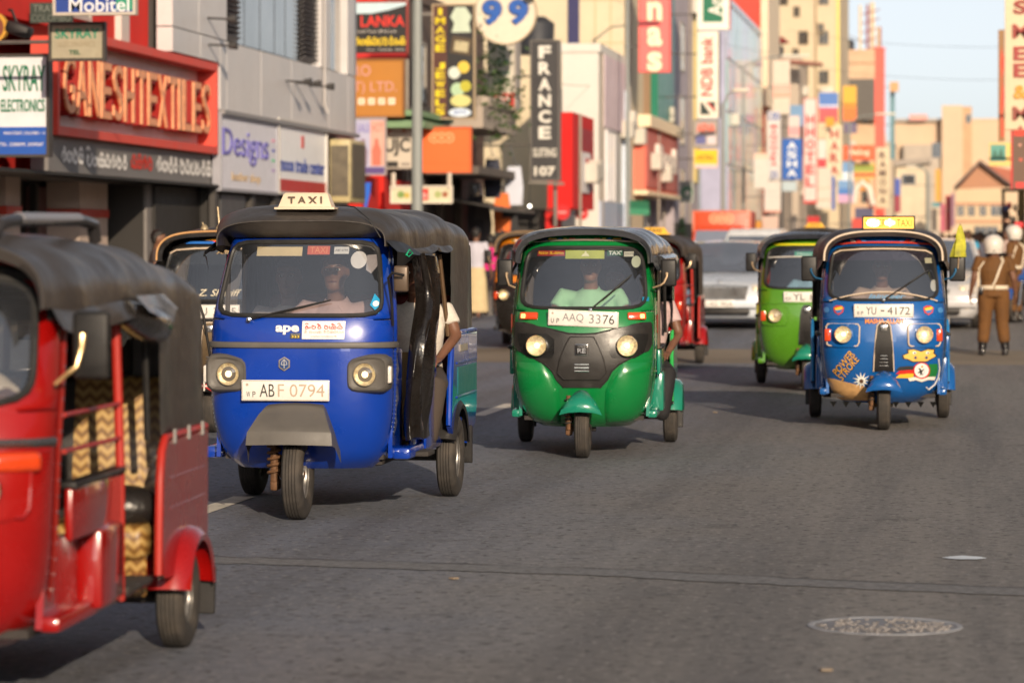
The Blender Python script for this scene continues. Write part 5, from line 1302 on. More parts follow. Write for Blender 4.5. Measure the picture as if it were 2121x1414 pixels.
# ================================================================== people in the rickshaws
ape_drv = person('driver of the dark blue taxi in a dusty mauve collared shirt', ape_loc, ape_rz, seated(.10, .76, .62, 1.405, (.30, .42, 1.09), .05), M('mauve_shirt', (.48, .33, .31), rough=.8, var=.12, vs=9, bump=.2, bs=12), M('brown_trousers', (.06, .045, .035), rough=.85), skin_d, 'people in the rickshaws', voxel=.013)
def passenger(label, loc, rz, x, y, seat, head, shirt, pants, skin=None, fwd=(0, -1, 0), long=False, sl=.55, armdown=False):
    J = seated(x, y, seat, head, (.16, y - .34, seat + .16), 0, 1.0, fwd)
    for s_, sx in (('L', -1), ('R', 1)):
        J['el'+s_] = (x + sx*.25, y - .06, seat + .34); J['wr'+s_] = (x + sx*.17, y - .30, seat + .20); J['an'+s_] = (x + sx*.13, y - .46, seat - .27)
        J['hand'+s_] = ((-sx*.2, -1, -.1), (0, 0, -1), (-sx, 0, 0), .5)
    return person(label, loc, rz, J, shirt, pants, skin, 'people in the rickshaws', voxel=.015, sleeves=sl, long=long)
plaid = M('white_check_shirt', (.66, .61, .54), rough=.85, var=.1, vs=60)
brownp = M('brown_trousers', (.06, .045, .035), rough=.85)
passenger('taxi passenger in white checked short sleeves and brown trousers beside the curtain', ape_loc, ape_rz, .44, 1.62, .66, 1.38, plaid, brownp)
passenger('passenger in a pale shirt on the far side of the dark blue taxi', ape_loc, ape_rz, -.34, 1.55, .66, 1.36, M('pale_shirt', (.40, .35, .32), rough=.85, var=.1), brownp)
person('driver of the emerald green rickshaw in a mint polo shirt', g_loc, g_rz, seated(.02, .74, .60, 1.40, (.30, .36, 1.03), .04, 1.12), M('mint_shirt', (.38, .74, .44), rough=.8, var=.08, bump=.15, bs=12), brownp, skin_m, 'people in the rickshaws', voxel=.014)
passenger('passenger in a pink checked shirt on the seat of the emerald green rickshaw', g_loc, g_rz, .40, 1.70, .52, 1.30, M('pink_shirt', (.55, .40, .40), rough=.85, var=.12, vs=50), M('black_trousers', (.012, .012, .014), rough=.8), skin_d)
passenger('passenger in tan seen through the screen of the emerald green rickshaw', g_loc, g_rz, .15, 1.70, .52, 1.28, M('tan_shirt', (.34, .19, .08), rough=.85), M('black_trousers', (.012, .012, .014), rough=.8), skin_d)
person('driver of the decorated blue rickshaw in a tan shirt', b_loc, b_rz, seated(.0, .78, .60, 1.37, (.30, .36, 1.03), .02), M('buff_shirt', (.42, .31, .24), rough=.8), brownp, skin_d, 'people in the rickshaws')
person('driver of the lime green rickshaw in a light blue shirt', l_loc, l_rz, seated(.03, .76, .60, 1.36, (.30, .36, 1.03), .02), M('sky_shirt', (.22, .42, .55), rough=.8), brownp, skin_d, 'people in the rickshaws')
person('driver of the near red rickshaw in a cream shirt', r_loc, r_rz, seated(.0, .76, .57, 1.28, (.30, .36, 1.03), .02), M('cream_shirt', (.55, .48, .38), rough=.8), brownp, skin_d, 'people in the rickshaws')
person('driver of the black and orange rickshaw in a grey shirt', k_loc, 0, seated(.0, .78, .60, 1.36, (.30, .36, 1.03), .02), M('grey_shirt', (.2, .2, .22), rough=.8), brownp, skin_d, 'people in the rickshaws', voxel=.02)
# ================================================================== cars, truck, motorbike
carglass = glass_mat('car_glass', (.35, .42, .5), .62, 0.0, .12)
def car(label, loc, rz, mat, L=4.6, Wd=1.8, H=1.44, hood=.92, ws0=1.25, ws1=2.1, kind='sedan', plate=None):
    t = thing('car', label, 'car', loc, rz, 'cars in the street')
    h = Wd/2
    # lower body: rings along y of a rounded section
    def ring(y, hw, zb, zt, crown=.03):
        pts = [(-hw*.86, zb), (-hw*.97, zb + .10), (-hw, lerp(zb, zt, .55)), (-hw*.96, lerp(zb, zt, .86)), (-hw*.86, zt), (-hw*.5, zt + crown*.7), (0, zt + crown), (hw*.5, zt + crown*.7), (hw*.86, zt), (hw*.96, lerp(zb, zt, .86)), (hw, lerp(zb, zt, .55)), (hw*.97, zb + .10), (hw*.86, zb)]
        return [Vector((x, y - .10*(1 - (abs(x)/h)**2)*(1 if y < .6 else 0), z)) for x, z in pts]
    st = [(.06, h*.82, .24, .52), (.10, h*.88, .20, .62), (.22, h*.94, .18, .70), (.5, h*.985, .18, .78), (ws0, h, .18, hood), (2.2, h, .18, .93), (3.4, h, .18, .95), (L - .5, h*.98, .2, .98 if kind == 'sedan' else 1.0), (L - .1, h*.93, .24, .93), (L, h*.86, .34, .8)]
    part('body', MB().loft([ring(*s_) for s_ in st]), mat, t, 45)
    # greenhouse
    rr = L - (.85 if kind == 'sedan' else .25)
    zr = H
    def gr(y, z, hw, cr): return [Vector((hw*u, y - .06*(1 - u*u)*(1 if y < 2.2 else -1), z + cr*(1 - u*u))) for u in (-1, -.8, -.4, 0, .4, .8, 1)]
    base_f, top_f = gr(ws0, hood, h*.90, .03), gr(ws1, zr - .03, h*.70, .03)
    top_m = gr((ws1 + rr)/2, zr, h*.71, .04); top_r = gr(rr - .75, zr - .05, h*.69, .03); base_r = gr(rr, .96, h*.86, .02)
    part('roof', MB().loft([top_f, top_m, top_r], cap=False, closed=False), mat, t, 60)
    part('windscreen', MB().loft([base_f, top_f], cap=False, closed=False), carglass, t, 60)
    part('rear_window', MB().loft([top_r, base_r], cap=False, closed=False), carglass, t, 60)
    for i, sx in ((0, -1), (6, 1)):
        a, b_, c, d, e = base_f[i], top_f[i], top_m[i], top_r[i], base_r[i]
        part('side_window', MB().add([a, b_, c, d, e, Vector((sx*h*.93, (ws0 + rr)/2, .94))], [(0, 1, 2, 5), (5, 2, 3, 4)]), carglass, t, 0)
        part('pillar', MB().tube([a, b_], .03, 6).tube([b_, c, d], .022, 6).tube([d, e], .04, 6).tube([c, Vector((sx*h*.93, (ws0 + rr)/2, .94))], .03, 6), mat, t)
        for y in (.88, L - .95): 
            w = empty_part('wheel', t, (sx*(h - .10), y, .31)); new_obj('tyre', CW[0], w); new_obj('rim', CW[1], w)
            part('wheel_well', MB().lathe([(.001, 0), (.37, 0), (.37, .02), (.001, .02)], 20, 'X', (sx*(h*.985) - (.02 if sx > 0 else 0), y, .33)), darkin, t)
        part('door_mirror', MB().rbox((sx*(h + .09), ws0 + .35, hood + .09), (.16, .09, .11), .04, 3), mat, t)
        part('headlight', MB().rbox((sx*h*.70, .16, .66), (.34, .16, .17), .06, 3, Matrix.Rotation(radians(-24*sx), 3, 'Z') @ Matrix.Rotation(radians(-16), 3, 'X')), clearlens, t, 50)
        part('headlamp_bulb', MB().ball((sx*h*.62, .085, .655), (.055, .03, .05)), lamp_refl, t)
        part('fog_lamp', MB().lathe([(.001, -.01), (.05, -.008), (.055, .02)], 14, 'Y', (sx*h*.72, .03, .35)), clearlens, t)
    part('interior', MB().rbox((0, ws1 + .5, .80), (1.3, 1.6, .5), .1), darkin, t)
    for sx in (-.36, .36): part('headrest', MB().rbox((sx, ws1 + .15, 1.12), (.26, .12, .2), .05, 2).rbox((sx, ws1 + .15, .92), (.46, .16, .4), .06, 2), darkin, t)
    # grille and bumper
    gf = part('grille', MB().prism([(-.42, .50), (.42, .50), (.46, .70), (-.46, .70)] if kind == 'sedan' else [(-.30, .56), (.30, .56), (.34, .66), (-.34, .66)], -.075, -.02, 'Y'), M('grille_grey', (.18, .18, .18), rough=.3, metal=.6), t)
    for i in range(4 if kind == 'sedan' else 2): part('grille_bar', MB().rbox((0, -.085, .53 + i*.045), (.80 if kind == 'sedan' else .55, .02, .012), .004, 1), chrome, gf)
    if kind == 'sedan':
        part('grille_frame', MB().tube([(-.42, -.075, .495), (.42, -.075, .495), (.47, -.06, .71), (0, -.09, .725), (-.47, -.06, .71), (-.42, -.075, .495)], .014, 6), chrome, gf)
        st_ = part('star_badge', MB().lathe([(.03, -.004), (.036, 0), (.03, .004)], 16, 'Y', (0, .16, .80)).tube([(0, .16, .80), (0, .16, .83)], .004, 5).tube([(0, .16, .80), (.027, .16, .785)], .004, 5).tube([(0, .16, .80), (-.027, .16, .785)], .004, 5), chrome, t)
    part('lower_grille', MB().rbox((0, -.055, .30), (1.0, .05, .10), .02, 2), blackpl, t)
    part('bumper', MB().loft([[Vector((x, .02 - .10*(1 - (x/h)**2) - d, z)) for x in [lerp(-h*.9, h*.9, i/12) for i in range(13)]] for d, z in ((0, .50), (.03, .485), (.04, .43), (.03, .37), (0, .355))], cap=False, closed=False), mat, t, 50)
    number_plate(t, (0, -.135, .43), .50, .115, plate_groups(*plate) if plate else [])
    return t
CW = make_wheel_meshes(.31, .19, .20, 'car')
silver = M('silver_paint', (.62, .67, .73), rough=.25, metal=.0, coat=.8, var=.06, vs=3)
champ = M('grey_paint', (.52, .52, .53), rough=.25, metal=.0, coat=.8, var=.06, vs=3)
p = W(1490, HZ, 53.0); car('silver saloon car with slatted chrome grille behind the emerald rickshaw', (p.x, 53.0, gz(53.5)), radians(0), silver, 5.0, 1.86, 1.44, plate=('CP', 'AG', '9858'))
p = W(1925, HZ, 53.5); car('silver hatchback with lit headlamps behind the decorated blue rickshaw', (p.x, 53.5, gz(54)), radians(-2), champ, 4.2, 1.70, 1.47, .98, 1.05, 1.95, 'hatch', plate=('WP', 'KD', '6120'))
# small truck with an orange box body
def truck(label, Y, px, mat, boxmat, hbox, w=1.9):
    p = W(px, HZ, Y); t = thing('delivery_truck', label, 'truck', (p.x, Y, gz(Y)), 0)
    h = w/2
    part('cab', MB().loft([[Vector((sx*a, y, z)) for sx, y in ((-1, y0 + .03), (-.9, y0), (.9, y0), (1, y0 + .03), (1, 1.5), (-1, 1.5))] for z, a, y0 in ((.45, h*.95, 0), (1.05, h*.97, -.02), (1.12, h*.96, 0), (1.85, h*.86, .28), (1.95, h*.78, .45))]), mat, t, 40)
    part('windscreen', MB().add([(-h*.88, -.03 + .05, 1.16), (h*.88, .02, 1.16), (h*.78, .245, 1.80), (-h*.78, .245, 1.80)], [(0, 1, 2, 3)]), carglass, t, 0)
    bx_ = part('cargo_box', MB().rbox((0, 3.1, (hbox + .7)/2), (w, 3.1, hbox - .7), .05, 2), boxmat, t, 40)
    part('box_edge', MB().rbox((0, 1.54, hbox - .02), (w + .03, .06, .06), .02).rbox((-h, 1.54, (hbox + .7)/2), (.06, .06, hbox - .7), .02).rbox((h, 1.54, (hbox + .7)/2), (.06, .06, hbox - .7), .02), M('box_edge_pale', (.6, .2, .12), rough=.4), bx_)
    for i in (-1, 0, 1):
        c_ = (i*.24, 1.54, hbox - .26)
        part('ring_emblem', MB().lathe([(.12, -.008), (.16, -.008), (.16, .0), (.12, .0)], 24, 'Y', c_), P(245, 190, 150), bx_)
        part('ring_dot', MB().lathe([(.001, -.009), (.05, -.009), (.05, 0)], 16, 'Y', c_), P(245, 190, 150), bx_)
    for sx in (-1, 1):
        for y in (.75, 3.9):
            q = empty_part('wheel', t, (sx*(h - .12), y, .34)); new_obj('tyre', CW[0], q).scale = (1, 1.1, 1.1); new_obj('rim', CW[1], q)
        part('headlight', MB().lathe([(.001, -.02), (.08, -.015), (.09, .02)], 16, 'Y', (sx*h*.7, 0, .78)), clearlens, t)
        part('door_mirror', MB().rbox((sx*(h + .14), .1, 1.4), (.14, .05, .26), .02), blackpl, t)
    part('bumper', MB().rbox((0, -.06, .5), (w*.95, .12, .18), .03), blackpl, t)
    part('grille', MB().rbox((0, -.02, .82), (.9, .03, .2), .02), blackpl, t)
    return t
orbox = M('orange_red_box', (.62, .075, .025), rough=.4, var=.06)
truck('orange-red delivery truck with three pale rings on its box', 104, 1487, orbox, orbox, 2.45, 1.85)
p = W(1558, HZ, 82); truck_w = M('white_paint', (.7, .72, .74), rough=.3, coat=.5)
v = thing('van', 'white van with a high roof beyond the silver saloon', 'van', (p.x, 82, gz(82)))
part('body', MB().loft([[Vector((sx*a, y, z)) for sx, y in ((-1, y0 + .05), (-.85, y0), (.85, y0), (1, y0 + .05), (1, 4.2), (-1, 4.2))] for z, a, y0 in ((.35, .8, .0), (.9, .82, -.05), (1.0, .82, .1), (1.62, .70, .75), (1.78, .62, .95))]), truck_w, v, 40)
part('windscreen', MB().add([(-.74, .10, 1.05), (.74, .10, 1.05), (.64, .70, 1.60), (-.64, .70, 1.60)], [(0, 1, 2, 3)]), carglass, v, 0)
for sx in (-1, 1):
    part('headlight', MB().rbox((sx*.6, -.03, .78), (.25, .06, .16), .03), clearlens, v)
    for y in (.8, 3.3): q = empty_part('wheel', v, (sx*.72, y, .31)); new_obj('tyre', CW[0], q); new_obj('rim', CW[1], q)
part('bumper', MB().rbox((0, -.08, .5), (1.55, .1, .2), .03), blackpl, v)
# motorbike at the right edge
mbk = G(2100, 668); mo = thing('motorbike', 'blue and black motorbike parked at the right edge behind the officer', 'motorbike', mbk + Vector((.0, 0, 0)), radians(-18))
MW = make_wheel_meshes(.30, .09, .215, 'bike')
for y in (0, 1.28):
    q = empty_part('wheel', mo, (0, y, .30)); new_obj('tyre', MW[0], q); new_obj('rim', MW[1], q)
bluep = paint('bike_blue', (.03, .10, .36), .1)
part('fork', MB().tube([(-.09, 0, .30), (-.09, .28, .95)], .022, 8).tube([(.09, 0, .30), (.09, .28, .95)], .022, 8), chrome, mo)
part('mudguard', MB().loft([[Vector((x, .34*cos(a)*-1, .30 + .34*sin(a))) for x in (-.06, -.05, .05, .06)] for a in [radians(q) for q in range(20, 150, 13)]], cap=False, closed=False), bluep, mo, 50)
part('handlebar', MB().tube([(-.36, .42, 1.02), (-.2, .30, 1.04), (.2, .30, 1.04), (.36, .42, 1.02)], .014, 8), blackpl, mo)
part('fairing', MB().loft([ell_ring((0, y, z), a, b, (0, -1, .15), 14) for y, z, a, b in ((.02, .86, .05, .06), (.10, .86, .15, .14), (.30, .84, .19, .17), (.55, .76, .18, .16), (.8, .70, .13, .12))]), bluep, mo, 50)
headlamp(mo, (0, .05, .86), .07, False)
part('tank', MB().ball((0, .60, .86), (.15, .26, .13)), bluep, mo, 60); part('seat', MB().rbox((0, 1.05, .84), (.26, .7, .10), .04, 3), blackpl, mo, 50)
part('engine', MB().rbox((0, .62, .45), (.26, .42, .3), .06, 2), under, mo, 40)
part('exhaust', MB().tube([(.1, .4, .35), (.14, .8, .25), (.15, 1.45, .36)], [.02, .03, .045], 8), chrome, mo)
part('rear_cowl', MB().rbox((0, 1.38, .80), (.2, .4, .12), .05, 2, Matrix.Rotation(radians(14), 3, 'X')), bluep, mo, 50)
for sx in (-1, 1):
    m_ = part('mirror', MB().rbox((sx*.30, .34, 1.20), (.12, .03, .08), .02, 2), blackpl, mo); part('mirror_arm', MB().tube([(sx*.22, .32, 1.04), (sx*.28, .34, 1.17)], .007, 6), blackpl, m_)
# ================================================================== officers and pedestrians
khaki = M('khaki_uniform', (.135, .058, .014), rough=.85, var=.2, vs=7, bump=.6, bs=8); whitewb = M('white_webbing', (.68, .58, .44), rough=.6, var=.06)
helm = M('helmet_white', (.72, .67, .6), rough=.25, coat=.6, var=.05); bootm = M('boot_leather', (.012, .011, .012), rough=.25, coat=.3, var=.2)
def officer(label, px, py, h, fwd, rz=0.0, loc=None, voxel=.012):
    lo = loc or G(px, py); J = standing(h, fwd, .17, .05, build=1.2); J['pant_len'] = .60; J['cuff'] = .085; J['build'] = 1.2; J['hem'] = .06
    t = person(label, lo, rz, J, khaki, khaki, skin_d, 'police officers', .62, False, fwd[1] < 0, voxel, collar=False)
    k = h/1.70; f = Vector(fwd).normalized(); r = Vector((-f.y, f.x, 0)); c = Vector(J['head'])
    rings = []
    for (u, w, f0, f1) in ((-.085, .098, -.115, .07), (-.08, .106, -.125, .075), (-.03, .118, -.14, .10), (.03, .124, -.147, .125), (.07, .118, -.138, .128), (.11, .095, -.11, .105), (.14, .055, -.065, .06), (.15, .012, -.016, .014)):
        rings.append([c + r*w*1.14*cos(2*pi*i/20) + f*1.1*((f0+f1)/2 + (f1-f0)/2*sin(2*pi*i/20)) + Vector((0, 0, u*1.1 + .02)) for i in range(20)])
    hm = part('helmet', MB().loft(rings), helm, t, 60)
    part('helmet_rim', MB().tube([c + r*.122*cos(a) + f*(-.026 + .110*sin(a)) + Vector((0, 0, -.07)) for a in [2*pi*i/20 for i in range(21)]], .010, 6), helm, hm)
    part('helmet_peak', MB().loft([[c + r*x + f*(.115 - abs(x)*.4) + Vector((0, 0, .045)) for x in (-.09, -.045, 0, .045, .09)], [c + r*x*1.05 + f*(.18 - abs(x)*.5) + Vector((0, 0, .03)) for x in (-.09, -.045, 0, .045, .09)]], cap=False, closed=False), blackpl, hm, 60)
    part('neck_strap', MB().rbox(c + f*-.135 + Vector((0, 0, -.045)), (.03, .02, .03), .006, 1), blackpl, hm)
    pel = Vector(J['pelvis']) + Vector((0, 0, .06)); w = 1.2
    belt = MB(); rr = [[pel + r*(.172*w*cos(a)) + f*(.124*w*sin(a)) + Vector((0, 0, z)) for a in [2*pi*i/28 for i in range(28)]] for z in (-.028, -.024, .024, .028)]
    rr[0] = [pel + (p - pel)*.97 for p in rr[0]]; rr[-1] = [pel + (p - pel)*.97 for p in rr[-1]]
    belt.loft(rr, cap=False); bo = part('belt', belt, whitewb, t, 60)
    part('belt_keeper', MB().rbox(pel - f*.152, (.022, .02, .07), .005, 1), M('keeper_brown', (.3, .2, .1), rough=.5), bo)
    part('pouch', MB().rbox(pel + r*.18 - f*.08 + Vector((0, 0, -.05)), (.06, .06, .12), .015, 2), bootm, bo)
    ch = Vector(J['chest']); nk = Vector(J['neck'])
    # cross strap over the back from one shoulder to the belt
    S = [nk - r*.10 - f*.02 + Vector((0, 0, .0)), nk - r*.12 - f*.115 + Vector((0, 0, -.06)), ch - r*.08 - f*.165 + Vector((0, 0, .05)), ch - r*.02 - f*.16 + Vector((0, 0, -.12)), pel + r*.02 - f*.155 + Vector((0, 0, .03))]
    def strap(pts, name): 
        rows = [[p + Vector((sgn*.017, -.0, sgn*.007)) for p in pts] for sgn in (-1, 1)]
        rows2 = [[p - f*.006 for p in rows[0]], [p - f*.006 for p in rows[1]]]
        return part(name, MB().loft([rows[0], rows2[0], rows2[1], rows[1]], cap=False, closed=False), whitewb, t, 40)
    strap(S, 'cross_strap')
    strap([nk + r*.12 + f*.02 + Vector((0, 0, -.01)), nk + r*.15 - f*.08 + Vector((0, 0, -.08)), ch + r*.21 - f*.07 + Vector((0, 0, .02)), ch + r*.215 - f*.02 + Vector((0, 0, -.12)), pel + r*.21]
          , 'shoulder_cord')
    for s_ in 'LR':
        a = Vector(J['an'+s_]); kn = Vector(J['kn'+s_]); top = a.lerp(kn, .62)
        bt = MB(); rings = []
        for k_, rad in ((0, .056), (.3, .062), (.65, .072), (1, .070)): rings.append(ell_ring(a.lerp(top, k_), rad, rad, (0, 0, 1), 14, r))
        bt.loft(rings); ft = []
        for d, wz, hz in ((-.075, .036, .05), (-.04, .044, .075), (.03, .046, .06), (.10, .050, .042), (.155, .044, .034), (.185, .022, .02)):
            ft.append(ell_ring(Vector((a.x, a.y, 0)) + f*d + Vector((0, 0, hz)), wz, hz, f, 12, r))
        bt.loft(ft); part('boot', remesh(bt, .01, 2), bootm, t, 60)
    return t
officer('police officer seen from behind in brown uniform and white helmet', 2058, 737, 1.62, (-.08, 1, 0))
officer('second police officer turned sideways beside the parked motorbike', 2100, 0, 1.66, (-.9, .35, 0), loc=Vector((W(2101, 500, 58).x, 58, gz(58))), voxel=.02)
# --- pedestrians
def walker(label, px, Y, h, fwd, shirt, pants, step=.12, **k):
    p = W(px, HZ, Y); z = gz(Y) + (.13 if p.x < -9.3 or p.x > 4.3 else 0)
    return person(label, (p.x, Y, z), 0, standing(h, fwd, .09, .04, step=step), shirt, pants, k.pop('skin', skin_d), 'people in the street', voxel=k.pop('voxel', .024), face=k.pop('face', False), **k)
def cl(r, g, b): return M('cloth_%d_%d_%d' % (r, g, b), srgb(r, g, b), rough=.85, var=.1, vs=8)
walker('man in a white shirt and cream sarong walking away on the left pavement', 986, 58, 1.68, (.2, 1, 0), cl(188, 186, 198), cl(198, 178, 138), skirt=.78)
walker('woman in a magenta top beside the black and orange rickshaw', 1016, 60, 1.56, (-.3, 1, 0), cl(205, 40, 120), cl(40, 30, 40), step=.1)
walker('man with dark hair by the shop pillars behind the black rickshaw', 326, 40, 1.62, (1, .2, 0), cl(70, 60, 60), cl(30, 30, 35))
walker('man in dark clothes before the shop under the clothing rails', 905, 66, 1.60, (.9, -.3, 0), cl(45, 45, 60), cl(25, 25, 30))
rnd = random.Random(5)
cw = [(1992, 74, (25, 150, 190), 'turquoise'), (2006, 76, (20, 160, 205), 'bright blue'), (2019, 82, (180, 40, 45), 'red'), (2031, 78, (225, 215, 215), 'white'), (2042, 86, (60, 50, 50), 'charcoal'), (2078, 80, (40, 45, 85), 'navy'), (2086, 74, (210, 185, 175), 'cream'),
      (1979, 88, (70, 55, 50), 'brown'), (2066, 90, (150, 60, 60), 'rose'), (2094, 88, (60, 90, 70), 'dull green'), (2112, 80, (200, 190, 160), 'beige'), (1966, 96, (90, 95, 120), 'slate'), (1952, 99, (190, 180, 175), 'pale grey'), (2052, 98, (225, 200, 90), 'yellow')]
for px, Y, c_, nm in cw:
    walker('%s-shirted person in the far crowd right of the silver hatchback' % nm, px, Y, rnd.uniform(1.6, 1.74), (rnd.uniform(-.6, .6), -1, 0), cl(*c_), cl(rnd.randint(25, 60), rnd.randint(25, 60), rnd.randint(30, 70)), face=False)
# ================================================================== the row of shops on the left
XF = -12.0
def Yp(px, X=XF): return YonX(px, X)
def zp(px, py, Y): return W(px, py, Y).z
def building(label, X0, X1, Y0, Y1, z1, mat, name='building', parapet=True, z0=0.0):
    t = thing(name, label, 'building', ((X0+X1)/2, (Y0+Y1)/2, z0), 0)
    t['box'] = (X0, X1, Y0, Y1, z0, z1)
    ox, oy = -(X0+X1)/2, -(Y0+Y1)/2
    t['off'] = (ox, oy)
    pb(t, 'wall', MB().bx(X0, X1, Y0, Y1, z0, z1), mat)
    if parapet: pb(t, 'parapet', MB().bx(X0 - .03, X1 + .06, Y0 - .06, Y1 - .003, z1 + .003, z1 + .25), mat)
    return t
def pb(t, name, mb, mat, parent=None, sm=30, kind=None):
    """part given in world coordinates under a thing that stands at t.location"""
    l = Vector(t.location); mb.xf(lambda p: p - l)
    o = part(name, mb, mat, parent or t, sm)
    if kind: o['kind'] = kind
    return o
win_dark = M('window_glass_dark', (.03, .035, .04), rough=.06, coat=.5, var=.2, vs=1.5, spec=.8)
win_frame = M('window_frame', (.35, .32, .28), rough=.6)
mirrorish = M('facade_glass', (.30, .28, .26), rough=.05, metal=.9, var=.3, vs=.5, bump=.05, bs=1.2)
def win_x(t, y, z, w, h, X, fm=None, bars=0, gm=None):
    f = pb(t, 'window', MB().bx(X - .02, X + .05, y - w/2 - .05, y + w/2 + .05, z - h/2 - .06, z - h/2).bx(X - .02, X + .05, y - w/2 - .05, y + w/2 + .05, z + h/2, z + h/2 + .06).bx(X - .02, X + .05, y - w/2 - .05, y - w/2, z - h/2, z + h/2).bx(X - .02, X + .05, y + w/2, y + w/2 + .05, z - h/2, z + h/2), fm or win_frame, sm=0)
    pb(t, 'pane', MB().bx(X - .01, X + .012, y - w/2, y + w/2, z - h/2, z + h/2), gm or win_dark, f, 0)
    for i in range(bars): pb(t, 'mullion', MB().bx(X + .012, X + .04, y - w/2 + w*(i+1)/(bars+1) - .02, y - w/2 + w*(i+1)/(bars+1) + .02, z - h/2, z + h/2), fm or win_frame, f, 0)
    return f
def win_y(t, x, z, w, h, Y, fm=None, bars=0, gm=None):
    f = pb(t, 'window', MB().bx(x - w/2 - .05, x + w/2 + .05, Y - .05, Y + .02, z - h/2 - .06, z - h/2).bx(x - w/2 - .05, x + w/2 + .05, Y - .05, Y + .02, z + h/2, z + h/2 + .06).bx(x - w/2 - .05, x - w/2, Y - .05, Y + .02, z - h/2, z + h/2).bx(x + w/2, x + w/2 + .05, Y - .05, Y + .02, z - h/2, z + h/2), fm or win_frame, sm=0)
    pb(t, 'pane', MB().bx(x - w/2, x + w/2, Y - .012, Y + .01, z - h/2, z + h/2), gm or win_dark, f, 0)
    for i in range(bars): pb(t, 'mullion', MB().bx(x - w/2 + w*(i+1)/(bars+1) - .02, x - w/2 + w*(i+1)/(bars+1) + .02, Y - .04, Y - .012, z - h/2, z + h/2), fm or win_frame, f, 0)
    return f
def stucco(name, r, g, b, var=.1, dirt=.25): return M(name, srgb(r, g, b), rough=.85, var=var, vs=.9, dirt=dirt, dcol=tuple(.45*c for c in srgb(r, g, b)), bump=.15, bs=14)
# --- B1: red-framed shop at the left edge
redwall = stucco('red_wall', 205, 38, 28); greyp = M('grey_cladding', srgb(206, 203, 203), rough=.45, var=.08, vs=.8, dirt=.3, dcol=srgb(160, 152, 148)); creamw = stucco('cream_pillar', 190, 172, 160)
b1 = building('red and grey corner shop with wide framed sign of carved letters', -24, XF - 1.6, 30, Yp(357), 9, redwall)
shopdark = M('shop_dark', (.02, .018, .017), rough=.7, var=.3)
pb(b1, 'upper_wall', MB().bx(-13.598, XF - .38, 30, Yp(357), 4.55, 9), redwall)
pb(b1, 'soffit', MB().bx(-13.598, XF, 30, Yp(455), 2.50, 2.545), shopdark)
for px0, px1 in ((-60, -8), (12, 42), (165, 223), (306, 370)):
    y0, y1 = Yp(px0, -12.9), Yp(px1, -12.9)
    pl = pb(b1, 'pillar', MB().bx(-13.4, -12.9, y0, y1, .12, 2.5), creamw)
    pb(b1, 'pillar_band', MB().bx(-13.42, -12.88, y0 - .02, y1 + .02, 1.98, 2.10), P(185, 60, 45), pl)
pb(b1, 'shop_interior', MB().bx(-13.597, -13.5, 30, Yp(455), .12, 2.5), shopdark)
y0, y1 = Yp(64, -13.4), Yp(160, -13.4)
dr = pb(b1, 'shop_door', MB().bx(-13.48, -13.40, y0, y1, .12, 2.42), M('door_maroon', (.10, .05, .05), rough=.4))
pb(b1, 'door_frame', MB().bx(-13.42, -13.32, y0, y0 + .12, .12, 2.46).bx(-13.42, -13.32, y1 - .12, y1, .12, 2.46), shopdark, dr)
for tx, zz, hh in (('co', 2.12, .3), ('gal', 1.62, .3), ('co', 1.1, .3)):
    mb = MB(); text_yz(mb, tx, (-13.39, (y0+y1)/2, zz), .85, hh, .01, bold=.03); pb(b1, 'door_lettering', mb, P(170, 40, 40), dr, 0, 'stuff')
XS = XF - .38
# sign: frame, back board, carved letters
yA, yB = Yp(120) + .1, Yp(452) - .1
fm = P(215, 78, 62); zb, zt = 3.16, 4.38
sgn = thing('shop_sign', 'wide red-framed sign with large carved orange capital letters', 'sign', (XS, (yA+yB)/2, zb))
pb(sgn, 'sign_back', MB().bx(XS + .003, XS + .06, yA, yB, zb, zt), M('sign_grey_panel', srgb(215, 208, 205), rough=.5, var=.12, vs=.7, dirt=.3, dcol=srgb(170, 160, 156)))
pb(sgn, 'sign_frame', MB().bx(XS + .003, XS + .38, yA - .1, yB + .1, zt, zt + .12).bx(XS + .003, XS + .38, yA - .1, yB + .1, zb - .12, zb).bx(XS + .003, XS + .38, yA - .1, yA, zb, zt).bx(XS + .003, XS + .38, yB, yB + .1, zb, zt), fm, sm=0)
word = 'GANESH TEXTILES'; L0, L1 = Yp(131, XS + .31), yB - .10; n_ = len(word) - 0.0
wid = {'I': .45, ' ': .12}; tot = sum(wid.get(c, 1.0) for c in word); yy = L0
carved = M('carved_letter', srgb(236, 165, 120), rough=.5, var=.2, vs=9, dirt=.5, dcol=srgb(120, 30, 18)); redside = P(150, 22, 15)
for c in word:
    w = wid.get(c, 1.0) * (L1 - L0) / tot
    if c != ' ':
        mb = MB(); text_yz(mb, c, (XS + .07, yy + w/2, (zb+zt)/2 - .02), w*.88, .82, .22, bold=.03); pb(sgn, 'letter', mb, redside, None, 0)
        mb = MB(); text_yz(mb, c, (XS + .292, yy + w/2, (zb+zt)/2 - .02), w*.84, .79, .03, bold=.0); pb(sgn, 'letter_face', mb, carved, None, 0)
    yy += w
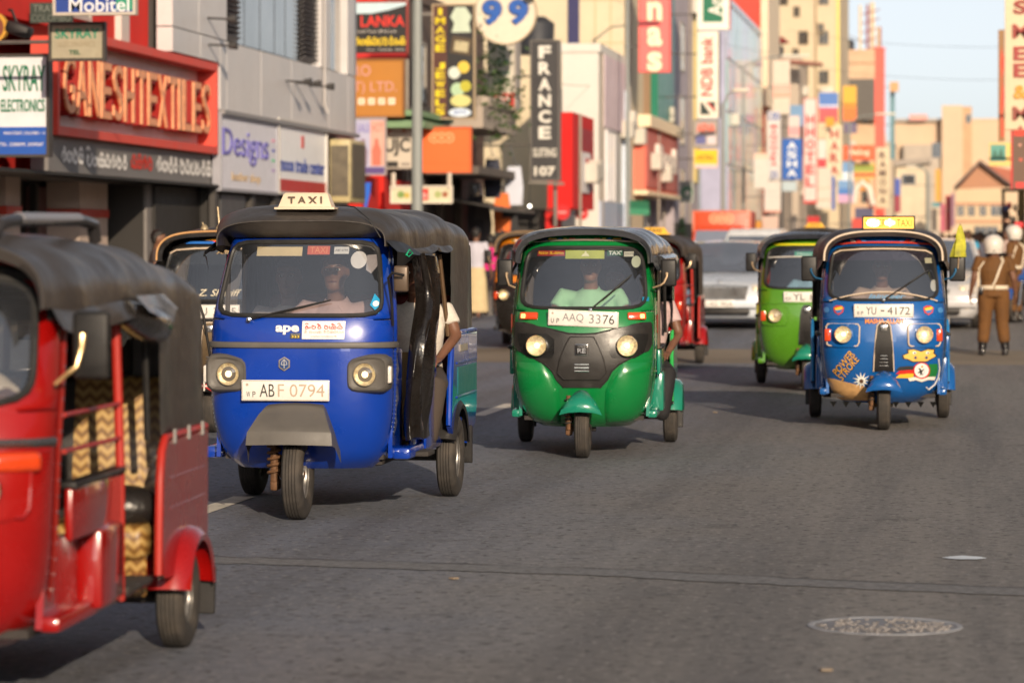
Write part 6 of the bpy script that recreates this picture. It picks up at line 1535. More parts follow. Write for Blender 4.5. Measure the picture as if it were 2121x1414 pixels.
# lower fascia
sg2 = thing('shop_fascia', 'dark grey fascia with white rounded script letters under the carved sign', 'sign', (XS, (yA+yB)/2, 2.56))
pb(sg2, 'fascia_panel', MB().bx(XS + .003, XS + .25, yA - .1, yB + .1, 2.56, 3.03), M('fascia_grey', srgb(120, 118, 118), rough=.6, var=.08))
pb(sg2, 'fascia_lip', MB().bx(XS + .003, XS + .34, yA - .1, yB + .12, 2.50, 2.555), P(120, 116, 114))
for s_, a, b_, mt, hh in (('gntk', 127, 174, P(245, 243, 240), .26), ('yinksgtr', 178, 263, P(245, 243, 240), .30), ('skgt', 271, 316, P(215, 60, 42), .25), ('gnrvtsymrk', 324, 438, P(245, 243, 240), .28)):
    mb = MB(); a, b_ = Yp(a, XS + .262), Yp(b_, XS + .262); script_yz(mb, s_, (XS + .262, (a+b_)/2, 2.80), b_-a, hh, .11); pb(sg2, 'script_lettering', mb, mt, None, 0, 'stuff')
# upper details: white column, red panels, window
pb(b1, 'column', MB().bx(XS - .01, XS + .10, Yp(290), Yp(306), 4.56, 9), P(205, 198, 190))
pb(b1, 'grey_column', MB().bx(XS - .01, XS + .06, Yp(307), Yp(312), 4.56, 9), P(150, 150, 165))
win_x(b1, Yp(205), 5.05, 1.6, .5, XS, P(190, 180, 170))
# --- B2: grey panelled building
b2Y0, b2Y1 = Yp(357) + .003, Yp(737); b2S = Yp(456)
b2 = building('grey aluminium-panelled building with mirror windows and louvres', -24, XF - .40, b2Y0, b2Y1, 12, M('grey_core', srgb(120, 116, 114), rough=.7))
pj = [357, 415, 456, 470, 541, 604, 681, 721, 737]
zband0, zband1 = 3.78, 4.92
for a, b_ in zip(pj, pj[1:]):
    for z0, z1 in ((zband0, zband1),):
        pb(b2, 'panel', MB().bx(XF - .25, XF, max(Yp(a) + .015, b2Y0), Yp(b_) - .015, z0 if a > 455 else 4.53, z1 - .02), greyp)
for z0, z1 in ((4.92, 5.75), (5.78, 6.6), (6.63, 8.0)):
    for a, b_ in ((357, 412), (412, 470)): pb(b2, 'panel', MB().bx(XF - .25, XF, Yp(a) + .015, Yp(b_) - .015, z0, z1), greyp)
    for a, b_ in ((665, 684), (719, 737)): pb(b2, 'panel', MB().bx(XF - .25, XF + .01, Yp(a), Yp(b_), z0, z1 + .03), greyp)
pb(b2, 'cornice', MB().bx(XF - .25, XF + .08, b2S, b2Y1, 3.70, 3.77), P(140, 138, 140))
# mirror glazing set in
for a, b_ in ((503, 520), (520, 552), (552, 582), (582, 604), (604, 630)):
    pb(b2, 'pane', MB().bx(XF - .20, XF - .12, Yp(a) + .03, Yp(b_) - .03, 4.95, 9), mirrorish, None, 0)
pb(b2, 'pane', MB().bx(XF - .20, XF - .12, Yp(686), Yp(717), 4.95, 9), mirrorish, None, 0)
lou = M('louvre_grey', srgb(105, 102, 104), rough=.45, metal=.3)
for a, b_ in ((471, 501), (632, 662)):
    y0, y1 = Yp(a), Yp(b_)
    pb(b2, 'louvre_back', MB().bx(XF - .22, XF - .16, y0, y1, 4.95, 8), shopdark)
    for i in range(34):
        z = 5.0 + i*.085
        pb(b2, 'louvre_slat', MB().box((XF - .07, (y0+y1)/2, z), (.14, y1 - y0, .012), Matrix.Rotation(radians(-35), 3, 'Y')), lou, None, 0)
for px, py in ((592, 168), (612, 172), (640, 178), (430, 38), (432, 93)):
    Y = Yp(px); z = zp(px, py, Y)
    pb(b2, 'spot_lamp', MB().tube([(XF, Y, z), (XF + .35, Y, z - .02)], .02, 6).lathe([(.001, 0), (.05, .0), (.07, .14), (.001, .15)], 10, 'X', (XF + .33, Y, z - .02)), P(60, 58, 58))
pb(b2, 'drain_pipe', MB().tube([(XF + .05, Yp(667), 8), (XF + .05, Yp(667), 4.2), (XF + .12, Yp(667), 4.05)], .03, 8), P(175, 170, 168))
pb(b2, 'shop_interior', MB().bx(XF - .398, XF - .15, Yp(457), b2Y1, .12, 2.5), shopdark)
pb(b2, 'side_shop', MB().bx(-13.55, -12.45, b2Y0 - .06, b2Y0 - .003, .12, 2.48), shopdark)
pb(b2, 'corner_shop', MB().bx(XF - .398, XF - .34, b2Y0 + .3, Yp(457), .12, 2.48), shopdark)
for px in (452, 528, 576, 640, 690): pb(b2, 'shutter_post', MB().bx(XF - .15, XF - .05, Yp(px), Yp(px) + .25, .12, 2.5), M('post_dark', (.05, .045, .042), rough=.6))
for i, (a, b_) in enumerate(((470, 520), (585, 632), (700, 730))): pb(b2, 'shutter', MB().bx(XF - .13, XF - .10, Yp(a), Yp(b_), .12, 2.4), M('shutter_grey', (.07, .07, .075), rough=.5, var=.2))
# wall signs on B2
def wall_sign(label, px0, px1, z0, z1, mat, X=XF - .12, th=.12, frame=None):
    y0, y1 = Yp(px0, X + th), Yp(px1, X + th)
    t = thing('wall_sign', label, 'sign', (X, (y0+y1)/2, z0)); t['yz'] = (y0, y1, z0, z1)
    pb(t, 'board', MB().bx(X + .003, X + th, y0, y1, z0, z1), mat, sm=0)
    if frame: pb(t, 'frame', MB().bx(X + .003, X + th + .04, y0 - .04, y1 + .04, z1, z1 + .05).bx(X + .003, X + th + .04, y0 - .04, y1 + .04, z0 - .05, z0).bx(X + .003, X + th + .04, y0 - .04, y0, z0, z1).bx(X + .003, X + th + .04, y1, y1 + .04, z0, z1), frame, sm=0)
    def put(body, u, v, w, h, mt, depth=.02, scr=False, **k):
        mb = MB(); c = (X + th + .004, lerp(y0, y1, u), lerp(z0, z1, v))
        if scr: script_yz(mb, body, c, w*(y1-y0), h*(z1-z0), .1)
        else: text_yz(mb, body, c, w*(y1-y0), h*(z1-z0), depth, **k)
        return pb(t, 'lettering', mb, mt, None, 0, 'stuff')
    def patch(u0, u1, v0, v1, mt, name='print_patch'): return pb(t, name, MB().bx(X + th, X + th + .006, lerp(y0, y1, u0), lerp(y0, y1, u1), lerp(z0, z1, v0), lerp(z0, z1, v1)), mt, None, 0)
    return t, put, patch
t, put, patch = wall_sign('pale grey sign with raised violet lettering and small coloured squares', 455, 572, 2.50, 3.66, M('pale_sign', srgb(222, 222, 232), rough=.5, var=.06), frame=P(150, 150, 158))
put('Designs', .44, .60, .80, .50, P(120, 115, 195), .02); put('leather shop', .45, .16, .5, .16, P(190, 165, 130), .01)
for i, mt in enumerate((P(235, 150, 180), P(80, 90, 190), P(80, 200, 140), P(170, 140, 200))): patch(.92, .97, .75 - .15*i, .79 - .15*i, mt)
t, put, patch = wall_sign('white sign with blue bank lettering and a red base stripe', 576, 674, 2.52, 3.76, M('white_sign', srgb(246, 247, 250), rough=.4, var=.04), frame=P(200, 196, 190))
put('moon trade center', .5, .40, .94, .22, P(45, 70, 150), .01, bold=.01); patch(.0, 1.0, .0, .18, P(190, 60, 55)); patch(.47, .53, .66, .84, P(215, 90, 85))
ac = thing('air_conditioner', 'yellowed air conditioner cage hung on the wall beside the white sign', 'air conditioner', (XF, Yp(692), 2.35)); y0, y1 = Yp(677), Yp(710)
pb(ac, 'case', MB().rbox((XF + .25, (y0+y1)/2, 2.98), (.4, y1 - y0, 1.2), .03), M('ac_cream', srgb(190, 175, 130), rough=.5, var=.2, dirt=.5, dcol=srgb(90, 75, 50)))
pb(ac, 'grille', MB().bx(XF + .451, XF + .47, y0 + .12, y1 - .12, 2.48, 3.5), M('ac_grille', (.12, .10, .07), rough=.7, var=.3))
pb(ac, 'side_vent', MB().bx(XF + .08, XF + .42, y0 - .012, y0 - .001, 2.5, 3.46), M('ac_grille', (.12, .10, .07)))
# --- B3: set back red and mauve house, with the camera-facing boards
b3Y0, b3Y1 = b2Y1 + .003, 72.0
b3 = building('mauve and red house front behind the stacked hoardings', -24, -12.9, b3Y0, b3Y1, 10, stucco('mauve_wall', 165, 140, 140))
pb(b3, 'red_column', MB().bx(-12.9, -12.3, 68.0, 68.5, .12, 10), redwall)
pb(b3, 'red_base', MB().bx(-12.9, -12.4, 66.0, 71.9, .12, 3.0), redwall)
pb(b3, 'green_ledge', MB().bx(-12.9, -11.3, 67.2, 71.8, 4.05, 4.2).bx(-12.9, -11.4, 67.2, 71.8, 4.3, 4.42), stucco('sage_paint', 120, 150, 115))
for y in (69.2, 70.8): win_x(b3, y, 6.0, .9, 1.6, -12.9)
b4 = building('dark cluttered old shop with concrete balconies and hanging plants', -24, -12.6, 72.01, 84.5, 7.2, stucco('dark_plaster', 95, 80, 72, .2, .5))
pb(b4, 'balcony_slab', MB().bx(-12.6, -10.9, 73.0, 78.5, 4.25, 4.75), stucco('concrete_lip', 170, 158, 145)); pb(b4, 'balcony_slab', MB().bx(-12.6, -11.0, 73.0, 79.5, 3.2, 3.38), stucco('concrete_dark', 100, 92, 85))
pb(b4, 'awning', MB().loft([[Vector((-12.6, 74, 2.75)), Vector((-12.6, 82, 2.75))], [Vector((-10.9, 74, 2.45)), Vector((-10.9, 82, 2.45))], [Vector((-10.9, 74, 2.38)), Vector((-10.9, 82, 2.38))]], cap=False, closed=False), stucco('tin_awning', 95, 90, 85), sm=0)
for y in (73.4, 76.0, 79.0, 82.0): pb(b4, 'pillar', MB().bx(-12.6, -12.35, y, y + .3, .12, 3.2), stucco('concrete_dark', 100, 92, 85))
pb(b4, 'shop_interior', MB().bx(-12.598, -12.5, 72.1, 84.4, .12, 2.7), shopdark)
for y in (74.5, 77.5, 81.5): win_x(b4, y, 5.6, 1.0, 1.3, -12.6)
# hanging plants on the balcony: leaf clumps
lf = MB(); rnd2 = random.Random(3)
for i in range(700):
    y = rnd2.uniform(73.2, 78.4); z = 4.75 + abs(rnd2.gauss(0, .9)) * (1 if rnd2.random() < .75 else -.4); x = -11.0 + rnd2.gauss(0, .25)
    a = rnd2.random()*6.3; s_ = rnd2.uniform(.06, .13); u = Vector((cos(a), sin(a), rnd2.uniform(-.6, .6)))*s_; v_ = Vector((-sin(a)*.5, cos(a)*.5, rnd2.uniform(-1, .2)))*s_
    c = Vector((x, y, z)); lf.add([c - u, c - u*.2 + v_*.5, c + u, c - u*.2 - v_*.5], [(0, 1, 2, 3)])
pl = thing('balcony_plant', 'trailing leafy plants over the old concrete balcony', 'plant', (-11.0, 76, 4.75))
o = pb(pl, 'foliage', lf, M('leaf_green', (.05, .09, .025), rough=.6, var=.5, vs=3), None, 0)
pb(pl, 'planter', MB().rbox((-11.0, 75.8, 4.88), (.3, 4.5, .25), .03), stucco('concrete_lip', 170, 158, 145))
# clothes hung out at the shop front
for i, (px, py, c_, nm) in enumerate(((985, 405, (35, 35, 45), 'black'), (1040, 400, (225, 110, 40), 'orange'), (1020, 330, (45, 50, 70), 'dark blue'), (1065, 345, (200, 205, 220), 'white'), (1055, 430, (30, 30, 34), 'charcoal'), (1000, 420, (60, 55, 60), 'grey'))):
    Y = 79.0; q = W(px, py, Y); cs = [Vector((q.x + dx, Y + dy, q.z + dz)) for dx, dy, dz in ((-.16, 0, 0), (.16, 0, 0), (.22, .02, -.5), (.2, -.02, -.95), (-.2, .03, -.95), (-.22, 0, -.5))]
    g_ = thing('hanging_garment', nm + ' garment hung outside the dark cluttered shop', 'clothing', (q.x, Y, q.z - .95))
    pb(g_, 'cloth', MB().add(cs + [c + Vector((0, .06, 0)) for c in cs], [(0,1,2,5), (5,2,3,4), (6,7,8,11), (11,8,9,10)] + [(i, (i+1) % 6, 6+(i+1) % 6, 6+i) for i in range(6)]), P(*c_)); pb(g_, 'hanger', MB().tube([(q.x - .15, Y + .03, q.z), (q.x, Y + .03, q.z + .1), (q.x + .15, Y + .03, q.z)], .01, 5).tube([(q.x, Y + .03, q.z + .1), (q.x - .1, Y + .03, q.z + .5), (-12.5, Y + .03, q.z + .5)], .012, 5), chrome)
# --- red box shop and white building
redb = building('bright red box-fronted shop with a white window poster', -10.97, -10.3, 85.0, 89.9, 5.1, stucco('bright_red', 205, 30, 28, .04, .06), parapet=False, z0=2.55)
base = pb(redb, 'shop_base', MB().bx(-12.4, -11.2, 85.0, 89.9, .12, 2.54), shopdark)
pb(redb, 'recess', MB().bx(-10.4, -10.285, 85.9, 89.5, 3.1, 4.75), P(160, 20, 22)); pb(redb, 'poster', MB().bx(-10.285, -10.24, 86.6, 88.6, 3.0, 4.1), P(230, 225, 225))
pb(redb, 'poster_print', MB().bx(-10.24, -10.235, 87.5, 88.3, 3.4, 3.95), P(190, 60, 60)); pb(redb, 'red_fin', MB().bx(-10.97, -10.6, 84.6, 84.95, .12, 2.5), stucco('bright_red', 215, 22, 22))
for px, py, r, nm in ((1165, 440, .20, 'near'), (1205, 442, .18, 'far')):
    q = W(px, py, 84.0 if nm == 'near' else 88.0); d = thing('round_sign', 'red round disc sign, the %s one of two under the red shop box' % nm, 'sign', (q.x, q.y, q.z - r))
    pb(d, 'disc', MB().lathe([(.001, -.03), (r, -.03), (r, .03), (.001, .03)], 28, 'Y', (q.x, q.y, q.z)), P(200, 20, 28)); pb(d, 'bar', MB().rbox((q.x, q.y - .035, q.z), (r*1.1, .012, r*.28), .004, 1), P(230, 150, 150))
    pb(d, 'arm', MB().tube([(q.x, q.y, q.z), (-12.4, q.y, q.z + .1)], .02, 6), blackpl)
whb = building('white rendered building with a tall window above the red shop', -11.45, -10.4, 92, 99.5, 7.1, stucco('white_render', 212, 208, 200, .03, .1))
pb(whb, 'pink_shade_face', MB().bx(-10.4, -10.33, 93.0, 98.9, 5.0, 7.1), stucco('pink_shade_tint', 215, 195, 200)); win_x(whb, 94.8, 3.9, 2.2, 2.0, -10.38, P(220, 215, 215), 2); pb(whb, 'blue_base', MB().bx(-10.4, -10.34, 92.1, 98.5, 1.9, 2.85), P(175, 185, 205)); pb(whb, 'pale_edge', MB().bx(-10.4, -10.28, 98.4, 99.6, .12, 6.3), P(200, 210, 225))  # pinkish shade of the street side painted on as a pale pink panel
cr = building('tall cream tiled building with a navy stripe', -26, -10.5, 100, 106, 18, stucco('cream_tile', 206, 192, 164, .05, .12)); pb(cr, 'navy_stripe', MB().bx(W(1177, 0, 100).x, W(1200, 0, 100).x, 99.93, 99.997, 7.4, 18), P(35, 35, 85))
for k in range(6): pb(cr, 'tile_joint', MB().bx(W(1200, 0, 100).x, -10.5, 99.985, 99.998, 6.5 + 1.35*k, 6.53 + 1.35*k), P(190, 165, 120))
for px in (1232, 1264): pb(cr, 'tile_joint', MB().bx(W(px, 0, 100).x, W(px, 0, 100).x + .03, 99.984, 99.998, 5, 18), P(190, 165, 120))
aw = thing('green_awning', 'small green shop awning past the white building', 'awning', (-10, 99.8, 2.4)); pb(aw, 'awning_cloth', MB().loft([[Vector((-11.5, 99.62, 3.0)), Vector((-9.7, 99.62, 2.95))], [Vector((-11.5, 98.8, 2.75)), Vector((-9.6, 98.8, 2.7))], [Vector((-11.5, 98.78, 2.55)), Vector((-9.6, 98.78, 2.5))]], cap=False, closed=False), P(30, 120, 85), sm=0); pb(aw, 'awning_pole', MB().tube([(-9.7, 98.85, 2.6), (-9.7, 98.85, .1)], .03, 6), chrome)
# --- salmon shop with tower behind
sal = building('salmon pink shop box with white lettering under a green panel tower', -16, -10.15, 103, 114.8, 5.36, stucco('salmon', 232, 120, 100, .04, .08), parapet=False, z0=3.35)
pb(sal, 'cream_cornice', MB().bx(-16.0, -9.95, 102.8, 115.0, 5.37, 5.75), P(235, 215, 180)); pb(sal, 'cream_base', MB().bx(-16.0, -10.05, 102.9, 114.9, 3.2, 3.34), P(235, 215, 180)); pb(sal, 'shop_base', MB().bx(-15.9, -11.4, 103.2, 114.7, .12, 3.19), shopdark)
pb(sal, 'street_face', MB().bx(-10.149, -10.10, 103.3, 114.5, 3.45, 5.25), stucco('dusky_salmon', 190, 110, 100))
mb = MB(); text_yz(mb, 'Royal', (-10.09, 109, 4.35), 6.5, 1.1, .15, bold=.05); pb(sal, 'lettering', mb, P(225, 215, 205), None, 0, 'stuff')
for y in (104.5, 107.5, 110.5, 113): pb(sal, 'pillar', MB().bx(-11.39, -11.0, y, y + .4, .12, 3.19), P(150, 145, 140))
tow = building('tower with a long glass strip and dark green panel', -20, -10.6, 107, 116, 16, stucco('tan_tile', 205, 165, 125), z0=5.8)
pb(tow, 'green_panel', MB().bx(-10.59, -10.35, 109.5, 115.9, 5.85, 16), M('green_panel', srgb(0, 112, 88), rough=.35, var=.04)); pb(tow, 'glass_strip', MB().bx(-11.9, -11.35, 106.93, 106.99, 6.0, 16), M('pale_glass', (.35, .42, .48), rough=.1, coat=.5, var=.1), sm=0); pb(tow, 'olive_band', MB().bx(-11.1, -10.62, 106.94, 106.99, 5.85, 16), P(125, 125, 80))
gb = building('narrow grey building with slit windows behind the bank sign', -20, -10.4, 116.1, 127, 14, stucco('lilac_grey', 175, 165, 172))
for z in (3.5, 6.2, 8.9): win_x(gb, 119.5, z, 1.4, 1.7, -10.4)
pb(gb, 'yellow_strip', MB().bx(-10.4, -10.3, 124.5, 126, 4.0, 14), P(205, 185, 120)); pb(gb, 'shop_base', MB().bx(-10.399, -10.3, 116.2, 126.9, .12, 2.4), shopdark)
bg_ = building('blue-grey glass office with faceted panels', -24, -10.5, 143, 168, 12.4, M('bluegrey_glass', srgb(150, 160, 170), rough=.25, coat=.4, var=.15, vs=.5))
for k in range(7):
    for j in range(4): pb(bg_, 'glass_panel', MB().bx(-10.499, -10.42, 143.4 + 3.5*k, 146.6 + 3.5*k, 2.9 + 2.35*j, 5.1 + 2.35*j), M('panel_teal', srgb(150, 180, 182), rough=.2, coat=.5, var=.2, vs=.4) if (j + k) % 3 else M('panel_lilac', srgb(172, 172, 196), rough=.2, coat=.5, var=.2, vs=.4))
pb(bg_, 'front_panel', MB().bx(-11.6, -10.55, 142.93, 142.99, 2.5, 12.2), M('panel_lilac', srgb(172, 172, 196), rough=.2, coat=.5))
rt_ = building('brick red tower wall rising above the glass office', -26, -10.8, 172, 184, 24, stucco('brick_red', 195, 75, 62, .04, .1)); pb(rt_, 'white_edge', MB().bx(-10.79, -10.4, 172.2, 183, 9.0, 24), P(225, 205, 175))
ct = building('tall cream apartment block with few small windows', -16, W(1738, 0, 205).x, 205, 222, 19.5, stucco('cream_block', 204, 188, 160, .04, .08))
for px, py in ((1650, 25), (1648, 112), (1700, 60)):
    q = W(px, py, 205); win_y(ct, q.x, q.z, .35, .6, 205, P(150, 135, 110), 1)
pb(ct, 'yellow_edge', MB().bx(W(1733, 0, 205).x, W(1738, 0, 205).x + .02, 204.9, 204.99, 6, 19.5), P(230, 215, 120))
for r_ in range(5):
    for k in range(3):
        if (r_*3 + k) % 4 != 1: win_y(ct, W(1622 + 42*k, 0, 205).x, 7.2 + 2.5*r_, .55, .8, 205, P(150, 135, 110), 1)
pb(ct, 'drain_pipe', MB().tube([(W(1690, 0, 205).x, 204.92, 3), (W(1690, 0, 205).x, 204.92, 19.4)], .06, 6), P(170, 150, 120))
for px, h in ((1615, 1.6), (1700, 1.2)): pb(ct, 'water_tank', MB().lathe([(.001, 0), (.7, 0), (.7, h), (.3, h + .2), (.001, h + .2)], 14, 'Z', (W(px, 0, 207).x, 208, 19.76)), P(60, 60, 64))
for k, px in enumerate((1640, 1665, 1712)): pb(ct, 'air_conditioner', MB().rbox((W(px, 0, 205).x, 204.8, 6.3 + 2.5*k), (.8, .35, .55), .04), P(200, 192, 178))
pk = thing('roof_canopy', 'small red-roofed lookout in front of the cream block', 'roof', (W(1590, 95, 190).x, 190, zp(1590, 118, 190))); q = W(1590, 90, 190)
pb(pk, 'lookout_roof', MB().lathe([(1.3, 0), (.9, .35), (.001, .55)], 8, 'Z', (q.x, 190, q.z)), P(150, 60, 50)); pb(pk, 'lookout_post', MB().bx(q.x - .7, q.x + .7, 189.3, 190.7, 2, q.z - .003), P(120, 110, 100)); pb(pk, 'side_roof', MB().prism([(q.x, q.z - .9), (q.x + 3.2, q.z - 1.2), (q.x + 3.2, q.z - 1.35), (q.x, q.z - 1.15)], 189, 191, 'Y'), P(140, 85, 70))
# filler houses between, mid depth
for i, (x0, x1, Y, Yd, py, c_, lab) in enumerate(((1555, 1612, 176, 14, 232, (178, 165, 150), 'beige three-storey house behind the hanging signs'), (1600, 1655, 192, 10, 128, (186, 172, 156), 'pale narrow house with a roof room beside the cream block'), (1655, 1705, 232, 12, 150, (190, 170, 150), 'tan house above the letter-stack hotel sign'), (1690, 1752, 236, 14, 185, (176, 158, 135), 'sand-coloured house at the foot of the cream block'), (1742, 1812, 246, 20, 110, (204, 172, 142), 'peach building under the antenna mast'), (1812, 1850, 262, 10, 300, (178, 166, 150), 'low grey-cream house past the red pylon'))):
    X0, X1 = W(x0, 0, Y).x, W(x1, 0, Y).x; z1 = zp((x0+x1)/2, py, Y)
    hb = building(lab, X0, X1, Y, Y + Yd, z1, stucco('render_%d' % i, *c_))
    for r_ in range(int((z1 - 5) / 3)):
        for k in range(2): win_y(hb, lerp(X0, X1, .3 + .42*k), 5.5 + 3*r_, (X1-X0)*.2, 1.3, Y, None, 1)
    pb(hb, 'shop_front', MB().bx(X0 + .1, X1 - .1, Y - .12, Y - .003, .7, 3.4), M('shop_grey', (.16, .14, .13), rough=.6, var=.3, vs=.6))
    if i == 4:
        pb(hb, 'dark_storey', MB().bx(X0 + .2, X1 + .3, Y - .9, Y - .003, zp(1780, 250, Y), zp(1780, 165, Y)), M('dark_storey', (.10, .09, .08), rough=.6, var=.2)); pb(hb, 'string_course', MB().bx(X0, X1, Y - .06, Y - .003, zp(1780, 130, Y), zp(1780, 133, Y)), P(150, 120, 90))
mast = thing('antenna_mast', 'lattice radio mast with pale panel aerials on the peach roof', 'mast', W(1797, 108, 250)); mq = W(1797, 108, 250)
for dx, py0, r in ((0, 10, .10), (-.55, 12, .12), (.35, 5, .2), (.9, 55, .14)): 
    pz = W(1797, py0, 250).z; pb(mast, 'aerial', MB().tube([(mq.x + dx, 250 + dx, mq.z), (mq.x + dx, 250 + dx, pz)], r, 6), P(150, 70, 60) if dx in (0, .9) else P(215, 195, 160))
for k in range(5): pb(mast, 'brace', MB().tube([(mq.x - .55, 249.5, mq.z + .7*k), (mq.x + .9, 250.5, mq.z + .7*k + .5)], .04, 5), P(150, 70, 60))
pb(mast, 'guy_wire', MB().tube([(mq.x - 2.6, 250, mq.z + 1.8), (mq.x, 250, mq.z + .6)], .03, 4), P(140, 120, 120))
rg_ = random.Random(21)
for t_ in [o for o in COL.objects if o.get('category') == 'building' and o.get('box')]:
    X0, X1, Y0, Y1, z0, z1 = t_['box']
    if 60 < Y0 < 260 and z1 < 30:     # clutter that every one of these fronts carries: pipes, air conditioners, roof tanks
        for k in range(2):
            y = rg_.uniform(Y0 + .5, Y1 - .5); z = rg_.uniform(3.5, max(3.8, z1 - 1)); pb(t_, 'air_conditioner', MB().rbox((X1 + .2, y, z), (.38, .8, .55), .04, 1), P(196, 190, 178))
        y = rg_.uniform(Y0 + .3, Y1 - .3); pb(t_, 'drain_pipe', MB().tube([(X1 + .05, y, .3), (X1 + .05, y, z1)], .045, 6), P(150, 140, 130))
        x = rg_.uniform(X1 - 2.5, X1 - .8); pb(t_, 'roof_tank', MB().lathe([(.001, 0), (.5, 0), (.52, .9), (.25, 1.1), (.001, 1.1)], 12, 'Z', (x, Y0 + 1.2, z1 + .01)), P(50, 52, 58))
# --- the end of the street
peach = stucco('peach_render', 204, 178, 150, .04, .08)
fx = lambda px: W(px, 0, 290).x; fz = lambda py: zp(1960, py, 290)
fb = building('wide peach building with a stair tower closing the end of the street', fx(1846), fx(2150), 290, 305, fz(252), peach)
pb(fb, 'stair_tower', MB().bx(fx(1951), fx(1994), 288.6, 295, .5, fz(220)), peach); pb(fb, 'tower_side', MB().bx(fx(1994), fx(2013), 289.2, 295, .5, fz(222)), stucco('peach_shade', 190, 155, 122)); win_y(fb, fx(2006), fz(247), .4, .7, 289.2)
pb(fb, 'pink_annex', MB().bx(fx(1884), fx(1920), 289, 299, fz(250), fz(238)), stucco('pink_annex', 222, 165, 155)); pb(fb, 'roof_edge', MB().bx(fx(1846), fx(1950), 289.5, 290, fz(252), fz(246)), P(170, 160, 150))
pb(fb, 'grey_block', MB().bx(fx(1872), fx(1947), 288.8, 289.9, .5, fz(300)), stucco('grey_peach', 178, 165, 150)); win_y(fb, fx(1940), fz(312), .7, 1.2, 288.8, P(110, 120, 135), 1)
wb_ = building('low cream house wall before the end of the street', W(1855, 0, 265).x, W(1917, 0, 265).x, 265, 272, zp(1890, 352, 265), stucco('pale_cream', 204, 190, 166)); pb(wb_, 'grey_roof', MB().prism([(W(1850, 0, 265).x, zp(1890, 345, 265)), (W(1926, 0, 265).x, zp(1890, 338, 265)), (W(1926, 0, 265).x, zp(1890, 328, 265)), (W(1850, 0, 265).x, zp(1890, 332, 265))], 264.5, 272, 'Y'), P(150, 140, 130))
win_y(wb_, W(1882, 0, 265).x, zp(1882, 372, 265), 1.0, .7, 265, P(120, 130, 145))
hs = building('two-storey cream house with a tiled gable roof at the street end', W(1980, 0, 240).x, W(2088, 0, 240).x, 240, 252, zp(2030, 392, 240), stucco('warm_cream', 204, 182, 150, .04, .1), parapet=False)
gx0, gx1, gpk = W(1976, 0, 240).x, W(2092, 0, 240).x, W(2030, 0, 240).x
rf_ = pb(hs, 'roof', MB().prism([(gx0, zp(2030, 392, 240)), (gpk, zp(2030, 338, 240)), (gx1, zp(2030, 385, 240)), (gx1, zp(2030, 379, 240)), (gpk, zp(2030, 331, 240)), (gx0, zp(2030, 386, 240))], 239.2, 252, 'Y'), P(95, 72, 66), sm=0)
pb(hs, 'gable', MB().prism([(W(1984, 0, 240).x, zp(2030, 391, 240)), (gpk, zp(2030, 340, 240)), (W(2086, 0, 240).x, zp(2030, 388, 240))], 239.9, 240.5, 'Y'), P(170, 120, 88))
pb(hs, 'tile_slope', MB().prism([(gpk + .3, zp(2030, 339, 240)), (gx1 + .2, zp(2030, 384, 240)), (gx1 + .2, zp(2030, 352, 240))], 241, 252, 'Y'), P(165, 90, 65))
for k, px in enumerate((1990, 2012, 2036, 2065)): win_y(hs, W(px, 0, 240).x, zp(px, 437, 240), .5 if k != 3 else .9, .75, 240, P(200, 180, 150), 1)
for k, px in enumerate((2030, 2055)): win_y(hs, W(px, 0, 240).x, zp(px, 478, 240), .8, .6, 240, P(150, 130, 110), 1)
pb(hs, 'string_course', MB().bx(W(1980, 0, 240).x - .1, W(2088, 0, 240).x + .1, 239.85, 239.997, zp(2030, 424, 240), zp(2030, 420, 240)), P(190, 130, 100)); pb(hs, 'string_course', MB().bx(W(1980, 0, 240).x - .1, W(2088, 0, 240).x + .1, 239.85, 239.997, zp(2030, 460, 240), zp(2030, 456, 240)), P(190, 130, 100))
# --- out of frame: the opposite row and the row behind the camera (they light, shade and mirror)
rr_ = random.Random(11)
for i, (y0, y1, h, c_) in enumerate(((-70, -48, 9, (225, 200, 165)), (-47.9, -22, 7, (215, 205, 195)), (-21.9, 4, 8, (230, 190, 140)), (4.1, 27, 9, (236, 205, 160)), (27.1, 61.5, 8, (228, 180, 130)), (61.6, 80, 7, (235, 210, 170)), (80.1, 125, 7, (225, 190, 150)), (125.1, 200, 7, (230, 200, 160)))):
    xo = 16.5 if y0 < 60 else 5.6
    hb = building('shop house number %s along the opposite side, outside the photo' % ('one two three four five six seven eight'.split()[i]), xo, xo + 10, y0, y1, h, stucco('opposite_%d' % i, *c_))
    for k in range(int((y1 - y0) / 4.5)):
        for z in (4.6, 7.2):
            if z + 1 > h: continue
            yy = y0 + 2.5 + 4.5*k
            f = pb(hb, 'window', MB().bx(xo - .1, xo + .02, yy - .8, yy + .8, z - .75, z + .75), win_frame, sm=0); pb(hb, 'pane', MB().bx(xo - .14, xo - .1, yy - .7, yy + .7, z - .65, z + .65), win_dark, f, 0)
        pb(hb, 'shop_opening', MB().bx(xo - .08, xo, y0 + .5 + 4.5*k, y0 + 4.4 + 4.5*k, .3, 2.9), shopdark, sm=0)
for i, (y0, y1, h, c_) in enumerate(((-70, -30, 9, (190, 185, 180)), (-29.9, -2, 8, (205, 180, 150)), (-1.9, 29.9, 9, (180, 175, 175)))):
    hb = building('shop house %s on the near left, outside the photo' % ('first second third'.split()[i]), -24, -12, y0, y1, h, stucco('near_left_%d' % i, *c_))
    for k in range(int((y1 - y0) / 4.5)): pb(hb, 'shop_opening', MB().bx(-12.0, -11.92, y0 + .5 + 4.5*k, y0 + 4.4 + 4.5*k, .3, 2.9), shopdark, sm=0)
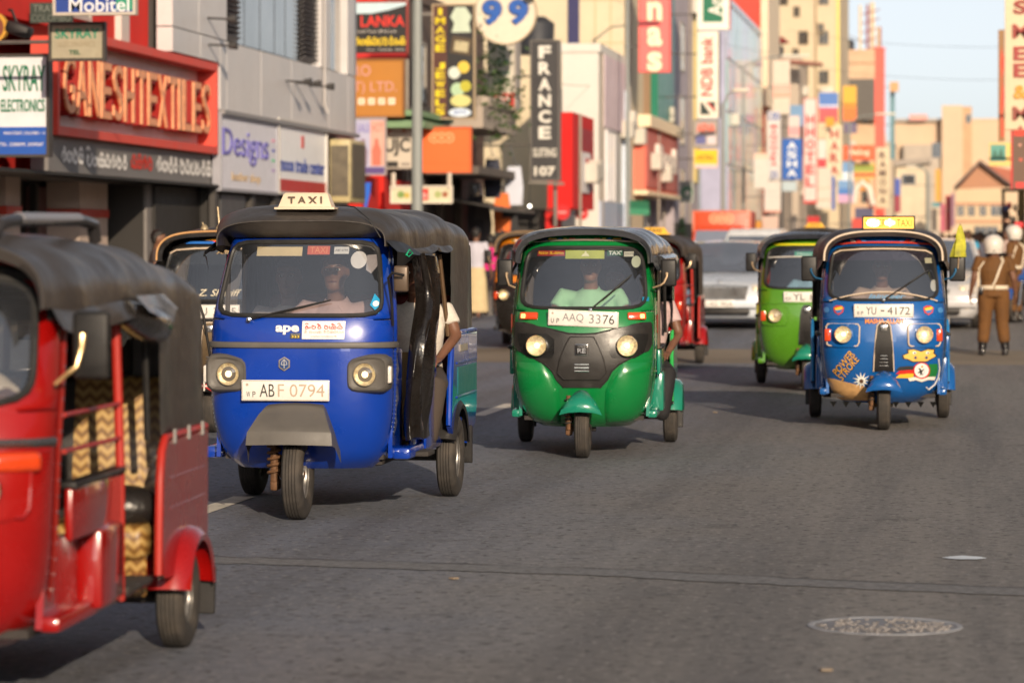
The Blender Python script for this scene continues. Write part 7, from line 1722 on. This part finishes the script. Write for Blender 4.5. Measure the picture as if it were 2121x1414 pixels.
# ================================================================== hoardings and projecting signs
def blade(label, px0, px1, py0, py1, Y, mat, th=.14, frame=None, arm=-12.3, name='blade_sign', arms=2, side=None):
    a, b = W(px0, py0, Y), W(px1, py1, Y); x0, x1, z1, z0 = a.x, b.x, a.z, b.z
    z1, z0 = zp((px0+px1)/2, py0, Y), zp((px0+px1)/2, py1, Y)
    t = thing(name, label, 'sign', ((x0+x1)/2, Y, z0))
    pb(t, 'board', MB().bx(x0, x1, Y, Y + th, z0, z1), mat, sm=0)
    if side: pb(t, 'board_side', MB().bx(x1 + .002, x1 + .03, Y + .005, Y + th - .005, z0, z1), side, sm=0)
    f = .035 * max(1, (x1-x0)/2)
    if frame: pb(t, 'frame', MB().bx(x0 - f, x1 + f, Y - .03, Y + th + .02, z1, z1 + f).bx(x0 - f, x1 + f, Y - .03, Y + th + .02, z0 - f, z0).bx(x0 - f, x0, Y - .03, Y + th + .02, z0, z1).bx(x1, x1 + f, Y - .03, Y + th + .02, z0, z1), frame, sm=0)
    for i in range(arms):
        z = lerp(z0, z1, (i + .5)/arms)
        pb(t, 'bracket', MB().tube([(x0 if arm < x0 else x1, Y + th/2, z), (arm, Y + th/2, z)], .025, 6), M('bracket_iron', (.10, .09, .085), rough=.6))
    def put(body, u, v, w, h, mt, depth=.02, scr=False, stack=False, nm='lettering', **k):
        c = Vector((lerp(x0, x1, u), Y - .004, lerp(z0, z1, v))); ww, hh = w*(x1-x0) if w else None, h*(z1-z0) if h else None
        if stack:   # letters one under the other, each its own piece
            n = len(body)
            for i, ch in enumerate(body):
                if ch == ' ': continue
                mb = MB(); text_xz(mb, ch, (c.x, c.y, c.z + hh/2 - hh*(i + .5)/n), ww * (.4 if ch == 'I' else 1), hh/n*.78, depth, **k); pb(t, 'letter', mb, mt, None, 0)
            return
        mb = MB()
        if scr: script_xz(mb, body, c, ww, hh, .1)
        else: text_xz(mb, body, c, ww, hh, depth, **k)
        return pb(t, nm, mb, mt, None, 0, 'stuff')
    def patch(u0, u1, v0, v1, mt, d=.006, name='print_patch'): return pb(t, name, MB().bx(lerp(x0, x1, u0), lerp(x0, x1, u1), Y - d, Y - .0005, lerp(z0, z1, v0), lerp(z0, z1, v1)), mt, None, 0)
    def blob(pts, mt, d=.008, name='print_shape'): return pb(t, name, MB().prism([(lerp(x0, x1, u), lerp(z0, z1, v)) for u, v in pts], Y - d, Y - .001, 'Y'), mt, None, 0)
    def disc(u, v, r, mt, d=.008, r2=None): return blob([(u + r*cos(2*pi*i/18), v + (r2 or r*(x1-x0)/(z1-z0))*sin(2*pi*i/18)) for i in range(18)], mt, d)
    return t, put, patch, blob, disc
Wt, Rd, Bk, Gn, Bl, Yl = P(226, 222, 214), P(190, 35, 35), P(24, 24, 26), P(0, 110, 75), P(20, 75, 160), P(225, 190, 40)
# near-left cluster
t, put, patch, blob, disc = blade('white and blue electronics sign box at the far left edge', -40, 97, 118, 320, 40.2, P(214, 218, 224), .14, P(60, 55, 52))
patch(0, 1, 0, .28, P(20, 80, 170)); put('SKYRAY', .66, .78, .64, .27, Gn, .01, bold=.012); put('ELECTRONICS', .64, .50, .66, .13, Gn, .01, bold=.02); put('MAIN STREET, COLOMBO - 11', .66, .215, .62, .035, Wt, .004); put('TEL: 2330099, 2434567', .62, .10, .66, .04, Wt, .004)
t, put, patch, blob, disc = blade('tilted cream sign plate with torn green letters over the carved sign', 107, 213, 52, 121, 39.0, M('old_cream', srgb(160, 154, 132), rough=.7, var=.15, vs=4, dirt=.5, dcol=srgb(110, 95, 70)), .05, P(60, 55, 50), arm=-12.0, arms=1)
put('SKYRAY', .5, .74, .86, .30, P(25, 130, 100), .006, bold=.02); put('ELECTRONICS', .5, .42, .72, .14, P(150, 140, 115), .004); put('TEL', .45, .18, .22, .13, P(40, 90, 60), .006, bold=.03)
t, put, patch, blob, disc = blade('blue and white telecom sign at the top left, cut by the photo edge', 116, 276, -60, 26, 38.5, P(20, 60, 140), .08, P(185, 178, 165), arm=-12.0, arms=1)
put('Mobitel', .56, .18, .78, .34, P(215, 220, 225), .006, bold=.01); patch(.78, 1, .05, 1, P(30, 140, 110))
t, put, patch, blob, disc = blade('dark green travel agency plate behind the cream sign plate', 62, 150, 6, 48, 41.5, P(42, 56, 50), .05, None, arm=-12.0, arms=1)
put('TRAVELS', .5, .72, .85, .36, P(110, 120, 112), .005); put('COLOMBO', .5, .24, .92, .36, P(95, 105, 98), .005)
rs_ = thing('round_sign', 'yellow-rimmed round sign at the left photo edge', 'sign', W(-15, 100, 40.5)); q = W(-15, 58, 40.5)
pb(rs_, 'disc', MB().lathe([(.001, -.05), (.16, -.05), (.165, .05), (.001, .05)], 24, 'Y', q), P(120, 60, 40)); pb(rs_, 'rim', MB().lathe([(.165, -.06), (.205, -.06), (.205, .05), (.165, .05)], 24, 'Y', q), P(200, 150, 50)); pb(rs_, 'bracket', MB().tube([q, (-12.2, q.y, q.z)], .02, 6), blackpl)
lampc = thing('street_lamp_head', 'black floodlight on a bracket among the signs at top left', 'lamp', W(40, 85, 40.0)); q = W(40, 62, 40.0)
pb(lampc, 'housing', MB().rbox(q, (.32, .3, .16), .05, 2, Matrix.Rotation(radians(20), 3, 'Y')), Bk); pb(lampc, 'bracket', MB().tube([q, q + Vector((-.1, 0, .25)), (-12.1, q.y, q.z + .25)], .02, 6).tube([(-12.1, q.y, q.z + .42), (W(330, 0, 40).x, q.y, q.z + .42)], .018, 6), blackpl)
# stacked hoardings after the grey building
t, put, patch, blob, disc = blade('black travel hoarding with red island name and yellow script', 660, 842, 6, 120, 67.5, P(26, 24, 26), .08, P(150, 50, 42), arms=0)
patch(0, 1, .0, .08, P(200, 30, 30)); blob([(0, 1), (1, 1), (1, .95), (.8, .86), (.6, .80), (.4, .80), (0, .9)], P(190, 215, 225)); put('LANKA', .73, .66, .50, .20, P(215, 45, 35), .01, bold=.02); put('Travel Tour (Pvt) Ltd.', .64, .47, .50, .07, P(200, 195, 190), .004)
put('gnksytrmk', .70, .30, .58, .17, P(225, 195, 30), scr=True); put('Tours - Ticketing - Airline', .76, .14, .44, .05, P(200, 195, 190), .004)
t, put, patch, blob, disc = blade('brown hoarding with pink outlined letters and four white icons', 660, 834, 126, 240, 67.0, M('ochre_board', srgb(178, 118, 42), rough=.6, var=.08, vs=.8), .08, P(140, 90, 35), arms=0)
put('EURO', .42, .82, .40, .20, P(205, 150, 145), .004); put('(PVT) LTD.', .56, .50, .74, .24, P(205, 150, 145), .004)
for i in range(4): patch(.47 + .12*i, .55 + .12*i, .20, .32, P(230, 220, 200)); disc(.51 + .12*i, .26, .018, P(200, 170, 120), .01)
t, put, patch, blob, disc = blade('lilac shop poster hung at the corner of the grey building', 737, 797, 247, 360, 66.0, P(178, 178, 205), .04, P(160, 150, 150), arms=0)
patch(0, 1, 0, .12, P(90, 70, 130)); patch(.5, 1, .14, .98, P(215, 165, 150)); put('SALE', .27, .84, .42, .16, P(120, 110, 190), .004); put('HOT', .75, .84, .40, .16, P(215, 110, 100), .004)
for u, mt in ((.25, P(140, 120, 140)), (.72, P(205, 110, 90))): blob([(u - .14, .15), (u + .14, .15), (u + .16, .42), (u + .07, .55), (u + .06, .64), (u - .06, .64), (u - .07, .55), (u - .16, .42)], mt)
t, put, patch, blob, disc = blade('cream panel with bold black initials beside the lamp post', 794, 855, 258, 348, 67.8, P(196, 186, 170), .05, P(110, 100, 95), arms=0)
put('UJC', .48, .48, .86, .42, Bk, .01, bold=.03); patch(.0, .5, .02, .15, P(40, 38, 36)); patch(.6, .9, .05, .12, P(150, 140, 130)); disc(.2, .86, .06, P(170, 90, 70)); disc(.7, .86, .06, P(180, 110, 80))
t, put, patch, blob, disc = blade('orange hoarding with a row of three ring emblems', 870, 974, 266, 355, 68.5, M('orange_board', srgb(240, 105, 40), rough=.5, var=.05, vs=.5), .10, P(190, 90, 40), arms=0)
for i in (-1, 0, 1):
    disc(.43 + .15*i, .78, .105, P(245, 165, 115), .006 + .001*i); disc(.43 + .15*i, .78, .078, P(240, 110, 48), .009 + .001*i); disc(.43 + .15*i, .78, .035, P(245, 165, 115), .012)
patch(0, 1, .17, .175, P(215, 90, 35))
t, put, patch, blob, disc = blade('narrow food banner in a white metal frame above the red shop', 812, 934, 388, 418, 66.8, P(205, 200, 170), .05, P(215, 205, 190), arms=0)
patch(.36, .62, .1, .9, P(200, 50, 45)); put('Pizza', .49, .5, .2, .5, P(235, 210, 200), .004); disc(.15, .5, .06, P(120, 150, 80)); disc(.25, .45, .05, P(190, 170, 80)); disc(.78, .5, .06, P(160, 170, 110)); disc(.9, .5, .05, P(150, 90, 60))
for px in (815, 931): pb(t, 'hanger_post', MB().tube([W(px, 358, 66.8), W(px, 392, 66.8)], .05, 6), P(205, 195, 180))
bt = thing('blue_banner', 'bright blue cloth hung in the dark doorway behind the grey building', 'cloth', W(753, 430, 66.3)); q = [W(a, b_, 66.3) for a, b_ in ((737, 378), (768, 378), (766, 400), (757, 440), (742, 440), (738, 405))]
pb(bt, 'cloth', MB().prism([(p.x, p.z) for p in q], 66.3, 66.36, 'Y'), P(20, 100, 215))
# lamp post in front
def lamp_post(label, px, Y, ztop, arm_dx, r=.09, head=True, col=(135, 140, 138)):
    X = W(px, HZ, Y).x; t = thing('lamp_post', label, 'lamp post', (X, Y, gz(Y) + (.12 if X < -9.2 else 0))); mt = P(*col)
    pb(t, 'pole', MB().tube([(X, Y, gz(Y)), (X, Y, ztop*.5), (X, Y, ztop)], [r*1.15, r, r*.8], 10), mt)
    if head:
        pb(t, 'arm', MB().tube([(X, Y, ztop - .05), (X + arm_dx*.4, Y, ztop + .35), (X + arm_dx, Y, ztop + .45)], r*.5, 8), mt); pb(t, 'lamp_head', MB().rbox((X + arm_dx*1.2, Y, ztop + .45), (abs(arm_dx)*.5 + .3, .25, .12), .05, 2), P(215, 210, 195))
    return t
lamp_post('grey lamp post standing between the cream panel and the orange hoarding', 864, 57, 8.5, 1.2, .095)
lamp_post('slim bent lamp post beside the pink sign', 1300, 96, 9.3, 1.3, .06); lamp_post('slender lamp post beside the bank sign', 1497, 108, 6.3, .5, .07); lamp_post('far lamp post with flat head before the brick red tower', 1540, 150, 9.9, 2.0, .07); lamp_post('far lamp post near the cream letter-stack sign', 1760, 175, 8.2, 1.6, .07); lamp_post('pale lamp post near the end of the street', 1922, 200, 6.0, -.8, .12, True)
# jewels, 99, green-lettered, France
t, put, patch, blob, disc = blade('vertical jewel shop sign with stacked yellow letters and gem photos', 898, 981, 12, 244, 70.0, P(28, 27, 30), .14, P(170, 150, 120), arms=0)
patch(0, .34, 0, 1, P(82, 45, 35), .004); put('IMAGE JEWELS', .17, .5, .24, .97, P(228, 205, 20), .012, stack=True, bold=.03)
pal = P(190, 205, 185); blob([(.45, .76), (.93, .76), (.88, .84), (.95, .90), (.80, .985), (.55, .985), (.42, .90), (.52, .84)], pal); blob([(.40, .58), (.92, .55), (.97, .70), (.48, .73)], P(80, 65, 45)); blob([(.50, .60), (.85, .58), (.88, .67), (.55, .69)], P(185, 175, 140), .012)
disc(.52, .40, .15, P(205, 215, 205)); disc(.75, .45, .15, P(220, 190, 70)); disc(.6, .25, .17, P(170, 200, 165), .009); disc(.80, .28, .14, P(180, 175, 50), .010); disc(.68, .15, .26, P(205, 200, 130), .011, .055); disc(.66, .045, .28, P(205, 220, 235), .013, .04); put('gems', .66, .045, .3, .035, Bl, .014)
q = W(1047, 28, 74.0); dd = thing('round_sign', 'big round cream sign reading 99 in blue numerals', 'sign', (q.x, q.y, q.z - .7)); R9 = 63/FPX*74.0
pb(dd, 'disc', MB().lathe([(.001, 0), (R9, 0), (R9, .14), (.001, .14)], 48, 'Y', q), M('cream_disc', srgb(218, 208, 188), rough=.4, var=.04)); pb(dd, 'rim', MB().lathe([(R9, -.03), (R9 + .03, -.03), (R9 + .03, .16), (R9, .16)], 48, 'Y', q), P(190, 170, 140))
for k, sx in enumerate((-.31, .31)):
    mb = MB(); text_xz(mb, '9', (q.x + sx, q.y - .004, q.z + .02), .44, .58, .07, bold=.045); pb(dd, 'numeral', mb, P(25, 85, 170), None, 0)
    mb = MB(); text_xz(mb, '9', (q.x + sx, q.y - .002, q.z + .02), .50, .64, .01, bold=.06); pb(dd, 'numeral_shadow', mb, P(120, 115, 120), None, 0)
pb(dd, 'bracket', MB().tube([(q.x, q.y + .08, q.z), (-12.5, q.y + .08, q.z)], .04, 6), P(130, 125, 120))
pb(dd, 'spot_lamp', MB().rbox((q.x + R9 - .05, q.y - .3, q.z + .45), (.2, .3, .25), .04), P(120, 118, 115))
t, put, patch, blob, disc = blade('white clinic sign box with green lines and a red foot panel', 1013, 1066, 84, 225, 77.0, P(196, 190, 176), .8, P(170, 160, 150))
patch(0, 1, 0, .22, P(200, 40, 45)); put('R', .55, .90, .28, .10, P(20, 110, 80), .01); put('LINK', .5, .69, .72, .07, P(20, 110, 80), .01, bold=.02); put('Natural', .5, .53, .6, .07, P(20, 110, 80), .01, bold=.02); put('LIMIT', .5, .40, .62, .07, P(20, 110, 80), .01, bold=.02); disc(.5, .13, .36, P(235, 215, 210), .01, .055); put('LINK', .5, .13, .5, .05, P(200, 40, 45), .012)
x1 = W(1066, 0, 77.0).x
for k, (v0, v1, mt) in enumerate(((.72, .95, P(215, 210, 205)), (.30, .68, P(205, 205, 200)), (0, .26, P(205, 110, 105)))): pb(t, 'side_print', MB().bx(x1 + .001, x1 + .02, 77.05, 77.75, lerp(zp(1040, 225, 77), zp(1040, 84, 77), v0), lerp(zp(1040, 225, 77), zp(1040, 84, 77), v1)), mt, None, 0)
t, put, patch, blob, disc = blade('tall black blade sign with stacked white letters and number 107', 1101, 1156, 86, 372, 82.0, M('charcoal_board', srgb(52, 50, 52), rough=.45, var=.05), .35, P(105, 100, 95))
put('FRANCE', .5, .63, .46, .70, P(222, 218, 208), .03, stack=True, bold=.04); put('SUITING', .5, .195, .88, .065, P(205, 200, 190), .02, bold=.03); put('107', .5, .06, .80, .07, P(215, 210, 200), .02, bold=.04)
pb(t, 'post', MB().tube([W(1150, 372, 82.2), W(1150, 470, 82.2)], .05, 8), P(120, 115, 110)); pb(t, 'spot_rail', MB().tube([W(1095, 378, 82.0), W(1168, 381, 81.8)], .04, 6), P(140, 135, 128))
lb = thing('shop_lamp', 'single glowing bulb in the dark shop under the black blade sign', 'lamp', W(1097, 440, 80)); q = W(1097, 427, 80)
pb(lb, 'bulb', MB().ball(q, .04), M('bulb_glow', (1, 1, .9), emit=(1, .95, .8), es=4, var=0)); pb(lb, 'cord', MB().tube([q, q + Vector((0, 0, .6)), (-12.5, 80, q.z + .6)], .008, 5), Bk)
# pink nas, bank column
t, put, patch, blob, disc = blade('coral pink blade sign with stacked cream letters', 1325, 1387, -60, 148, 100.0, P(236, 108, 104), .2, P(210, 80, 78), arm=-11.2)
put('inas', .5, .47, .50, 1.0, P(245, 225, 190), .04, stack=True, bold=.04)
t, put, patch, blob, disc = blade('white sign with green square at the top of the bank pole', 1444, 1510, -70, 62, 112.0, P(228, 224, 216), .4, None, arm=-11.0, side=P(190, 60, 60))
patch(.18, .80, .12, 1.0, P(0, 105, 75)); mb = MB()
def rot_text(t, body, px, py, Y, w, h, mt, bold=.02, up=True, d=.006):
    q = W(px, py, Y); vs, fs = fit_text(body, w, h, .01, bold=bold); mb = MB().add([(q.x - b_, Y - d - c, q.z + a) for a, b_, c in vs], fs); return pb(t, 'lettering', mb, mt, None, 0)
rot_text(t, 'Amana', 1482, -14, 112.0, 1.6, .5, Wt, d=.012)
t, put, patch, blob, disc = blade('white vertical bank sign with red sideways letters and a striped flag logo', 1444, 1488, 66, 245, 112.0, P(232, 224, 208), .45, None, arm=-11.0, side=P(40, 36, 40))
rot_text(t, 'NDB bank', 1464, 138, 112.0, 2.05, .42, P(165, 40, 40)); blob([(.15, .04), (.85, .04), (.85, .19), (.15, .19)], P(28, 45, 45)); blob([(.22, .19), (.40, .19), (.85, .06), (.85, .04), (.66, .04)], P(225, 215, 200), .012); blob([(.40, .19), (.52, .19), (.85, .10), (.85, .06)], P(190, 50, 45), .013)
t, put, patch, blob, disc = blade('grey sign with orange lettering under the bank sign', 1439, 1486, 250, 304, 112.0, P(165, 155, 150), .2, P(120, 115, 110), arm=-11.0, arms=1)
put('AENA', .5, .72, .82, .34, P(225, 95, 70), .01, bold=.03); patch(.05, .48, .1, .42, P(90, 95, 150)); patch(.55, .95, .1, .42, P(205, 195, 200))
t, put, patch, blob, disc = blade('yellow sign under the grey one on the bank pole', 1439, 1486, 310, 348, 112.0, P(232, 190, 30), .2, None, arm=-11.0, arms=1)
put('WESTERN', .45, .55, .75, .28, P(110, 80, 25), .01); patch(0, 1, 0, .2, P(220, 190, 190))
t, put, patch, blob, disc = blade('small green and white sign at the corner of the grey building', 1408, 1437, 375, 420, 115.5, P(150, 155, 150), .2, None, arm=-11.0, arms=1); disc(.5, .5, .4, P(60, 120, 90)); disc(.55, .45, .2, Wt, .012)
# far cluster
def far(label, px0, px1, py0, py1, Y, bg, txt=None, tc=None, stack=False, w=.7, h=.9, bands=(), th=.3, bold=.03, frame=None):
    t, put, patch, blob, disc = blade(label, px0, px1, py0, py1, Y, P(*[int(v * .92) for v in bg]), th, frame, arm=W(px0 - 45, HZ, Y).x, arms=1)
    for v0, v1, c_ in bands: patch(0, 1, v0, v1, P(*c_))
    if txt: put(txt, .5, .5, w, h, P(*tc), .03, stack=stack, bold=bold)
    return t, put, patch, blob, disc
t, put, patch, blob, disc = far('white vertical sign with stacked red letters between two blue numbers', 1590, 1616, 230, 372, 150, (224, 218, 212), 'MANOHARA', (205, 50, 60), True, .5, .62); put('130', .5, .92, .85, .12, P(60, 90, 160), .03, bold=.02); put('33', .5, .07, .55, .11, P(60, 90, 160), .03, bold=.02)
far('blue vertical sign with four stacked white letters', 1620, 1661, 288, 372, 160, (20, 95, 185), 'ASHA', (225, 228, 230), True, .5, .9)
far('tall white and red hotel sign with stacked letters', 1666, 1691, 205, 420, 165, (226, 214, 206), 'HHOTEL', (215, 50, 55), True, .7, .72, ((.0, .02, (200, 50, 50)),), frame=P(205, 70, 70))
far('cream vertical sign with stacked maroon letters', 1714, 1743, 260, 370, 170, (232, 216, 184), 'HARA', (165, 50, 45), True, .6, .9, frame=P(205, 190, 160))
far('narrow cream sign with stacked dark letters beside the red pylon', 1815, 1842, 306, 430, 200, (226, 208, 176), 'RAMONA', (90, 55, 55), True, .5, .9)
far('white roof board with faint red lines below the cream block', 1601, 1636, 125, 237, 168, (222, 206, 188), None, None, bands=((.30, .42, (225, 160, 140)), (.45, .5, (225, 150, 135)), (.52, .56, (230, 165, 150))))
far('blue and red poster with a white slogan strip', 1696, 1736, 192, 254, 190, (85, 130, 205), None, None, bands=((0, .48, (205, 85, 90)), (.52, .58, (220, 215, 225))))
far('yellow-orange poster high on the dark storey', 1746, 1774, 178, 250, 205, (235, 180, 60), None, None, bands=((0, .38, (225, 115, 50)), (.4, .5, (190, 120, 40))))
far('wide orange shop board with white letters near the red pylon', 1746, 1811, 301, 332, 195, (226, 100, 55), 'dialog', (240, 205, 175), False, .7, .5)
far('lime and yellow shop board under the orange one', 1768, 1812, 338, 370, 196, (205, 190, 95), None, None, bands=((.55, .75, (120, 150, 60)), (.15, .35, (190, 70, 50))))
far('light blue sign with a white wedge near the pavement', 1736, 1767, 336, 420, 180, (120, 165, 215), None, None, bands=((0, .2, (205, 160, 195)), (.2, .35, (70, 120, 190)), (.55, .75, (215, 225, 235))))
far('blank white lightbox left of the blue letter sign', 1562, 1592, 318, 390, 148, (222, 214, 204), None, None, bands=((.85, 1, (225, 190, 170)),))
far('large pale board with faint lettering low on the pavement', 1583, 1617, 375, 440, 146, (222, 214, 204), None, None, bands=((.0, .06, (215, 140, 120)), (.5, .53, (190, 180, 175)), (.65, .68, (190, 180, 175))))
far('small white and blue sign below the blue letter sign', 1620, 1650, 376, 396, 158, (190, 205, 210)); far('white sign with a red heart next to the hotel sign', 1694, 1711, 290, 350, 166, (226, 220, 214), None, None, bands=((.05, .35, (205, 60, 70)),))
far('tall pale menu board with a blue edge', 1690, 1722, 350, 432, 168, (224, 212, 198), None, None, bands=((.2, .24, (225, 170, 150)), (.5, .54, (225, 180, 160))))
far('narrow blue strip sign beside the pale menu board', 1723, 1729, 365, 435, 168, (50, 95, 185)); far('pale sign box above the blue letter sign', 1633, 1656, 240, 285, 162, (226, 206, 198), None, None, bands=((.1, .5, (225, 150, 150)),)); far('mid-blue panel behind the hotel sign', 1636, 1668, 218, 262, 172, (120, 160, 200))
far('orange disc board over the cream letter sign', 1710, 1728, 243, 262, 169, (235, 160, 40)); far('teal and beige pylon sign past the red pylon', 1844, 1853, 188, 330, 215, (95, 140, 150)); far('tan cap sign on the teal pylon', 1843, 1861, 170, 190, 214, (215, 165, 115)); far('slate notice board under the yellow poster', 1748, 1775, 255, 276, 203, (110, 100, 130))
far('red and blue narrow banner near the cream wall', 1853, 1865, 370, 440, 210, (160, 60, 80), None, None, bands=((.5, 1, (70, 90, 170)),)); far('ochre strip banner on the peach block', 1937, 1949, 350, 418, 235, (220, 165, 70)); far('crimson strip banner beside the gabled house', 1958, 1970, 405, 480, 225, (200, 80, 85)); far('teal and white striped banner at the street end', 1930, 1948, 420, 478, 228, (225, 205, 180), None, None, bands=((.85, 1, (60, 130, 140)),)); far('violet-red strip banner at the street end', 1948, 1957, 422, 480, 230, (190, 75, 110)); far('mauve strip banner left of the gabled house', 1970, 1978, 400, 470, 224, (150, 110, 130))
far('orange cafe board over the white dome', 1775, 1800, 372, 395, 190, (225, 150, 60)); far('red shop front board low behind the rickshaws', 1765, 1790, 452, 475, 170, (215, 75, 65)); far('bright red umbrella-shaped board far down the pavement', 1672, 1697, 448, 464, 120, (205, 35, 40)); far('orange cart board beside the white van', 1552, 1577, 458, 474, 118, (220, 150, 50)); far('pale pink notice board behind the white van', 1579, 1612, 448, 474, 122, (222, 190, 175))
# red pylon
X0, X1 = W(1812, 0, 208).x, W(1832, 0, 208).x; py_ = thing('pylon', 'tall plain red pylon at the far left of the sky gap', 'pylon', ((X0+X1)/2, 208, gz(208)))
pb(py_, 'shaft', MB().bx(X0, X1, 208, 208.8, gz(208), zp(1822, 102, 208)), P(236, 92, 78)); pb(py_, 'cap', MB().bx(X0 - .05, X1 + .05, 207.95, 208.85, zp(1822, 102, 208) + .003, zp(1822, 99, 208)), P(215, 80, 68)); pb(py_, 'aerial', MB().tube([((X0+X1)/2 - .1, 208.4, zp(1822, 99, 208)), ((X0+X1)/2 - .1, 208.4, zp(1822, 55, 208))], .08, 6), P(205, 190, 150))
# white dome-like shop sign with red curve
dm = thing('curved_sign', 'white curved sculpture sign with red petals near the pavement', 'sign', W(1790, 460, 186)); 
pb(dm, 'curve', MB().tube([W(1768, 420, 186), W(1774, 388, 186), W(1786, 378, 186), W(1800, 390, 186), W(1808, 425, 186)], .18, 8), P(226, 214, 200)); pb(dm, 'petal', MB().prism([(W(a, b_, 186.1).x, W(a, b_, 186.1).z) for a, b_ in ((1796, 398), (1806, 412), (1812, 428), (1800, 430), (1796, 415))], 186.1, 186.3, 'Y'), P(180, 60, 60)); pb(dm, 'post', MB().bx(W(1770, 0, 186).x, W(1808, 0, 186).x, 186.4, 187.2, gz(186), zp(1790, 430, 186)), P(80, 80, 110))
# --- right side of the street
t, put, patch, blob, disc = blade('tall cream blade sign with stacked maroon letters at the right edge', 2082, 2180, -80, 268, 62.0, P(214, 196, 162), .35, None, arm=5.8, side=None)
for i, (ch, py, mt) in enumerate((('S', 2, P(150, 60, 50)), ('M', 52, P(155, 62, 52)), ('E', 98, P(160, 62, 56)), ('E', 133, P(160, 62, 56)), ('&', 178, P(205, 150, 50)), ('M', 222, P(150, 75, 62)), ('A', 262, P(165, 90, 75)))):
    q = W(2114, py, 62.0); mb = MB(); text_xz(mb, ch, (q.x, 62.0 - .004, q.z - .12), .26 if ch != 'M' else .30, .26, .03, bold=.03); pb(t, 'letter', mb, mt, None, 0)
t, put, patch, blob, disc = blade('brown blade sign with a red wavy figure behind the cream one', 2068, 2081, 62, 292, 68.0, P(150, 112, 70), .3, None, arm=5.8); blob([(.45, .02), (.9, .05), (.7, .25), (1, .4), (.6, .55), (1, .7), (.5, .85), (.3, .7), (.5, .5), (.3, .3)], P(215, 75, 50))
t, put, patch, blob, disc = blade('small teal picture sign on a cream board at the right', 2049, 2094, 296, 344, 66.0, P(232, 200, 120), .1, None, arm=5.8, arms=1); patch(.06, .76, .2, .92, P(95, 160, 150)); blob([(.1, .3), (.25, .75), (.4, .4), (.55, .8), (.72, .3)], P(60, 110, 95), .012)
t, put, patch, blob, disc = blade('red-edged brown notice sign at the right edge', 2094, 2125, 270, 392, 60.0, P(105, 78, 62), .2, None, arm=5.8, arms=1); patch(0, .12, 0, 1, P(200, 30, 35)); patch(.2, .9, .90, 1, P(215, 60, 40)); patch(.3, .9, .02, .12, P(215, 60, 55)); disc(.65, .5, .12, P(205, 90, 70)); disc(.6, .75, .1, P(210, 150, 130))
X = W(2116, 0, 78).x; pt = thing('utility_pole', 'brown wooden utility pole at the right photo edge', 'pole', (X, 78, gz(78))); pb(pt, 'shaft', MB().tube([(X, 78, gz(78)), (X, 78, zp(2116, 174, 78))], [.10, .08], 10), M('pole_wood', srgb(130, 105, 62), rough=.85, var=.2, vs=5)); pb(pt, 'cross_arm', MB().rbox((X + .2, 78, zp(2116, 190, 78)), (.7, .06, .08), .02), P(110, 95, 70))
far_r = thing('market_stand', 'cluttered stand of hanging goods behind the second officer', 'stall', (W(2096, 0, 92).x, 92, gz(92)))
rg = random.Random(9)
for i in range(26):
    px, py = rg.uniform(2078, 2121), rg.uniform(425, 505); q = W(px, py, 92 + rg.uniform(-.4, .4)); s_ = rg.uniform(.1, .2)
    pb(far_r, 'hung_item', MB().rbox(q, (s_, .12, s_*rg.uniform(1, 2.2)), .04, 1), P(*rg.choice(((90, 80, 75), (70, 115, 80), (200, 60, 50), (70, 80, 120), (190, 170, 140), (110, 85, 70), (215, 130, 60)))))
pb(far_r, 'frame', MB().tube([W(2078, 392, 92.5), W(2078, 560, 92.5)], .05, 6).tube([W(2121, 392, 92.5), W(2121, 560, 92.5)], .05, 6).tube([W(2074, 394, 92.5), W(2125, 394, 92.5)], .05, 6), Bk)
lt = thing('brake_light_box', 'small red box hung at the right above the second officer', 'sign', W(2109, 472, 64)); q = W(2110, 466, 64); pb(lt, 'box', MB().rbox(q, (.17, .08, .12), .02), P(225, 30, 45)); pb(lt, 'wire', MB().tube([q, q + Vector((.3, 0, .5)), (5.7, 64, q.z + .6)], .01, 5), Bk)
# conifer in a pot by the orange truck
q = W(1412, 490, 100); cf = thing('potted_conifer', 'small dark conifer in a pot at the salmon shop', 'tree', (q.x, 100, .5)); cz = gz(100) + .13
pb(cf, 'pot', MB().lathe([(.001, 0), (.22, 0), (.28, .4), (.001, .4)], 14, 'Z', (q.x, 100, cz)), P(120, 70, 50)); pb(cf, 'trunk', MB().tube([(q.x, 100, cz + .3), (q.x, 100, cz + 1.9)], [.05, .015], 6), P(70, 50, 35))
lf = MB(); rg = random.Random(4)
for i in range(500):
    k = rg.random()**.7; a = rg.random()*6.3; r = (.42*(1 - k) + .03)*rg.uniform(.3, 1); c = Vector((q.x + r*cos(a), 100 + r*sin(a), cz + .55 + 1.5*k)); d = Vector((cos(a), sin(a), -.5))*.10; s_ = Vector((-sin(a), cos(a), 0))*.03
    lf.add([c, c + d*.5 + s_, c + d, c + d*.5 - s_], [(0, 1, 2, 3)])
pb(cf, 'crown', lf, M('conifer_green', (.02, .05, .025), rough=.7, var=.4), None, 0)
# overhead wires across the gap of sky
for i, (a, b_, sag) in enumerate(((( -9.5, 175, 13.2), (6.0, 120, 9.0), .5), ((-9.5, 178, 11.6), (6.0, 124, 8.0), .5), ((-11, 70, 8.9), (-9, 150, 10.5), .6), ((-11, 66, 6.2), (-10.6, 96, 6.4), .5))):
    A, B = Vector(a), Vector(b_); w = thing('overhead_wire', ('upper thin cable across the sky gap', 'lower thin cable across the sky gap', 'long cable running past the round cream sign', 'cable slung from the hoardings to the white building')[i], 'cable', A)
    pb(w, 'cable', MB().tube([A.lerp(B, k/14) - Vector((0, 0, sag*4*(k/14)*(1 - k/14))) for k in range(15)], .007, 4), Bk)
